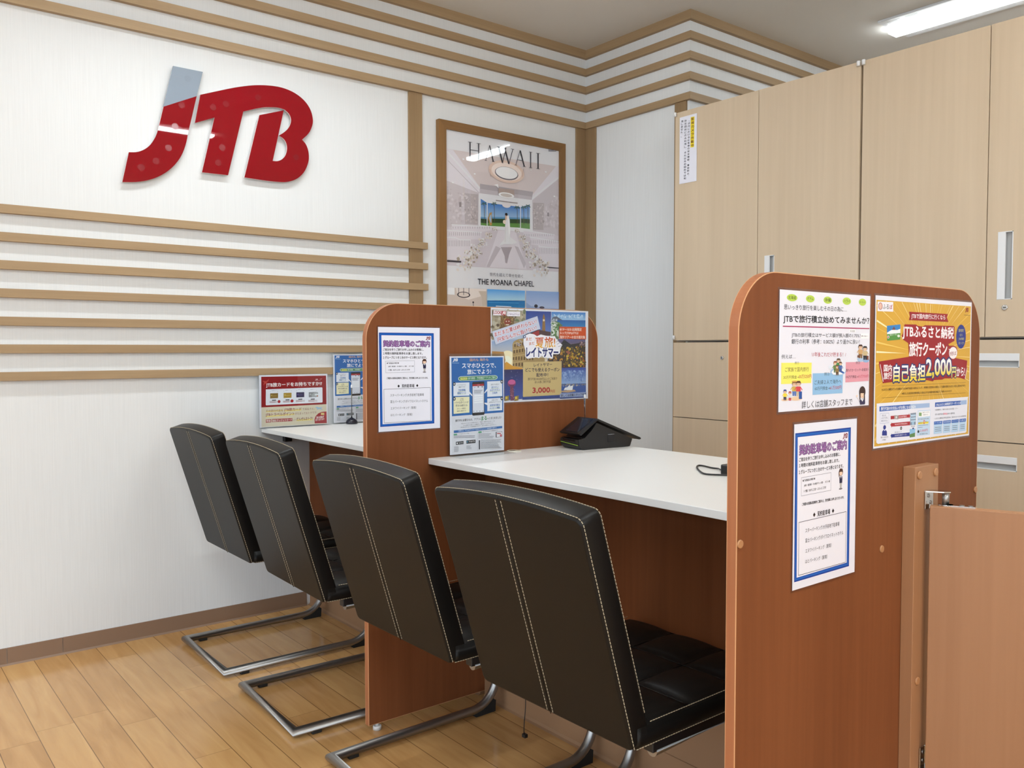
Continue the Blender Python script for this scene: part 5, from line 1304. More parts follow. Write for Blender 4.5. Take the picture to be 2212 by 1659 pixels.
["G",[[205.5,310.7],[242.2,325.1],[242.0,438.4],[206.7,438.5]],"3f78bc","b4d2e6"],
["P",[[205.3,397.8],[242.1,398.0],[242.0,407.8],[205.2,407.6]],"5a8eb4"],
["P",[[205.2,406.3],[242.0,406.5],[242.0,429.2],[205.2,428.3]],"2f4a2c"],
["P",[[205.2,427.1],[242.0,427.4],[242.0,438.4],[205.2,438.6]],"5f8c44"],
["G",[[247.6,326.3],[454.3,324.7],[454.3,429.6],[247.4,437.9]],"3f78bc","b4d2e6"],
["P",[[247.5,393.8],[454.3,377.7],[454.3,387.9],[247.4,403.6]],"5a8eb4"],
["P",[[247.4,402.3],[454.3,386.6],[454.3,410.0],[247.4,424.4]],"2f4a2c"],
["P",[[247.4,423.2],[454.3,408.1],[454.3,429.6],[247.4,437.9]],"5f8c44"],
["G",[[458.4,324.3],[518.0,305.4],[518.0,430.4],[458.4,430.5]],"3f78bc","b4d2e6"],
["P",[[458.4,373.6],[518.0,371.7],[518.0,381.9],[458.4,383.7]],"5a8eb4"],
["P",[[458.4,382.4],[518.0,380.6],[518.0,404.2],[458.4,405.2]],"2f4a2c"],
["P",[[458.4,403.9],[518.0,402.3],[518.0,430.4],[458.4,430.5]],"5f8c44"],
["L",[[226.9,329.8],[228.1,427.4]],3.1,"5a5038"],
["P",[[226.9,327.9],[216.1,331.5],[205.4,339.3],[218.3,336.9]],"3c5a38"],
["P",[[226.9,327.9],[220.0,325.0],[213.1,326.3],[221.3,329.2]],"3c5a38"],
["P",[[226.9,327.9],[226.9,322.4],[226.9,321.2],[226.9,326.5]],"3c5a38"],
["P",[[226.9,327.9],[233.8,324.1],[240.7,324.6],[232.4,328.8]],"3c5a38"],
["P",[[226.9,327.9],[236.8,329.9],[246.8,336.2],[234.8,335.9]],"3c5a38"],
["P",[[226.9,327.9],[223.0,333.8],[219.2,344.0],[223.8,340.0]],"3c5a38"],
["L",[[288.8,323.2],[290.1,415.6]],3.1,"5a5038"],
["P",[[288.8,321.4],[277.9,325.0],[267.0,332.9],[280.0,330.4]],"3c5a38"],
["P",[[288.8,321.4],[281.8,318.4],[274.8,319.8],[283.2,322.7]],"3c5a38"],
["P",[[288.8,321.4],[288.8,315.8],[288.8,314.6],[288.8,319.9]],"3c5a38"],
["P",[[288.8,321.4],[295.8,317.6],[302.9,318.0],[294.4,322.3]],"3c5a38"],
["P",[[288.8,321.4],[298.9,323.4],[309.1,329.7],[296.9,329.4]],"3c5a38"],
["P",[[288.8,321.4],[284.9,327.3],[280.9,337.6],[285.6,333.5]],"3c5a38"],
["L",[[433.9,326.8],[435.5,408.5]],3.1,"5a5038"],
["P",[[433.9,324.9],[422.5,328.6],[411.2,336.7],[424.8,334.1]],"3c5a38"],
["P",[[433.9,324.9],[426.6,321.9],[419.3,323.3],[428.1,326.3]],"3c5a38"],
["P",[[433.9,324.9],[433.9,319.2],[433.9,318.0],[433.9,323.4]],"3c5a38"],
["P",[[433.9,324.9],[441.3,321.0],[448.6,321.5],[439.8,325.8]],"3c5a38"],
["P",[[433.9,324.9],[444.5,327.0],[455.2,333.5],[442.4,333.1]],"3c5a38"],
["P",[[433.9,324.9],[429.8,331.0],[425.8,341.5],[430.7,337.3]],"3c5a38"],
["L",[[476.5,322.4],[478.2,411.0]],3.2,"5a5038"],
["P",[[476.5,320.5],[465.0,324.2],[453.5,332.4],[467.3,329.8]],"3c5a38"],
["P",[[476.5,320.5],[469.1,317.5],[461.7,318.9],[470.6,321.9]],"3c5a38"],
["P",[[476.5,320.5],[476.5,314.8],[476.5,313.5],[476.5,319.0]],"3c5a38"],
["P",[[476.5,320.5],[484.0,316.6],[491.4,317.1],[482.5,321.4]],"3c5a38"],
["P",[[476.5,320.5],[487.3,322.6],[498.0,329.1],[485.1,328.8]],"3c5a38"],
["P",[[476.5,320.5],[472.4,326.6],[468.3,337.2],[473.2,333.0]],"3c5a38"],
["L",[[503.9,313.2],[505.5,408.5]],3.2,"5a5038"],
["P",[[503.9,311.3],[492.2,315.1],[480.7,323.3],[494.6,320.7]],"3c5a38"],
["P",[[503.9,311.3],[496.4,308.3],[488.9,309.7],[497.9,312.7]],"3c5a38"],
["P",[[503.9,311.3],[503.9,305.6],[503.9,304.4],[503.9,309.8]],"3c5a38"],
["P",[[503.9,311.3],[511.3,307.4],[518.8,307.9],[509.8,312.2]],"3c5a38"],
["P",[[503.9,311.3],[514.7,313.4],[525.5,319.9],[512.5,319.6]],"3c5a38"],
["P",[[503.9,311.3],[499.7,317.5],[495.6,328.1],[500.5,323.9]],"3c5a38"],
["L",[[245.3,322.9],[245.0,438.1]],4.3,"e6e4e6"],
["L",[[456.0,322.0],[455.9,430.7]],4.4,"e6e4e6"],
["P",[[259.1,375.5],[273.1,367.9],[274.5,432.4],[262.1,435.4],[249.8,400.9]],"b08a4c"],
["P",[[263.7,384.2],[270.0,380.5],[270.6,420.5],[265.2,421.0],[257.5,400.2]],"8fb0cc"],
["P",[[193.7,439.7],[537.3,434.5],[537.3,450.5],[193.7,451.9]],"e3e0e2"],
["P",[[313.6,453.7],[425.7,453.5],[495.5,636.3],[235.3,640.3]],"d7d1d4"],
["P",[[329.3,536.3],[401.3,531.0],[381.1,570.1],[369.0,614.8],[357.8,612.4],[353.0,578.3]],"a89fa2"],
["P",[[297.7,532.4],[329.3,542.5],[258.5,640.1],[239.1,638.8]],"bdb5b8"],
["P",[[417.5,523.5],[441.9,528.0],[491.4,607.2],[478.9,633.4]],"bdb5b8"],
["P",[[5.1,512.8],[144.5,513.6],[145.6,616.5],[4.6,616.6]],"d5cfd2"],
["P",[[5.2,480.3],[208.9,474.9],[208.8,508.5],[146.0,513.5],[5.1,512.8]],"d5cfd2"],
["P",[[34.2,454.0],[274.5,441.7],[274.5,457.1],[208.9,471.9],[34.1,474.8]],"d5cfd2"],
["P",[[575.3,514.9],[717.5,514.2],[715.9,619.6],[579.6,601.7]],"d5cfd2"],
["P",[[520.5,474.2],[717.4,478.1],[717.5,514.2],[524.7,509.1]],"d5cfd2"],
["P",[[474.8,443.0],[683.0,444.8],[683.1,470.9],[479.0,471.2]],"d5cfd2"],
["L",[[5.1,514.0],[55.7,512.3],[85.0,519.5],[144.4,516.1]],4.7,"eceaec"],
["L",[[5.2,479.7],[129.6,476.2],[211.2,474.1]],4.7,"eceaec"],
["L",[[34.2,452.2],[274.5,440.4]],4.8,"eceaec"],
["L",[[575.3,513.0],[644.0,515.7],[717.5,512.9]],5.2,"eceaec"],
["L",[[518.0,471.2],[717.4,478.7]],5.1,"eceaec"],
["L",[[473.2,440.6],[683.1,446.1]],5.1,"eceaec"],
["L",[[12.2,528.3],[12.1,555.6]],1.8,"8c8486"],
["L",[[21.6,527.5],[21.5,554.9]],1.8,"8c8486"],
["L",[[31.1,526.8],[31.0,554.2]],1.8,"8c8486"],
["L",[[40.6,526.0],[40.4,553.5]],1.8,"8c8486"],
["L",[[50.1,525.3],[50.0,552.7]],1.8,"8c8486"],
["L",[[59.6,524.5],[59.5,552.0]],1.8,"8c8486"],
["L",[[69.2,523.8],[69.1,551.3]],1.8,"8c8486"],
["L",[[78.8,523.0],[78.7,550.6]],1.8,"8c8486"],
["L",[[88.4,522.3],[88.3,549.9]],1.8,"8c8486"],
["L",[[98.1,521.5],[98.0,549.2]],1.8,"8c8486"],
["L",[[107.7,520.8],[107.6,548.5]],1.8,"8c8486"],
["L",[[117.4,520.0],[117.3,547.7]],1.8,"8c8486"],
["L",[[127.2,519.2],[127.1,547.0]],1.8,"8c8486"],
["L",[[136.9,518.5],[136.9,546.3]],1.8,"8c8486"],
["L",[[19.6,489.1],[19.5,504.5]],1.8,"8c8486"],
["L",[[31.1,488.1],[31.1,503.6]],1.8,"8c8486"],
["L",[[42.7,487.1],[42.7,502.6]],1.8,"8c8486"],
["L",[[54.4,486.2],[54.3,501.7]],1.8,"8c8486"],
["L",[[66.1,485.2],[66.0,500.7]],1.8,"8c8486"],
["L",[[77.8,484.2],[77.7,499.8]],1.8,"8c8486"],
["L",[[89.6,483.2],[89.5,498.8]],1.8,"8c8486"],
["L",[[101.4,482.2],[101.3,497.8]],1.8,"8c8486"],
["L",[[113.2,481.2],[113.2,496.8]],1.8,"8c8486"],
["L",[[125.1,480.2],[125.1,495.9]],1.8,"8c8486"],
["L",[[137.1,479.2],[137.0,494.9]],1.8,"8c8486"],
["L",[[149.1,478.2],[149.0,493.9]],1.8,"8c8486"],
["L",[[161.1,477.1],[161.0,492.9]],1.8,"8c8486"],
["L",[[173.2,476.1],[173.1,491.9]],1.8,"8c8486"],
["L",[[185.3,475.1],[185.2,490.9]],1.8,"8c8486"],
["L",[[197.4,474.1],[197.4,489.9]],1.8,"8c8486"],
["L",[[583.8,522.0],[583.9,551.7]],1.9,"8c8486"],
["L",[[595.1,521.2],[595.1,550.9]],1.9,"8c8486"],
["L",[[606.4,520.4],[606.4,550.1]],1.9,"8c8486"],
["L",[[617.7,519.5],[617.7,549.4]],1.9,"8c8486"],
["L",[[629.0,518.7],[629.1,548.6]],1.9,"8c8486"],
["L",[[640.4,517.9],[640.5,547.8]],2.0,"8c8486"],
["L",[[651.9,517.0],[651.9,547.0]],2.0,"8c8486"],
["L",[[663.3,516.2],[663.4,546.2]],2.0,"8c8486"],
["L",[[674.8,515.4],[674.9,545.4]],2.0,"8c8486"],
["L",[[686.3,514.5],[686.4,544.6]],2.0,"8c8486"],
["L",[[697.9,513.7],[698.0,543.8]],2.0,"8c8486"],
["L",[[709.5,512.8],[709.6,543.0]],2.0,"8c8486"],
["L",[[524.7,486.7],[524.7,503.3]],1.9,"8c8486"],
["L",[[538.6,485.6],[538.6,502.2]],1.9,"8c8486"],
["L",[[552.5,484.5],[552.5,501.2]],1.9,"8c8486"],
["L",[[566.5,483.4],[566.5,500.1]],1.9,"8c8486"],
["L",[[580.5,482.3],[580.6,499.0]],1.9,"8c8486"],
["L",[[594.6,481.2],[594.7,498.0]],1.9,"8c8486"],
["L",[[608.8,480.0],[608.8,496.9]],1.9,"8c8486"],
["L",[[623.0,478.9],[623.0,495.8]],1.9,"8c8486"],
["L",[[637.3,477.8],[637.3,494.7]],1.9,"8c8486"],
["L",[[651.6,476.7],[651.6,493.6]],2.0,"8c8486"],
["L",[[666.0,475.5],[666.0,492.5]],2.0,"8c8486"],
["L",[[680.4,474.4],[680.4,491.4]],2.0,"8c8486"],
["L",[[694.9,473.3],[694.9,490.3]],2.0,"8c8486"],
["L",[[709.5,472.1],[709.5,489.2]],2.0,"8c8486"],
["L",[[41.4,461.1],[41.4,469.4]],1.8,"8c8486"],
["L",[[55.5,459.8],[55.4,468.2]],1.8,"8c8486"],
["L",[[69.6,458.6],[69.6,466.9]],1.8,"8c8486"],
["L",[[83.8,457.3],[83.8,465.7]],1.8,"8c8486"],
["L",[[98.0,456.1],[98.0,464.5]],1.8,"8c8486"],
["L",[[112.4,454.8],[112.3,463.2]],1.8,"8c8486"],
["L",[[126.7,453.5],[126.7,462.0]],1.8,"8c8486"],
["L",[[141.2,452.2],[141.1,460.7]],1.8,"8c8486"],
["L",[[155.7,451.0],[155.6,459.4]],1.8,"8c8486"],
["L",[[170.2,449.7],[170.2,458.2]],1.8,"8c8486"],
["L",[[184.9,448.4],[184.8,456.9]],1.8,"8c8486"],
["L",[[199.5,447.1],[199.5,455.6]],1.8,"8c8486"],
["L",[[214.3,445.8],[214.3,454.3]],1.8,"8c8486"],
["L",[[229.1,444.5],[229.1,453.0]],1.8,"8c8486"],
["L",[[244.0,443.1],[244.0,451.7]],1.8,"8c8486"],
["L",[[259.0,441.8],[258.9,450.4]],1.8,"8c8486"],
["L",[[483.1,459.4],[483.1,469.6]],1.9,"8c8486"],
["L",[[497.5,458.3],[497.5,468.4]],1.9,"8c8486"],
["L",[[511.9,457.1],[511.9,467.3]],1.9,"8c8486"],
["L",[[526.3,455.9],[526.3,466.1]],1.9,"8c8486"],
["L",[[540.8,454.6],[540.9,464.9]],1.9,"8c8486"],
["L",[[555.4,453.4],[555.4,463.7]],1.9,"8c8486"],
["L",[[570.1,452.2],[570.1,462.5]],1.9,"8c8486"],
["L",[[584.8,451.0],[584.8,461.3]],1.9,"8c8486"],
["L",[[599.5,449.8],[599.6,460.1]],1.9,"8c8486"],
["L",[[614.4,448.5],[614.4,458.9]],1.9,"8c8486"],
["L",[[629.3,447.3],[629.3,457.7]],1.9,"8c8486"],
["L",[[644.2,446.0],[644.2,456.4]],1.9,"8c8486"],
["L",[[659.2,444.8],[659.2,455.2]],2.0,"8c8486"],
["L",[[674.3,443.5],[674.3,454.0]],2.0,"8c8486"],
["P",[[6.0,620.7],[88.3,620.2],[88.3,628.6],[6.0,630.2]],"2c2a34"],
["P",[[626.8,615.7],[715.9,615.6],[715.9,620.9],[626.8,622.2]],"2c2a34"],
["S",[[277.6,440.8],[302.6,438.6],[302.6,457.4],[277.6,459.5]],48,1.9,3.7,["e6e0d8","cfc5b9","b3a798","f2eeea","998c7c","d9d0c6"],40],
["S",[[233.2,473.4],[272.2,470.1],[272.2,499.6],[233.2,502.7]],48,2.2,4.5,["e6e0d8","cfc5b9","b3a798","f2eeea","998c7c","d9d0c6"],41],
["S",[[189.4,505.6],[242.1,501.3],[242.0,541.5],[189.3,545.4]],48,2.6,5.4,["e6e0d8","cfc5b9","b3a798","f2eeea","998c7c","d9d0c6"],42],
["S",[[146.2,537.3],[212.2,532.3],[212.1,583.0],[146.0,587.5]],48,2.9,6.2,["e6e0d8","cfc5b9","b3a798","f2eeea","998c7c","d9d0c6"],43],
["S",[[103.4,568.7],[182.6,563.1],[182.4,624.2],[103.2,629.2]],48,3.2,7.0,["e6e0d8","cfc5b9","b3a798","f2eeea","998c7c","d9d0c6"],44],
["S",[[61.2,599.8],[153.2,593.6],[153.0,665.1],[60.9,670.3]],48,3.6,7.8,["e6e0d8","cfc5b9","b3a798","f2eeea","998c7c","d9d0c6"],45],
["S",[[420.8,437.6],[446.9,435.3],[446.9,454.5],[420.8,456.7]],48,1.9,3.8,["e6e0d8","cfc5b9","b3a798","f2eeea","998c7c","d9d0c6"],40],
["S",[[444.3,468.9],[485.8,465.5],[485.7,495.9],[444.3,499.1]],48,2.3,4.7,["e6e0d8","cfc5b9","b3a798","f2eeea","998c7c","d9d0c6"],41],
["S",[[467.9,500.4],[525.1,496.0],[525.1,537.8],[467.9,541.9]],48,2.6,5.5,["e6e0d8","cfc5b9","b3a798","f2eeea","998c7c","d9d0c6"],42],
["S",[[491.7,532.2],[564.8,526.9],[564.8,580.2],[491.7,585.0]],48,3.1,6.5,["e6e0d8","cfc5b9","b3a798","f2eeea","998c7c","d9d0c6"],43],
["S",[[515.7,564.2],[605.1,558.1],[605.1,623.2],[515.7,628.4]],48,3.5,7.4,["e6e0d8","cfc5b9","b3a798","f2eeea","998c7c","d9d0c6"],44],
["S",[[539.8,596.5],[645.8,589.8],[645.9,666.6],[539.9,672.2]],48,3.8,8.3,["e6e0d8","cfc5b9","b3a798","f2eeea","998c7c","d9d0c6"],45],
["P",[[358.9,379.4],[378.9,374.9],[383.7,413.2],[388.4,481.7],[433.8,506.5],[401.3,518.4],[353.1,519.6],[313.5,532.5],[349.2,497.4],[354.8,434.6]],"e0dcda"],
["P",[[370.9,373.8],[383.7,394.5],[388.4,456.7],[378.8,482.5]],"f0eeec"],
["E",362.9,371.5,8.1,7.5,"2c2420"],
["P",[[356.5,377.1],[367.7,378.5],[366.1,399.3],[354.9,397.2]],"c8a890"],
["E",350.9,410.0,9.7,10.1,"d8c8b4"],
["L",[[358.0,434.3],[354.7,509.4]],2.5,"c2bcba"],
["E",365.6,159.6,113.5,54.8,"cdb5a6"],
["E",365.6,159.6,95.4,43.5,"dacbc2"],
["E",365.6,168.3,74.1,32.3,"5f5a60"],
["E",365.6,165.8,69.3,28.6,"e7e2e2"],
["L",[[259.6,160.9],[267.3,196.7]],3.1,"b49a8c"],
["L",[[473.3,133.2],[465.1,172.1]],3.2,"b49a8c"],
["P",[[314.0,246.4],[413.7,244.2],[413.7,275.6],[313.9,277.3]],"a09088"],
["E",363.8,276.7,49.9,13.7,"eceae4"],
["E",363.0,276.8,36.9,8.7,"b8b0aa"],
["E",363.0,324.7,27.2,13.9,"cfcacb"],
["L",[[298.2,308.7],[433.9,307.9]],4.3,"8a8080"],
["P",[[282.7,234.7],[310.1,227.1],[314.0,246.4],[298.3,237.2]],"f0eff0"],
["E",101.2,133.8,5.9,3.5,"f2f0f0"],
["E",168.0,195.2,6.0,3.7,"f2f0f0"],
["E",39.4,252.3,5.9,3.6,"f2f0f0"],
["E",622.8,128.0,7.0,3.9,"f2f0f0"],
["E",682.7,246.5,7.0,4.0,"f2f0f0"],
["E",521.3,130.1,6.8,4.0,"f2f0f0"],
["P",[[75.4,341.0],[87.2,339.7],[87.1,362.4],[75.4,363.7]],"8a8284"],
["P",[[633.4,335.4],[645.5,334.2],[645.5,354.3],[633.4,355.5]],"8a8284"],
["P",[[137.8,46.9],[144.2,46.8],[144.0,122.4],[137.6,122.5]],"2a2830"],
["P",[[189.2,46.1],[195.6,46.0],[195.4,122.2],[188.9,122.2]],"2a2830"],
["P",[[140.9,81.6],[192.3,81.1],[192.3,84.1],[140.9,84.6]],"2a2830"],
["P",[[129.0,46.1],[153.1,45.8],[153.1,47.6],[129.0,48.0]],"2a2830"],
["P",[[128.8,121.6],[152.8,121.5],[152.8,123.3],[128.7,123.4]],"2a2830"],
["P",[[180.2,45.3],[204.6,44.9],[204.6,46.7],[180.2,47.1]],"2a2830"],
["P",[[180.0,121.4],[204.4,121.2],[204.4,123.1],[180.0,123.2]],"2a2830"],
["P",[[257.8,45.0],[260.4,44.9],[236.2,121.5],[233.6,121.5]],"2a2830"],
["P",[[255.5,45.0],[262.7,44.9],[285.5,121.3],[278.3,121.3]],"2a2830"],
["P",[[244.6,92.5],[272.3,92.2],[272.3,94.9],[244.6,95.2]],"2a2830"],
["P",[[227.7,120.7],[242.1,120.6],[242.1,122.4],[227.7,122.5]],"2a2830"],
["P",[[273.4,120.4],[290.4,120.4],[290.4,122.2],[273.4,122.3]],"2a2830"],
["P",[[310.1,44.1],[319.5,44.0],[344.3,120.6],[334.9,120.7]],"2a2830"],
["P",[[358.8,43.3],[362.6,43.3],[341.5,120.7],[337.7,120.7]],"2a2830"],
["P",[[347.6,43.5],[357.0,43.4],[384.3,120.5],[374.8,120.5]],"2a2830"],
["P",[[403.1,42.6],[407.0,42.6],[381.4,120.5],[377.6,120.5]],"2a2830"],
["P",[[304.5,43.3],[325.2,43.0],[325.2,44.8],[304.5,45.1]],"2a2830"],
["P",[[343.9,42.7],[364.9,42.3],[364.9,44.2],[343.9,44.5]],"2a2830"],
["P",[[392.3,41.9],[413.6,41.5],[413.6,43.4],[392.3,43.7]],"2a2830"],
["P",[[450.5,41.9],[453.6,41.8],[424.9,119.7],[421.8,119.8]],"2a2830"],
["P",[[447.7,41.9],[456.4,41.8],[483.8,119.5],[475.1,119.5]],"2a2830"],
["P",[[434.8,90.2],[467.9,89.9],[467.9,92.6],[434.8,92.9]],"2a2830"],
["P",[[414.8,118.9],[431.9,118.8],[431.9,120.6],[414.8,120.7]],"2a2830"],
["P",[[469.3,118.6],[489.6,118.5],[489.6,120.4],[469.3,120.5]],"2a2830"],
["P",[[518.1,40.8],[524.5,40.7],[524.5,118.8],[518.1,118.8]],"2a2830"],
["P",[[511.3,40.0],[531.3,39.6],[531.3,41.5],[511.3,41.8]],"2a2830"],
["P",[[511.3,117.9],[531.4,117.8],[531.4,119.7],[511.3,119.8]],"2a2830"],
["P",[[566.8,40.0],[574.9,39.9],[574.9,118.3],[566.8,118.4]],"2a2830"],
["P",[[558.2,39.2],[583.5,38.8],[583.5,40.7],[558.2,41.1]],"2a2830"],
["P",[[558.2,117.5],[583.6,117.4],[583.6,119.2],[558.2,119.4]],"2a2830"],
["L",[[641.6,8.1],[647.0,7.3]],2.6,"4a4852"],
["L",[[648.0,7.2],[651.7,6.7]],2.6,"4a4852"],
["L",[[652.8,6.5],[661.5,5.2]],2.6,"4a4852"],
["L",[[662.6,5.1],[665.4,4.7]],2.6,"4a4852"],
["L",[[666.4,4.5],[672.7,3.6]],2.6,"4a4852"],
["L",[[673.7,3.5],[682.8,2.2]],2.6,"4a4852"],
["L",[[683.8,2.0],[687.2,1.5]],2.6,"4a4852"],
["L",[[688.2,1.4],[694.9,0.4]],2.6,"4a4852"],
["L",[[695.9,0.3],[701.5,-0.5]],2.6,"4a4852"],
["L",[[641.6,13.3],[647.0,12.5]],2.6,"4a4852"],
["L",[[648.0,12.3],[655.7,11.3]],2.6,"4a4852"],
["L",[[656.7,11.1],[662.6,10.3]],2.6,"4a4852"],
["L",[[663.7,10.1],[671.5,9.0]],2.6,"4a4852"],
["L",[[672.5,8.8],[676.4,8.3]],2.6,"4a4852"],
["L",[[677.4,8.1],[681.9,7.5]],2.6,"4a4852"],
["L",[[682.9,7.3],[686.5,6.8]],2.6,"4a4852"],
["L",[[687.5,6.7],[693.9,5.8]],2.6,"4a4852"],
["L",[[694.9,5.6],[704.2,4.3]],2.6,"4a4852"],
["L",[[705.2,4.1],[710.4,3.4]],2.6,"4a4852"],
["L",[[641.6,18.4],[647.0,17.7]],2.6,"4a4852"],
["L",[[648.1,17.5],[656.0,16.4]],2.6,"4a4852"],
["L",[[657.0,16.2],[660.5,15.7]],2.6,"4a4852"],
["L",[[661.6,15.6],[666.4,14.9]],2.6,"4a4852"],
["L",[[667.4,14.7],[674.9,13.7]],2.6,"4a4852"],
["L",[[675.9,13.5],[683.7,12.4]],2.6,"4a4852"],
["L",[[684.8,12.3],[690.5,11.4]],2.6,"4a4852"],
["L",[[691.6,11.3],[695.0,10.8]],2.6,"4a4852"],
["T","世代を超えて幸せを紡ぐ",258.4,674.7,471.5,673.3,17.6,"6a6870",0],
["T","THE MOANA CHAPEL",185.3,714.1,543.2,709.5,27.6,"26242c",0.012],
["P",[[5.4,751.5],[237.3,749.1],[236.6,1024.1],[4.1,1024.8]],"c3b5aa"],
["P",[[5.4,751.5],[47.4,751.4],[47.3,784.4],[5.2,783.6]],"dedde6"],
["P",[[54.7,751.7],[237.3,749.8],[237.3,776.9],[128.5,805.4],[61.9,783.8]],"d8cdc4"],
["P",[[189.0,760.4],[237.3,759.6],[237.1,832.4],[211.7,833.2],[208.0,790.3]],"bcae9e"],
["E",100.3,782.3,38.8,14.6,"241f28"],
["E",100.3,781.7,32.8,10.9,"cfc2b8"],
["L",[[70.9,751.0],[70.7,783.4]],3.0,"2a242c"],
["L",[[100.4,749.7],[100.3,782.3]],3.0,"2a242c"],
["L",[[131.7,748.3],[131.6,781.1]],3.0,"2a242c"],
["L",[[157.0,816.6],[158.3,865.4]],3.0,"2a242c"],
["E",157.0,816.6,5.4,4.3,"2a242c"],
["G",[[242.7,748.9],[483.0,746.8],[483.0,796.0],[242.6,804.5]],"4f96d4","a8cbe4"],
["G",[[242.6,804.5],[483.0,797.9],[483.0,1023.4],[242.1,1024.1]],"1d6aa6","5fb0c8"],
["L",[[297.2,830.6],[392.9,831.4]],3.7,"d8e8f0"],
["L",[[250.3,813.5],[441.8,810.8]],2.5,"4f98c4"],
["G",[[491.3,746.4],[714.4,743.6],[714.6,850.6],[491.3,856.5]],"7f9cc8","b4bfd6"],
["P",[[491.3,805.3],[524.8,823.5],[609.8,830.6],[714.5,829.4],[714.9,1022.8],[491.3,1023.4]],"8a9cc0"],
["E",556.8,822.5,12.0,9.1,"2c2832"],
["E",596.9,829.0,17.3,6.5,"4a4654"],
]),
}

# ------------------------------------------------------------------ the room shell
struct('floor', BX(((X0,Y0,-.1),(X1,YL+.12,0))), M_floor)
struct('ceiling', BX(((X0,Y0,CEIL),(X1,YL+.12,CEIL+.1))), M_ceil)
struct('wall_left', BX(((X0,YL,0),(XB+.12,YL+.12,CEIL))), M_wall, 'white wallpapered wall behind the logo')
struct('wall_back', BX(((XB,YC,0),(XB+.12,YL,CEIL))), M_wall, 'white wallpapered return wall beside the cabinets')
struct('wall_column', BX(((XB+.12,YC,0),(X1,YC+.12,CEIL))), M_wall, 'wall face running back above the cabinets')
struct('wall_far', BX(((X1,Y0,0),(X1+.12,YC+.12,CEIL))), M_white)
# openings added behind the viewer for fill light: a header and slim mullions
struct('wall_right', BX(((X0,Y0-.12,2.45),(X1,Y0,CEIL)),((-.4,Y0-.12,0),(X1,Y0,2.45))), M_white)
struct('wall_entrance', BX(((X0-.12,Y0-.12,2.45),(X0,YL+.12,CEIL)),((X0-.12,2.9,0),(X0,YL+.12,2.45))), M_white)
bm = bmesh.new()
for i in range(6): box(bm, (X0-.06,Y0+1.2*i-.02,0), (X0-.02,Y0+1.2*i+.02,2.45))
struct('added_opening_1', bm, M_white)
bm = bmesh.new()
for i in range(3): box(bm, (X0+1.0*i-.02,Y0-.06,0), (X0+1.0*i+.02,Y0-.02,2.45))
struct('added_opening_2', bm, M_white)
struct('floor_outside', BX(((X0-9,Y0-9,-.16),(X1,YL+4,-.101))), M_ceil)
# skirting with a thin pale foot and the two butt joints the photo shows
bm = bmesh.new()
for a,b in ((X0,.452),(.4535,.6275),(.629,1.575)): box(bm, (a,YL-.005,.003), (b,YL,.0605))
prism(bm, [(X0,YL,0),(X0,YL-.011,0),(X0,YL-.005,.006),(X0,YL,.006)], (1.575-X0,0,0))
struct('baseboard_left', bm, M_skirt)
struct('baseboard_back', BX(((XB-.005,YC,0),(XB,YL,.06))), M_skirt)

# ------------------------------------------------------------------ oak laths on the walls
tn = [0]
def trim(bm, mat, label):
    tn[0] += 1; return struct('trim_%d' % tn[0], bm, mat, label)
LP = .021
TOPS = [(CEIL,.043),(2.604,.034),(2.510,.034),(2.414,.034),(2.320,.034)]
ORD = ['topmost','second','third','fourth','fifth']
for i,(t,hh) in enumerate(TOPS):
    z0, z1 = t-hh, t
    c = (XB-LP, YL-LP)
    bm = bmesh.new(); prism(bm, [(X0,YL,z0),(X0,YL-LP,z0),(c[0],c[1],z0),(XB,YL,z0)], (0,0,hh)); trim(bm, M_oak[0], ORD[i]+' oak lath from the ceiling, along the logo wall')
    bm = bmesh.new(); prism(bm, [(XB,YL,z0),(c[0],c[1],z0),(XB-LP,YC-LP,z0),(XB,YC,z0)], (0,0,hh)); trim(bm, M_oak[1], ORD[i]+' oak lath from the ceiling, on the short return wall')
    bm = bmesh.new(); prism(bm, [(XB,YC,z0),(XB-LP,YC-LP,z0),(X1,YC-LP,z0),(X1,YC,z0)], (0,0,hh)); trim(bm, M_oak[0], ORD[i]+' oak lath from the ceiling, running back above the cabinets')
for i,t in enumerate((1.600,1.5046,1.4085,1.312,1.2155,1.120,1.0245)):
    trim(BX(((X0,YL-LP,t-.0305),(2.194+.001*i if i < 3 else 2.196,YL,t)), bevel=.0008, seg=1), M_oak[0], 'oak lath below the logo, %s of seven from the top' % ['first','second','third','fourth','fifth','sixth','last'][i])
trim(BX(((2.100,YL-.012,.78),(2.172,YL,2.286)), bevel=.001, seg=1), M_post, 'flat oak upright between the logo and the framed poster')
trim(BX(((3.146,YL-.012,0),(XB-.012,YL,2.286)), bevel=.001, seg=1), M_post, 'oak upright in the corner, on the poster side')
trim(BX(((XB-.012,3.320,0),(XB,YL,2.286)), bevel=.001, seg=1), M_post, 'oak upright in the corner, on the return wall')
trim(BX(((XB-.012,2.702,0),(XB,2.772,2.286)), bevel=.001, seg=1), M_post, 'oak upright at the outer corner behind the cabinets')

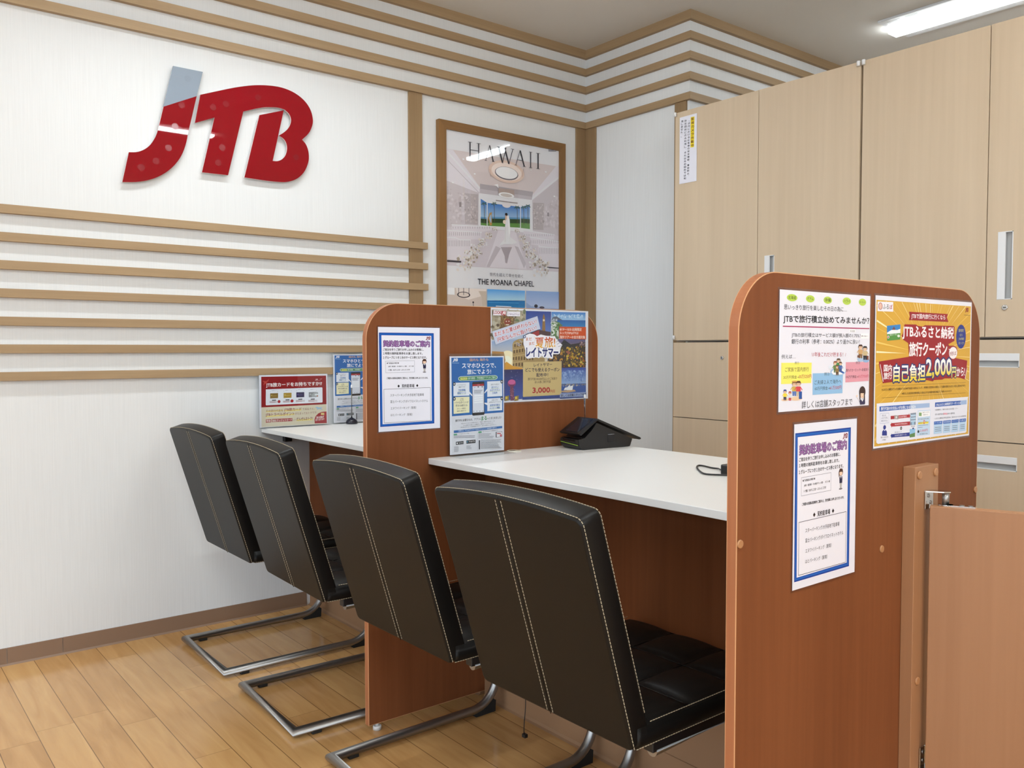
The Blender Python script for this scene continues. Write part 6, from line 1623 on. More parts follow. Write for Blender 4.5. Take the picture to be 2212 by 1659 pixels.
# ------------------------------------------------------------------ printed sheets
LOGO_J = [(1.0465,2.1822),(1.1589,2.1821),(1.1339,2.0843),(1.1152,2.0052),(1.0998,1.9424),(1.0917,1.9017),(1.0779,1.8602),(1.0569,1.8221),(1.0239,1.7848),(.9836,1.7551),(.944,1.7372),(.9051,1.7264),(.8566,1.7202),(.8813,1.8331),(.907,1.8372),(.9303,1.8474),(.954,1.8669),(.9721,1.894),(.9832,1.92),(.9929,1.9562),(1.0086,2.022)]
LOGO_TB = [(1.1479,2.0923),(1.2076,2.1159),(1.2818,2.1446),(1.349,2.1659),(1.4038,2.1776),(1.4643,2.1833),(1.5116,2.1789),(1.5548,2.1645),(1.5887,2.1413),(1.6106,2.1111),(1.62,2.0718),(1.6148,2.0436),(1.5996,2.0139),(1.5698,1.983),(1.5867,1.9665),(1.5973,1.9408),(1.5999,1.9093),(1.5932,1.881),(1.5756,1.8469),(1.5459,1.8182),(1.5119,1.8019),(1.4784,1.7952),(1.4127,1.793),(1.3192,1.7947),(1.3852,2.054),(1.4901,2.0913),(1.4394,1.877),(1.4605,1.879),(1.482,1.8908),(1.4965,1.9107),(1.5025,1.9362),(1.4994,1.9581),(1.4877,1.9742),(1.4675,1.9844),(1.4904,2.0014),(1.5098,2.0223),(1.5206,2.0464),(1.5208,2.0644),(1.5128,2.0809),(1.4945,2.0944),(1.4726,2.0976),(1.4445,2.0958),(1.398,2.0868),(1.3183,2.0566),(1.2527,1.795),(1.1496,1.7934),(1.2018,2.0134),(1.1252,1.9798)]
def smooth_closed(pts, keep=28, sub=3):
    """round the curves of an outline but keep its real corners (turn sharper than `keep` degrees)"""
    n = len(pts); P = [Vector(p) for p in pts]; out = []
    def corner(i):
        a = (P[i]-P[i-1]); b = (P[(i+1)%n]-P[i]); return math.degrees(a.angle(b)) > keep
    C = [corner(i) for i in range(n)]
    for i in range(n):
        p0,p1,p2,p3 = P[i-1],P[i],P[(i+1)%n],P[(i+2)%n]
        straight = (p2-p1).length > .16
        t1 = (p2-p1) if C[i] else (p2-p0)*.5
        t2 = (p2-p1) if C[(i+1)%n] else (p3-p1)*.5
        L = (p2-p1).length
        t1 = t1.normalized()*L; t2 = t2.normalized()*L
        for k in range(1 if straight else sub):
            t = k/sub; h1=2*t**3-3*t*t+1; h2=t**3-2*t*t+t; h3=-2*t**3+3*t*t; h4=t**3-t*t
            out.append(p1*h1+t1*h2+p2*h3+t2*h4)
    return [tuple(p) for p in out]

_glyphs = {}
def glyphs(txt):
    k = txt
    if k not in _glyphs:
        cu = bpy.data.curves.new('t','FONT'); cu.body = txt; cu.size = 1; cu.resolution_u = 2
        ob = bpy.data.objects.new('t', cu); me = bpy.data.meshes.new_from_object(ob)
        _glyphs[k] = ([(v.co.x,v.co.y) for v in me.vertices], [tuple(p.vertices) for p in me.polygons])
        bpy.data.objects.remove(ob); bpy.data.curves.remove(cu); bpy.data.meshes.remove(me)
    return _glyphs[k]
class Ink:
    STEP = 3e-6
    def __init__(s): s.v=[]; s.f=[]; s.c=[]; s.z=.0004
    def add(s, pts, faces, cols):
        b = len(s.v); s.v += [(x,y,s.z) for x,y in pts]
        for f in faces:
            s.f.append([b+i for i in f]); s.c += [cols(i) if callable(cols) else cols for i in f]
        s.z += s.STEP
    def poly(s, pts, col): s.add(pts, [list(range(len(pts)))], lin(col))
    def op(s, o):
        k = o[0]
        if k == 'P': s.poly(o[1], o[2])
        elif k == 'R':
            x0,y0,x1,y1 = o[1:5]; s.poly([(x0,y0),(x1,y0),(x1,y1),(x0,y1)], o[5])
        elif k == 'G':
            a,b = lin(o[2]),lin(o[3]); s.add(o[1], [[0,1,2,3]], lambda i: a if i < 2 else b)
        elif k == 'E':
            x,y,rx,ry = o[1:5]; n = 14 if max(rx,ry) < 4 else 28
            s.poly([(x+rx*math.cos(2*math.pi*i/n), y+ry*math.sin(2*math.pi*i/n)) for i in range(n)], o[5])
        elif k == 'L':
            w = o[2]/2; col = lin(o[3]); pts=[]; fs=[]
            for (xa,ya),(xb,yb) in zip(o[1],o[1][1:]):
                d = math.hypot(xb-xa,yb-ya) or 1; nx,ny = -(yb-ya)/d*w,(xb-xa)/d*w; ex,ey = (xb-xa)/d*w*.5,(yb-ya)/d*w*.5
                b = len(pts); pts += [(xa+nx-ex,ya+ny-ey),(xb+nx+ex,yb+ny+ey),(xb-nx+ex,yb-ny+ey),(xa-nx-ex,ya-ny-ey)]; fs.append([b,b+1,b+2,b+3])
            s.add(pts, fs, col)
        elif k == 'S':
            q,n,r0,r1,cols,seed = o[1:]; r = random.Random(seed)
            for _ in range(n):
                a,b = r.random(),r.random()
                x = (q[0][0]*(1-a)+q[1][0]*a)*(1-b)+(q[3][0]*(1-a)+q[2][0]*a)*b; y = (q[0][1]*(1-a)+q[1][1]*a)*(1-b)+(q[3][1]*(1-a)+q[2][1]*a)*b
                R = r0+(r1-r0)*r.random(); ph = r.random()*6; sx = .7+.6*r.random()
                s.poly([(x+R*sx*(.75+.5*r.random())*math.cos(ph+i*.898), y+R/sx*(.75+.5*r.random())*math.sin(ph+i*.898)) for i in range(7)], r.choice(cols))
        elif k == 'J':
            x0,y0,x1,y1 = o[1:5]; col = o[5]
            for L in (LOGO_J, LOGO_TB): s.poly([(x0+(x-.8566)/.7634*(x1-x0), y1-(z-1.7202)/.4631*(y1-y0)) for x,z in L], col)
        elif k == 'T':
            txt,u0,v0,u1,v1,hh,col,bold = o[1:9]
            pts,fs = glyphs(txt)
            if not pts: return
            xs=[p[0] for p in pts]; ys=[p[1] for p in pts]; xa,xb,ya,yb = min(xs),max(xs),min(ys),max(ys)
            L = math.hypot(u1-u0,v1-v0); cx,sx = (u1-u0)/L,(v1-v0)/L
            def tr(p):
                a = (p[0]-xa)/max(1e-6,xb-xa)*L; b = -((p[1]-ya)/max(1e-6,yb-ya)-.5)*hh
                return (u0+cx*a-sx*b, v0+sx*a+cx*b)
            em = hh/max(1e-6,yb-ya)
            def spread(w, n):
                """the pen width: copies of the glyphs moved round a small circle"""
                if w <= 0: return [(0,0)]
                return [(w*em*math.cos(math.pi/4+2*math.pi*i/n), w*em*math.sin(math.pi/4+2*math.pi*i/n)) for i in range(n)]
            def put(col, offs):
                for dx,dy in offs: s.add([(x+dx,y+dy) for x,y in map(tr,pts)], fs, col)   # each copy a hair above the last
            if len(o) > 9: put(lin(o[9]), spread(bold+o[10], 10))
            if isinstance(col, list):
                a,b = lin(col[0]),lin(col[1]); n = len(pts)
                def cc(i):
                    t = min(1,max(0,((yb-pts[i%n][1])/(yb-ya)-.25)*1.8)); return tuple(a[k]*(1-t)+b[k]*t for k in range(3))
                put(cc, spread(bold, 4))
            else: put(lin(col), spread(bold, 4 if hh > 6 else 2))
def sheet_mesh(name, key, O, U, V, parent=None, paper='e4e4ee', thick=.0003, ink_gain=1.0):
    """one printed sheet: paper plus its printed marks. O = top-left corner, U = along the width, V = downwards"""
    w,h,ops = PRINTS[key]
    O,U,V = Vector(O),Vector(U).normalized(),Vector(V).normalized(); n = V.cross(U).normalized()
    ink = Ink(); pc = lin(paper)
    b = [(0,0),(w,0),(w,h),(0,h)]
    ink.v += [(x,y,0) for x,y in b] + [(x,y,thick) for x,y in b]
    for q in ((3,2,1,0),(4,5,6,7),(0,1,5,4),(1,2,6,5),(2,3,7,6),(3,0,4,7)): ink.f.append(list(q)); ink.c += [pc]*4
    for o in ops: ink.op(o)
    me = bpy.data.meshes.new(name)
    me.from_pydata([(U*(x*.001)+V*(y*.001)+n*z) for x,y,z in ink.v], [], ink.f)
    at = me.attributes.new('print','FLOAT_COLOR','CORNER')
    at.data.foreach_set('color', [c for col in ink.c for c in (*[min(.92,q*ink_gain) for q in col],1.0)])
    me.materials.append(M_print); me.update()
    o = bpy.data.objects.new(name, me); o.location = O; link(o, parent); return o
def film(O, U, V, w, h, m, z0, z1, parent, name='laminate_film', mat=None):
    """a clear sheet the size of w x h grown by a margin m, lying z0..z1 off the sheet plane, in the parent's space"""
    U,V = Vector(U).normalized(),Vector(V).normalized(); n = V.cross(U).normalized(); bm = bmesh.new()
    prism(bm, [U*x+V*y+n*z0+Vector(O) for x,y in ((-m,-m),(w+m,-m),(w+m,h+m),(-m,h+m))], n*(z1-z0))
    return mesh_ob(name, bm, mat or M_film, parent)
RX, DN = (1,0,0), (0,0,-1)
def notice(key, name, O, label, cat, U=RX, margin=.004, scale=None):
    w,h,_ = PRINTS[key]
    o = sheet_mesh(name, key, O, U, DN); tag(o, label, cat)
    film((0,0,0), U, DN, w*.001, h*.001, margin, -.0008, -.0002, o)
    return o

# ------------------------------------------------------------------ the logo sign: two acrylic letters standing off the wall
YS = YL-.019
sign = thing('logo_sign', 'large red and grey acrylic letter logo JTB on the white wall', 'sign', (1.24,YL,1.95))
def plate(name, outline, mat, edge, parent, z0=YS, th=.008):
    bm = bmesh.new(); fs = prism(bm, [(x-1.24,z0-YL,z-1.95) for x,z in outline], (0,th,0))
    for f in fs: f.material_index = 1
    for f in fs[:1]: f.material_index = 0
    return mesh_ob(name, bm, [mat, edge], parent)
jo = smooth_closed(LOGO_J); cut = lambda x: 2.022+(x-1.0086)*(2.0843-2.022)/(1.1339-1.0086)
lower = [p for p in jo if p[1] <= cut(p[0])+1e-4]
i0 = max(range(len(lower)), key=lambda i: lower[i][1]-0*i) 
plate('letter_j', [(1.0086,2.022),(1.1339,2.0843)]+[p for p in jo[jo.index(min(jo,key=lambda q:abs(q[0]-1.1339)+abs(q[1]-2.0843)))+1:] if p[1] < cut(p[0])-1e-3], M_red, M_rededge, sign)
plate('grey_tip', [(1.0465,2.1822),(1.1589,2.1821),(1.1339,2.0845),(1.0086,2.0222)], M_gacr, M_gacr, sign)['label'] = 'grey upper tip of the letter J'
plate('letters_t_b', smooth_closed(LOGO_TB), M_red, M_rededge, sign)
for i,(x,z) in enumerate(((1.1009,2.1449),(1.0759,2.0399),(1.0501,1.9544),(1.0241,1.8698),(.9778,1.8135),(.9238,1.7832),(1.1968,2.0527),(1.248,2.0744),(1.3802,2.1239),(1.2312,1.9012),(1.2142,1.8392),(1.5421,1.9058))):
    bm = bmesh.new(); cyl(bm, (x-1.24,YS-YL,z-1.95), (0,-1,0), .0125, .0004, 20)
    mesh_ob('fixing_pad', bm, M_padg if i == 0 else M_pad, sign)
    if i % 2 == 0:
        bm = bmesh.new(); cyl(bm, (x-1.24,YS-YL+.008,z-1.95), (0,1,0), .011, .011, 16); mesh_ob('stand_off', bm, M_whitep, sign)

# ------------------------------------------------------------------ framed poster on the logo wall
fr = thing('framed_poster', 'tall wedding chapel poster in a brown wooden frame on the white wall', 'poster', (2.652,YL,1.64))
FX0,FX1,FZ1,FZ0,FW = 2.252,3.0505,2.182,1.080,.0415
def fbar(pts, mat, d0=-.030, d1=-.004):
    bm = bmesh.new(); prism(bm, [(x-2.652,d0,z-1.64) for x,z in pts], (0,d1-d0,0)); 
    return mesh_ob('frame', bm, mat, fr)
fbar([(FX0,FZ1),(FX1,FZ1),(FX1-FW,FZ1-FW),(FX0+FW,FZ1-FW)], M_frame[0]); fbar([(FX0,FZ0),(FX1,FZ0),(FX1-FW,FZ0+FW),(FX0+FW,FZ0+FW)], M_frame[0])
fbar([(FX0,FZ1),(FX0+FW,FZ1-FW),(FX0+FW,FZ0+FW),(FX0,FZ0)], M_frame[2]); fbar([(FX1,FZ1),(FX1-FW,FZ1-FW),(FX1-FW,FZ0+FW),(FX1,FZ0)], M_frame[2])
sheet_mesh('poster_print', 'hawaii', (2.2936-2.652,-.0215,2.1478-1.64), RX, DN, fr, paper='dcdce4', ink_gain=1.3)
mesh_ob('glazing', BX(((-.360,-.0262,-.520),(.358,-.0248,.504))), M_glass, fr)
mesh_ob('backing_board', BX(((-.375,-.020,-.535),(.375,-.002,.515))), M_body, fr)

# ------------------------------------------------------------------ partitions
PX0, PX1, PZ0, PZ1, PR = 1.1785, 2.0865, .021, 1.2345, .105
def rounded_profile(x0, x1, z0, z1, r, n=16):
    P = [(x0,z0),(x1,z0)]
    P += [(x1-r+r*math.cos(a),z1-r+r*math.sin(a)) for a in [math.pi/2*i/n for i in range(n+1)]]
    P += [(x0+r-r*math.sin(a),z1-r+r*math.cos(a)) for a in [math.pi/2*i/n for i in range(n+1)]]
    return P
def partition(y0, y1, label, caps):
    ox, oy = PX0, (y0+y1)/2
    t = thing('partition_panel', label, 'partition', (ox,oy,0), group=None)
    prof = rounded_profile(PX0+.001,PX1-.001,PZ0+.001,PZ1-.001,PR)
    bm = bmesh.new(); prism(bm, [(x-ox,y0-oy,z) for x,z in prof], (0,y1-y0,0)); mesh_ob('board', bm, M_cherry, t)
    outer = rounded_profile(PX0,PX1,PZ0,PZ1,PR+.001); n = len(outer); bm = bmesh.new()
    Y = (y0-oy-.0002, y0-oy+.0010, y1-oy-.0010, y1-oy+.0002); rings = []
    inner = rounded_profile(PX0+.0016,PX1-.0016,PZ0+.0016,PZ1-.0016,PR-.0006)
    rings.append([bm.verts.new((x-ox,Y[0],z)) for x,z in inner])
    for y in (Y[0]+.0002,Y[1],Y[2],Y[3]-.0002): rings.append([bm.verts.new((x-ox,y,z)) for x,z in outer])
    rings.append([bm.verts.new((x-ox,Y[3],z)) for x,z in inner])
    for k,(a,b) in enumerate(zip(rings,rings[1:])):
        for i in range(n):
            f = bm.faces.new((a[i],a[(i+1)%n],b[(i+1)%n],b[i])); f.material_index = 0 if k == 2 else 1
    e = mesh_ob('edge_band', bm, [M_edge, M_arris], t); e['label'] = 'lighter orange edge band of the partition'
    for x,z in caps:
        bm = bmesh.new(); cyl(bm, (x-ox,y0-oy,z), (0,-1,0), .0075, .003, 20, bevel=.0015); mesh_ob('screw_cap', bm, M_cap, t)
    for x in (PX0+.033, PX1-.12):
        bm = bmesh.new(); cyl(bm, (x-ox,0,.0), (0,0,1), .0125, .012, 20, bevel=.002); cyl(bm, (x-ox,0,.012), (0,0,1), .005, .010, 12); mesh_ob('levelling_foot', bm, M_whitep, t)
    return t
P2Y0,P2Y1,P3Y0,P3Y1 = 2.140,2.160,.876,.896
partition(P2Y0,P2Y1,'reddish wooden partition with rounded corners between the two counters, behind the chairs', ())
partition(P3Y0,P3Y1,'nearest reddish wooden partition at right, carrying three notices, next to the gate', ((1.1874,.773),(1.6545,.696),(2.078,.773)))

# ------------------------------------------------------------------ counters
CX0, CX1, CZ = 1.385, 2.085, .777
def counter(y0, y1, label, bracket=False):
    t = thing('service_counter', label, 'counter', (CX0,(y0+y1)/2,0)); oy = (y0+y1)/2; L = (y1-y0)/2
    mesh_ob('worktop', BX(((0,-L,CZ-.0178),(CX1-CX0,L,CZ)), bevel=.0012), M_top, t)
    mesh_ob('front_panel', BX(((.212,-L,.345),(.230,L,CZ-.0178))), M_cherry, t)
    mesh_ob('kick_board', BX(((.210,-L,0),(.230,L,.345))), M_tan, t)
    bm = bmesh.new(); prism(bm, [(.210,-L,0),(.198,-L,0),(.2045,-L,.004),(.2075,-L,.012),(.2075,-L,.100),(.210,-L,.101)], (0,2*L,0)); mesh_ob('cove_strip', bm, M_tan, t)
    if bracket: mesh_ob('bracket', BX(((.09,L-.028,.716),(.122,L-.002,CZ-.0178)), bevel=.002), M_black, t)
    return t
counter(P2Y1+.0005, YL-.0005, 'far white topped counter against the logo wall, holding the red card stand', True)
counter(P3Y1+.0005, P2Y0-.0005, 'near white topped counter carrying the black payment terminal')

# ------------------------------------------------------------------ chairs
def slab(bm, O, A, B, Nn, H, W, T, rc=.03, re=.011, crown=0, n=6):
    """padded slab: height H along A, width W along B (centred), thickness T along Nn, rounded corners and edges"""
    O,A,B,Nn = Vector(O),Vector(A),Vector(B),Vector(Nn)
    def outline(ins):
        r = max(.004, rc-ins); pts = []
        a0,a1,b0,b1 = ins,H-ins,-W/2+ins,W/2-ins
        for (ca,cb,st) in ((a0+r,b1-r,0),(a1-r,b1-r,1),(a1-r,b0+r,2),(a0+r,b0+r,3)):
            for i in range(n+1):
                an = -math.pi/2*0 + math.pi/2*(st)+math.pi/2*i/n
                pts.append((ca-r*math.cos(an)*1 if False else ca+r*math.sin(an-math.pi/2), cb+r*math.cos(an-math.pi/2)))
            if crown and st in (1,):
                for i in range(1,10):
                    b = b1-r+(b0-b1+2*r)*i/10; pts.append((a1, b))
        return [(a+(crown*(1-(2*b/W)**2) if a > H*.5 else 0)*max(0,(a-H*.5)/(H*.5)), b) for a,b in pts]
    levels = [(re,0),(re*.3,re*.28),(0,re),(0,T-re),(re*.3,T-re*.28),(re,T)]
    rings = []
    for ins,d in levels: rings.append([bm.verts.new(O+A*a+B*b+Nn*d) for a,b in outline(ins)])
    m = len(rings[0])
    for a,b in zip(rings,rings[1:]):
        for i in range(m): bm.faces.new((a[i],a[(i+1)%m],b[(i+1)%m],b[i])).smooth = True
    bm.faces.new(rings[0]); bm.faces.new(rings[-1])
    return rings
def stitches(bm, pts, step=.0072, ln=.0050, w=.0011, up=None, lift=.0006):
    P = [Vector(p) for p in pts]; cum = [0]
    for a,c in zip(P,P[1:]): cum.append(cum[-1]+(c-a).length)
    def at(s):
        k = 0
        while k < len(cum)-2 and cum[k+1] < s: k += 1
        return P[k].lerp(P[k+1], (s-cum[k])/max(1e-9,cum[k+1]-cum[k]))
    s = 0
    while s+ln <= cum[-1]+1e-6:
        c0,c1 = at(s),at(s+ln); u,v = frame_of(c1-c0)
        vs_ = [[bm.verts.new(c+u*w*.5*x+v*w*.5*y) for x,y in ((-1,-1),(1,-1),(1,1),(-1,1))] for c in (c0,c1)]
        for i in range(4): bm.faces.new((vs_[0][i],vs_[0][(i+1)%4],vs_[1][(i+1)%4],vs_[1][i]))
        bm.faces.new(vs_[0]); bm.faces.new(vs_[1]); s += step
BK0 = Vector((.087,0,.372)); BK1 = Vector((-.046,0,.812)); BA = (BK1-BK0).normalized(); BN = Vector((BA.z,0,-BA.x)); BH = (BK1-BK0).length; BT = .050; CW = .444
def make_chair():
    t = thing('cantilever_chair', '', 'chair')
    Yv = Vector((0,1,0))
    bm = bmesh.new(); rb = slab(bm, BK0, BA, Yv, BN, BH, CW, BT, rc=.014, re=.0055, crown=.014); rc_ = [BK0+BA*BH*.5+BN*BT*.5]; rear_ring = [v.co.copy() for v in rb[2]]; front_ring = [v.co.copy() for v in rb[4]]; backr = mesh_ob('backrest', bm, M_leather, t)
    # seat cushion with nine tufted squares
    x0,x1,zt,zb,W = .098,.556,.424,.372,CW
    bm = bmesh.new(); nx,ny = 36,36; g = []
    for i in range(nx+1):
        row = []
        for j in range(ny+1):
            fx,fy = i/nx,j/ny
            px,py = abs(math.sin(math.pi*fx*3)),abs(math.sin(math.pi*fy*3))
            z = zt-.011+.015*(px**.45)*(py**.45)+.004*fx
            ed = min(fx,1-fx,fy,1-fy)*10
            if ed < 1: z = min(z, zt+.002) - .004*(1-ed)**2
            row.append(bm.verts.new((x0+(x1-x0)*fx, (-.5+fy)*(W-.004), z)))
        g.append(row)
    for i in range(nx):
        for j in range(ny): bm.faces.new((g[i][j],g[i+1][j],g[i+1][j+1],g[i][j+1])).smooth = True
    loop = [g[i][0] for i in range(nx+1)]+[g[nx][j] for j in range(1,ny+1)]+[g[i][ny] for i in range(nx-1,-1,-1)]+[g[0][j] for j in range(ny-1,0,-1)]
    prev = loop; L = len(loop)
    for ins,z in ((-.002,zt-.010),(-.002,zb+.010),(.002,zb+.003),(.008,zb)):
        ring = []
        for v in loop:
            x,y = v.co.x,v.co.y
            x = min(max(x,x0+ins),x1-ins) if not (x == x0 or x == x1) else (x0+ins if x == x0 else x1-ins)
            sy = W/2-.002-ins; y = max(-sy,min(sy,y)) if abs(abs(y)-(W-.004)/2) > 1e-6 else math.copysign(sy,y)
            ring.append(bm.verts.new((x,y,z)))
        for i in range(L): bm.faces.new((prev[i],prev[(i+1)%L],ring[(i+1)%L],ring[i])).smooth = True
        prev = ring
    bm.faces.new(prev); mesh_ob('seat', bm, M_leather, t)
    # stitching, one object for each seam
    def P(a,b,d): return BK0+BA*(a)+Yv*b+BN*d
    zc = lambda b: .014*(1-(2*b/CW)**2)
    def seam(pts):
        bm = bmesh.new(); stitches(bm, pts); st = mesh_ob('stitching', bm, M_stitch, t); st['label'] = 'cream thread seam'
    mid = rc_[0]
    out = lambda p, s: p + BN*(-.0007*s) + Vector((0,math.copysign(.0005,p.y),0)) + BA*(.0005 if (p-mid).dot(BA) > 0 else -.0005)
    low_ = min((p-BK0).dot(BA) for p in rear_ring)
    rr = sorted([p for p in rear_ring if (p-BK0).dot(BA) > .012], key=lambda p: math.atan2(p.y, (p-mid).dot(BA)))
    rr = [BK0+BA*.006+Yv*rr[0].y+BN*(rr[0]-BK0).dot(BN)]+rr+[BK0+BA*.006+Yv*rr[-1].y+BN*(rr[-1]-BK0).dot(BN)]
    seam([out(p,1) for p in rr])
    k0 = [q for q in range(len(front_ring)) if (front_ring[q]-BK0).dot(BA) > .05]
    fr_ = sorted(k0, key=lambda q: math.atan2(front_ring[q].y, (front_ring[q]-mid).dot(BA)))
    pl = [out(front_ring[q],-1) for q in fr_]
    seam([BK0+BA*.055+Yv*pl[0].y+BN*(pl[0]-BK0).dot(BN)]+pl+[BK0+BA*.055+Yv*pl[-1].y+BN*(pl[-1]-BK0).dot(BN)])
    for dy in (-.0085,.0085): seam([P(.006,dy,-.0003),P(BH-.008+.013,dy,-.0003)])
    for sgn in (-1,1):
        yy = sgn*(CW/2+.0004); seam([(.132,yy,.4195),(.550,yy,.4215)]); seam([(.096,yy,.3765),(.550,yy,.3765)])
    bm = bmesh.new(); tube(bm, [P(.0,0,-.0001),P(BH+.012,0,-.0001)], .0008, 6); mesh_ob('centre_seam', bm, M_leather, t)
    # seam creases of the seat
    bm = bmesh.new()
    for k in (1,2):
        f = k/3
        tube(bm, [(x0+(x1-x0)*f, -W/2+.01+(W-.02)*i/18, zt-.0105+.004*f+.0008) for i in range(19)], .0011, 6)
        tube(bm, [(x0+.012+(x1-x0-.024)*i/18, (f-.5)*W, zt-.0105+.004*i/18+.0008) for i in range(19)], .0011, 6)
    mesh_ob('seat_seam', bm, M_leather, t)
    # steel frame
    r = .0127; zc0 = .0185; hy = .2105; R = .090; bx = .466
    side = lambda s: [(0,s*hy,zc0),(bx,s*hy,zc0)]+[(bx+R*math.sin(a),s*hy,zc0+R-R*math.cos(a)) for a in [math.pi/2*i/9 for i in range(1,10)]]+[(bx+R,s*hy*.97,.30)]+[(bx+R-.03+.03*math.cos(a),s*hy*.96,.318+.03*math.sin(a)) for a in (.5,1.0,1.57)]+[(.16,s*hy*.96,.350)]
    a,b = side(-1),side(1)
    bm = bmesh.new(); tube(bm, a[::-1]+b, r, 18); mesh_ob('frame', bm, M_steel, t, smooth=False)
    for s in (-1,1):
        mesh_ob('mounting_rail', BX(((.15,s*hy*.96-.012,.350),(.50,s*hy*.96+.012,.374)), bevel=.002), M_black, t)
        bm = bmesh.new(); prism(bm, [(bx+.005,s*hy-.011,0),(bx+.078,s*hy-.011,0),(bx+.080,s*hy-.011,.034),(bx+.070,s*hy-.011,.040),(bx+.005,s*hy-.011,.010)], (0,.022,0)); mesh_ob('front_glide', bm, M_rubber, t)
        mesh_ob('rear_glide', BX(((.048,s*hy-.010,0),(.078,s*hy+.010,.014)), bevel=.003), M_rubber, t)
    return t
def copy_thing(root):
    r = root.copy(); COL.objects.link(r)
    for ch in list(root.children):
        c = ch.copy(); COL.objects.link(c); c.parent = r
        for g in list(ch.children):
            d = g.copy(); COL.objects.link(d); d.parent = c
    return r
CHX = 1.013
spots = [(1.010,3.021,-.004,'far left black leather cantilever chair with cream seams, nearest the logo wall'),
         (1.006,2.453,-.030,'second black leather cantilever chair from the logo wall, facing the far counter'),
         (1.013,1.829,.010,'third black leather cantilever chair from the logo wall, standing before the middle partition'),
         (1.022,1.267,.012,'nearest and largest black leather cantilever chair, tufted seat showing')]
ch0 = make_chair()
for i,(x,y,rz,lab) in enumerate(spots):
    c = ch0 if i == 0 else copy_thing(ch0)
    c.location = (x,y,0); c.rotation_euler = (0,0,rz); tag(c, lab, 'chair', 'black cantilever chairs at the counters')
    last_chair = c
# a loose black cord hangs below the nearest chair
bm = bmesh.new(); px = [(.435,.492,.372-.0155*i+.0) for i in range(20)]
tube(bm, [(.437+.003*math.sin(i*.6),.4985-.267*0+.0,.352-.0158*i) for i in range(20)], .0012, 6)
box(bm, (.432,.492,.046), (.442,.505,.055))
o = mesh_ob('hanging_cord', bm, M_black, None); o.location = (1.013,1.267,0); tag(o, 'thin black cord hanging beneath the nearest chair', 'cord')

# ------------------------------------------------------------------ storage cabinets
CF = 3.02
def recess_plate(bm, y0, y1, z0, z1, x0, x1, hole):
    """a front board with one rectangular hole (y0..y1, z0..z1)"""
    hy0,hy1,hz0,hz1 = hole
    for a,b in (((y0,z0),(hy0,z1)),((hy1,z0),(y1,z1)),((hy0,z0),(hy1,hz0)),((hy0,hz1),(hy1,z1))):
        if b[0]-a[0] > 1e-5 and b[1]-a[1] > 1e-5: box(bm, (x0,a[0],a[1]), (x1,b[0],b[1]))
def lock(parent, y, z, ox, oy):
    bm = bmesh.new(); cyl(bm, (CF-ox,y-oy,z), (-1,0,0), .0095, .004, 24, bevel=.0015); lk = mesh_ob('lock', bm, M_chrome, parent)
    mesh_ob('keyhole', BX(((CF-ox-.0046,y-oy-.0045,z-.0012),(CF-ox-.0039,y-oy+.0045,z+.0012))), M_black, lk)
def upper(y1, y0, label):
    oy = (y0+y1)/2; t = thing('storage_cabinet', label, 'cabinet', (CF,oy,1.137))
    tz = lambda z: z-1.137
    mesh_ob('carcass', BX(((.021,y0+.002-oy,tz(1.137)),(.46,y1-.002-oy,tz(2.166)))), M_body, t)
    ym = oy
    for k,(a,b) in enumerate(((ym+.0015,y1-.0045),(y0+.0045,ym-.0015))):
        bm = bmesh.new()
        if k == 0: box(bm, (0,a-oy,tz(1.142)), (.019,b-oy,tz(2.170)), bevel=.0006, seg=1)
        else: recess_plate(bm, a-oy, b-oy, tz(1.142), tz(2.170), 0, .019, (ym-.0825-oy,ym-.0355-oy,tz(1.264),tz(1.4865)))
        d = mesh_ob('door', bm, M_maple, t)
        if k == 1:
            h0,h1 = ym-.0825-oy,ym-.0355-oy
            bm = bmesh.new(); box(bm, (-.0015,h0+.0235,tz(1.2645)), (.006,h1,tz(1.4865)), bevel=.001); box(bm, (-.0008,h0,tz(1.264)), (.012,h0+.003,tz(1.4865))); box(bm,(-.0008,h0,tz(1.264)),(.012,h1,tz(1.2665))); box(bm,(-.0008,h0,tz(1.484)),(.012,h1,tz(1.4865)))
            hd = mesh_ob('handle', bm, M_whitep, d)
            mesh_ob('handle_recess', BX(((.0125,h0,tz(1.264)),(.0145,h1,tz(1.4865)))), M_grey, hd)
            lk = bmesh.new(); cyl(lk, (0,(ym-.0615)-oy,tz(1.2377)), (-1,0,0), .0095, .004, 24, bevel=.0015); lo = mesh_ob('lock', lk, M_chrome, d)
            mesh_ob('keyhole', BX(((-.0048,ym-.0615-oy-.0045,tz(1.2377)-.0013),(-.0039,ym-.0615-oy+.0045,tz(1.2377)+.0013))), M_black, lo)
    for yy in (y1-.010,y0+.010):
        for zz in (2.152,1.146):
            bm = bmesh.new(); cyl(bm, (-.008,yy-oy,tz(zz)), (0,0,1), .0065, .019, 16, bevel=.002); mesh_ob('hinge_cap', bm, M_whitep, t)
    return t
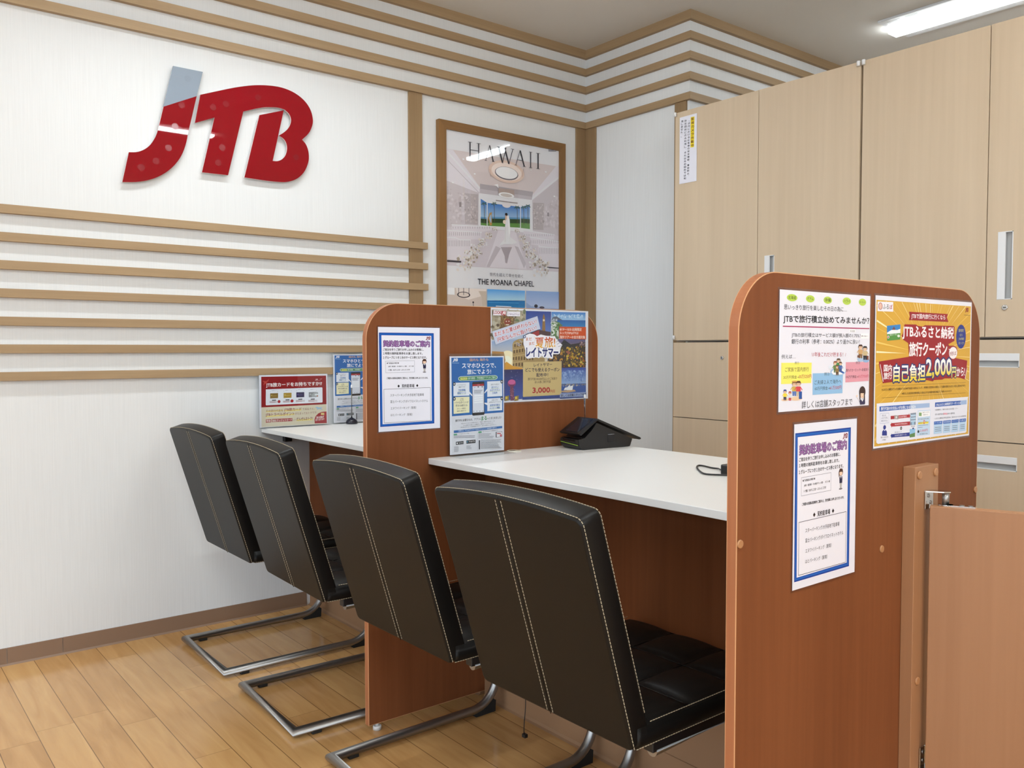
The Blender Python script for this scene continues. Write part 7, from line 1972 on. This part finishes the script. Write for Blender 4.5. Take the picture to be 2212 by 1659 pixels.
def lower(y1, y0, label):
    oy = (y0+y1)/2; t = thing('drawer_cabinet', label, 'cabinet', (CF,oy,0))
    mesh_ob('carcass', BX(((.021,y0+.002-oy,.0),(.46,y1-.002-oy,1.1335))), M_body, t)
    mesh_ob('plinth', BX(((.012,y0+.004-oy,.0),(.021,y1-.004-oy,.105))), M_body, t)
    for z0,z1 in ((.7940,1.1320),(.4545,.7905),(.112,.451)):
        hz1 = z1-.0450; hz0 = hz1-.0465; hy0,hy1 = -.1090,.1090; bm = bmesh.new()
        recess_plate(bm, y0+.0035-oy, y1-.0035-oy, z0, z1, 0, .019, (hy0,hy1,hz0,hz1)); d = mesh_ob('drawer', bm, M_maple, t)
        bm = bmesh.new(); box(bm, (-.0015,hy0,hz0+.022), (.005,hy1,hz1), bevel=.001); box(bm, (-.0008,hy0,hz0), (.012,hy1,hz0+.0025)); box(bm, (-.0008,hy0,hz0), (.012,hy0+.0025,hz1)); box(bm, (-.0008,hy1-.0025,hz0), (.012,hy1,hz1))
        hd = mesh_ob('handle', bm, M_whitep, d); mesh_ob('handle_recess', BX(((.0125,hy0,hz0),(.0145,hy1,hz1))), M_grey, hd)
        if z1 > 1:
            lk = bmesh.new(); cyl(lk, (0,.174,1.064), (-1,0,0), .0085, .004, 24, bevel=.0015); lo = mesh_ob('lock', lk, M_chrome, d)
            mesh_ob('keyhole', BX(((-.0048,.1728,1.060),(-.0039,.1752,1.068))), M_black, lo)
    return t
UY = (2.6055,1.7035,.8015)
upper(UY[0],UY[1],'pale wooden two door upper cabinet bearing the vertical camera notice')
upper(UY[1],UY[2],'pale wooden two door upper cabinet at right with white recessed handle and lock')
lower(UY[0],UY[1],'pale wooden drawer cabinet behind the near counter, its keyhole in view')
lower(UY[1],UY[2],'pale wooden drawer cabinet at far right with white recessed drawer handles')
cam_sheet = sheet_mesh('camera_notice', 'cam', (CF-.0016,2.5735,2.1445), (0,-1,0), DN); tag(cam_sheet, 'narrow white notice with vertical writing and yellow heading on the cabinet door', 'notice')

# ------------------------------------------------------------------ notices on the partitions
F2, F3 = P2Y0-.0014, P3Y0-.0014
notice('park','parking_notice',(1.2165,F2,1.1655),'blue bordered parking notice on the middle partition, above the third chair','notice')
notice('park','parking_notice',(1.3405,F3,.9665),'blue bordered parking notice on the nearest partition, below the savings notice','notice')
notice('save','savings_notice',(1.2915,F3,1.2046),'white travel savings notice with green, yellow, blue and pink patches on the nearest partition','notice')
notice('gold','gold_poster',(1.6135,F3,1.2070),'gold sunburst coupon poster with red banner on the nearest partition','poster')
sp_ = sheet_mesh('summer_poster','summer',(1.6185,F2,1.2320),RX,DN); tag(sp_, 'wide photo collage summer travel poster on the middle partition', 'poster')
film((0,0,0),RX,DN,.432,.302,.0035,.0030,.0040,sp_,'clear_cover',M_clear)

# ------------------------------------------------------------------ acrylic stands and their leaflets
def stand(name, x0, y, w, h, foot, label, fx=0):
    """clear L-shaped sign holder: two upright leaves and a foot plate, standing on the worktop"""
    t = thing(name, label, 'sign holder', (x0+w/2,y,CZ)); z = .0
    bm = bmesh.new(); box(bm, (-w/2-.003,-.0035,z), (w/2+.003,-.0018,h), bevel=.0004, seg=1); mesh_ob('front_leaf', bm, M_clear, t)
    bm = bmesh.new(); box(bm, (-w/2-.003,.0012,z), (w/2+.003,.0030,h), bevel=.0004, seg=1); mesh_ob('rear_leaf', bm, M_clear, t)
    bm = bmesh.new(); box(bm, (-w/2-.003,-foot,z), (w/2+.003,-.0036,.0022), bevel=.0006, seg=1); mesh_ob('foot_plate', bm, M_clear, t)
    return t
stand('acrylic_stand',1.4535,2.1245,.2055,.3115,.060,'clear acrylic stand with blue smartphone leaflet on the near counter')
o = sheet_mesh('app_leaflet','phone',(1.4525,2.1244,CZ+.3035),RX,DN); tag(o,'blue and white smartphone app leaflet in the stand on the near counter','leaflet')
o.scale = (.985,1,1)
stand('acrylic_stand',1.368,3.378,.300,.2225,.040,'clear acrylic stand with red card leaflet on the far counter')
o = sheet_mesh('card_leaflet','card',(1.3665,3.3779,CZ+.2200),RX,DN); tag(o,'red and cream travel card leaflet in the stand on the far counter','leaflet')
stand('acrylic_stand',1.7015,3.3790,.2055,.3115,.006,'clear acrylic stand with blue smartphone leaflet on the far counter, partly behind the partition')
o = sheet_mesh('app_leaflet','phone',(1.7005,3.3789,CZ+.3035),RX,DN); tag(o,'blue and white smartphone app leaflet on the far counter, behind the pen stand','leaflet')

def pen_stand(x, y, label, lean=0):
    t = thing('pen_stand', label, 'pen stand', (x,y,CZ))
    bm = bmesh.new(); lathe(bm, (0,0,0), [(.0240,0),(.0260,.003),(.0255,.009),(.0220,.016),(.0155,.0215),(.009,.0245),(.0065,.0275)]); mesh_ob('base', bm, M_navy, t)
    bm = bmesh.new(); tube(bm, [(0,0,.024),(.0006,0,.16)], .0034, 14); mesh_ob('stem', bm, M_chrome, t)
    bm = bmesh.new(); lathe(bm, (.0006,0,.158), [(.0034,0),(.0040,.002),(.0042,.007),(.0036,.011),(.0015,.0135)], 18); mesh_ob('tip', bm, M_whitep, t)
    return t
pen_stand(1.772,3.3495,'navy domed pen stand with chrome stem on the far counter')
pen_stand(2.000,2.1135,'chrome pen stem on its stand behind the black payment terminal')

# ------------------------------------------------------------------ payment terminal
tm = thing('payment_terminal','black payment terminal with tilted screen on the near counter','payment terminal',(1.985,2.075,CZ), 0)
tm_rot = math.radians(0)
TY = .083   # half width
def side_prism(pts, y0, y1, bevel=0):
    bm = bmesh.new(); prism(bm, [(x,y0,z) for x,z in pts], (0,y1-y0,0))
    if bevel: bmesh.ops.bevel(bm, geom=list(bm.edges), offset=bevel, segments=2, affect='EDGES')
    return bm
tm.location = (1.980,2.037,CZ); tm.rotation_euler = (0,0,-.10)
HW = .052
mesh_ob('body', side_prism([(-.093,.0),(-.110,.012),(-.112,.034),(-.085,.0375),(-.060,.058),(-.038,.086),(.115,.026),(.105,.001)], -HW+.002, HW-.002, .0015), M_black, tm)
mesh_ob('foot', BX(((-.085,-HW+.008,-.0),(.09,HW-.008,.004))), M_rubber, tm)
scr = mesh_ob('screen_housing', side_prism([(-.112,.0525),(-.036,.0995),(-.030,.0975),(-.104,.0470)], -HW-.002, HW+.002, .001), M_black, tm)
d = Vector((.076,0,.047)).normalized(); nn = Vector((-d.z,0,d.x)); O = Vector((-.112,0,.0525))
bm = bmesh.new(); prism(bm, [O+d*.010+Vector((0,-.036,0))+nn*.0002,O+d*.082+Vector((0,-.036,0))+nn*.0002,O+d*.082+Vector((0,.030,0))+nn*.0002,O+d*.010+Vector((0,.030,0))+nn*.0002], nn*.0008); mesh_ob('screen', bm, M_screen, scr)
mesh_ob('operator_panel', side_prism([(-.036,.0995),(.147,.0285),(.150,.0235),(.143,.0215),(-.034,.0915)], -HW-.002, HW+.002, .001), M_black, tm)
bm = bmesh.new(); prism(bm, [(-.1112,-HW+.006,.0150),(-.1118,HW-.006,.0215),(-.1118,HW-.006,.0230),(-.1112,-HW+.006,.0165)], (-.0012,0,0)); mesh_ob('lime_stripe', bm, M_lime, tm)
mesh_ob('card_slot', BX(((-.1135,-.030,.0265),(-.1085,.034,.0315)), bevel=.0008), M_blackg, tm)
mesh_ob('reader_plate', BX(((-.106,-.038,.0372),(-.072,.040,.0386)), bevel=.0006), M_blackg, tm)
mesh_ob('side_port', BX(((.008,-HW+.0005,.020),(.036,-HW+.0022,.046)), bevel=.0008), M_blackg, tm)

# adapter with its cable at the right end of the near counter
ad = thing('power_adapter','small black adapter with looped cable at the right end of the near counter','adapter',(1.812,1.340,CZ))
mesh_ob('casing', BX(((-.020,-.070,0),(.018,.045,.0265)), bevel=.004, seg=3), M_black, ad)
loop = [(1.8090,1.383,.790),(1.8300,1.412,.783),(1.8517,1.4369,.781),(1.857,1.4625,.780),(1.8649,1.4843,.780),(1.8722,1.506,.780),(1.8690,1.5165,.780),(1.8570,1.5120,.780),(1.8399,1.4998,.780),(1.8128,1.4751,.780),(1.777,1.4368,.780),(1.7560,1.4090,.780),(1.7545,1.390,.780),(1.7685,1.3692,.780),(1.7788,1.3527,.780),(1.786,1.320,.780),(1.79,1.28,.780)]
def catmull(P, n=5):
    P = [Vector(p) for p in P]; out = []
    for i in range(len(P)-1):
        p0,p1,p2,p3 = P[max(0,i-1)],P[i],P[i+1],P[min(len(P)-1,i+2)]
        for k in range(n):
            t = k/n; out.append(.5*((2*p1)+(p2-p0)*t+(2*p0-5*p1+4*p2-p3)*t*t+(3*p1-p0-3*p2+p3)*t**3))
    return out+[P[-1]]
bm = bmesh.new(); tube(bm, [p-Vector((1.812,1.340,CZ)) for p in catmull(loop)], .0023, 10); mesh_ob('cable', bm, M_black, ad)
bm = bmesh.new(); tube(bm, [p-Vector((1.812,1.340,CZ)) for p in catmull([(1.806,1.372,.797),(1.822,1.374,.822),(1.836,1.371,.846),(1.85,1.36,.858),(1.87,1.32,.83),(1.89,1.28,.781)])], .0020, 10); mesh_ob('cable', bm, M_black, ad)

# cable outlet cover on the worktop
gm = thing('cable_outlet','round ivory cable outlet cover behind the leaflet stand on the near counter','cable cover',(1.690,2.112,CZ))
bm = bmesh.new(); cyl(bm, (0,0,0), (0,0,1), .0235, .0035, 36, bevel=.0015); mesh_ob('cover', bm, M_ivory, gm)
mesh_ob('slot', BX(((-.018,-.004,.0034),(.004,.004,.0039))), M_black, gm)

# ------------------------------------------------------------------ gate at the right
gp = thing('gate_post','pale wooden gate post fixed to the nearest partition','post',(1.790,.863,0))
mesh_ob('post', BX(((-.052,-.013,.004),(.049,.0128,.857)), bevel=.0008, seg=1), M_beech, gp)
for x,z in ((1.7538,.840),(1.8246,.840),(1.7601,.4067)):
    bm = bmesh.new(); cyl(bm, (x-1.790,-.013,z), (0,-1,0), .0085, .0035, 20, bevel=.0018); mesh_ob('screw_cap', bm, M_cap, gp)
GD = Vector((.352,-.936,0)).normalized(); ang = math.atan2(GD.y, GD.x)
gt = thing('swing_gate','wooden swing gate at the right edge, hung beside the post','gate',(1.783,.829,0), ang)
mesh_ob('panel', BX(((-.010,-.004,.20),(.70,.020,.7745)), bevel=.001, seg=1), M_beech, gt)
mesh_ob('top_edge_band', BX(((-.010,-.0035,.7743),(.70,.0195,.7752))), M_beechx, gt)
bpy.context.view_layer.update()
def hang(o, loc):
    """hinge metal is modelled square to the room and hung on the turned gate"""
    o.location = loc; o.parent = gt; o.matrix_parent_inverse = gt.matrix_world.inverted(); return o
TOPH, LOWH = (1.790,.849,.775), (1.790,.849,.245)
bm = bmesh.new(); box(bm, (-.013,-.0022,-.0085), (.021,-.0001,.0300), bevel=.0005, seg=1); hang(mesh_ob('hinge_plate', bm, M_chrome, None), TOPH)
bm = bmesh.new(); prism(bm, [(-.013,-.0001,.0278),(.018,-.0001,.0278),(.027,-.022,.0278),(.0255,-.0365,.0278),(.016,-.0405,.0278),(.005,-.032,.0278)], (0,0,.0024)); hang(mesh_ob('hinge_arm', bm, M_chrome, None), TOPH)
bm = bmesh.new(); cyl(bm, (.0165,-.0300,.0022), (0,0,1), .0068, .0256, 24); hang(mesh_ob('hinge_pin', bm, M_steel, None), TOPH)
bm = bmesh.new(); cyl(bm, (.0165,-.0300,.0003), (0,0,1), .0145, .0024, 28)
q = Vector((.0165,-.0300,.0003)); pv = Vector((-GD.y,GD.x,0))
prism(bm, [q+pv*.0105,q-pv*.0105,q-pv*.0105+GD*.055,q+pv*.0105+GD*.055], (0,0,.0024)); hang(mesh_ob('hinge_leaf', bm, M_chrome, None), TOPH)
for k in (.030,.046):
    bm = bmesh.new(); c = q+GD*k; cyl(bm, (c.x,c.y,.0026), (0,0,1), .0048, .0010, 16); hang(mesh_ob('hinge_screw', bm, M_steel, None), TOPH)
for x,z in ((.0005,.019),(.010,.004)):
    bm = bmesh.new(); cyl(bm, (x,-.0022,z), (0,-1,0), .0040, .0012, 16); hang(mesh_ob('hinge_screw', bm, M_steel, None), TOPH)
bm = bmesh.new(); box(bm, (-.016,-.0022,-.030), (.012,-.0001,.0150), bevel=.0005, seg=1); hang(mesh_ob('hinge_plate', bm, M_chrome, None), LOWH)
bm = bmesh.new(); prism(bm, [(-.016,-.0001,-.030),(.012,-.0001,-.030),(.012,-.040,-.030),(-.004,-.040,-.030)], (0,0,.0024)); hang(mesh_ob('hinge_arm', bm, M_chrome, None), LOWH)
for z in (.004,-.014):
    bm = bmesh.new(); cyl(bm, (-.004,-.0022,z), (0,-1,0), .0040, .0012, 16); hang(mesh_ob('hinge_screw', bm, M_steel, None), LOWH)

# ------------------------------------------------------------------ ceiling lamps: surface LED battens
def batten(x0, x1, y0, y1, label, mat=None, m=.085, d=.024, e=.004):
    """housing plate against the ceiling with a raised glowing lens along its middle"""
    cx,cy = (x0+x1)/2,(y0+y1)/2; t = thing('ceiling_light', label, 'ceiling light', (cx,cy,CEIL), group='LED battens on the ceiling')
    w,l = (x1-x0)/2,(y1-y0)/2; along_y = l > w
    mesh_ob('housing', BX(((-w,-l,-.012),(w,l,-.0005)), bevel=.002), M_whitep, t)
    bm = bmesh.new()
    if along_y: box(bm, (-w+m,-l+e,-d), (w-m,l-e,-.0115))
    else: box(bm, (-w+e,-l+m,-d), (w-e,l-m,-.0115))
    mesh_ob('lens', bm, mat or M_lamp, t)
    if mat == M_lampw:   # unseen side baffles added to keep light off the upper wall
        for s in (-1,1): mesh_ob('added_baffle', BX(((-l*0-w+.01,s*.050-.001,-.068),(w-.01,s*.050+.001,-.0118))), M_whitep, t)
    return t
bt = batten(4.035,4.340,.95,2.20,'glowing white ceiling batten above the cabinets at the upper right', M_lamps, .115, .036, -.004)
bm = bmesh.new()
for k,(a,b) in enumerate(((.05,.012),(.035,.02),(.045,.03),(.03,.038))): box(bm, (-.146+b,.575-a,-.01225), (-.141+b,.590,-.0119))
for k in range(3): box(bm, (-.132+.012*k,.44,-.01225), (-.128+.012*k,.50,-.0119))
mesh_ob('rating_label', bm, M_grey, bt)
batten(4.035,4.340,-1.35,-.10,'white ceiling batten over the staff side, out of view to the right', M_lamps)
batten(1.02,2.262,.25,.49,'white ceiling batten above the counters, reflected in the red logo')
batten(-.85,.40,.25,.49,'white ceiling batten over the customer floor, behind the viewer')
batten(.55,1.80,2.64,2.88,'white ceiling batten close to the logo wall, above the picture', M_lampw)
batten(-2.3,-1.05,2.64,2.88,'white ceiling batten close to the logo wall, farther left', M_lampw)
batten(1.02,2.27,-2.62,-2.38,'boosted white ceiling batten at the back right, unseen behind the viewer', M_lampb)
batten(-.85,.40,-2.62,-2.38,'boosted white ceiling batten at the back left, unseen behind the viewer', M_lampb)
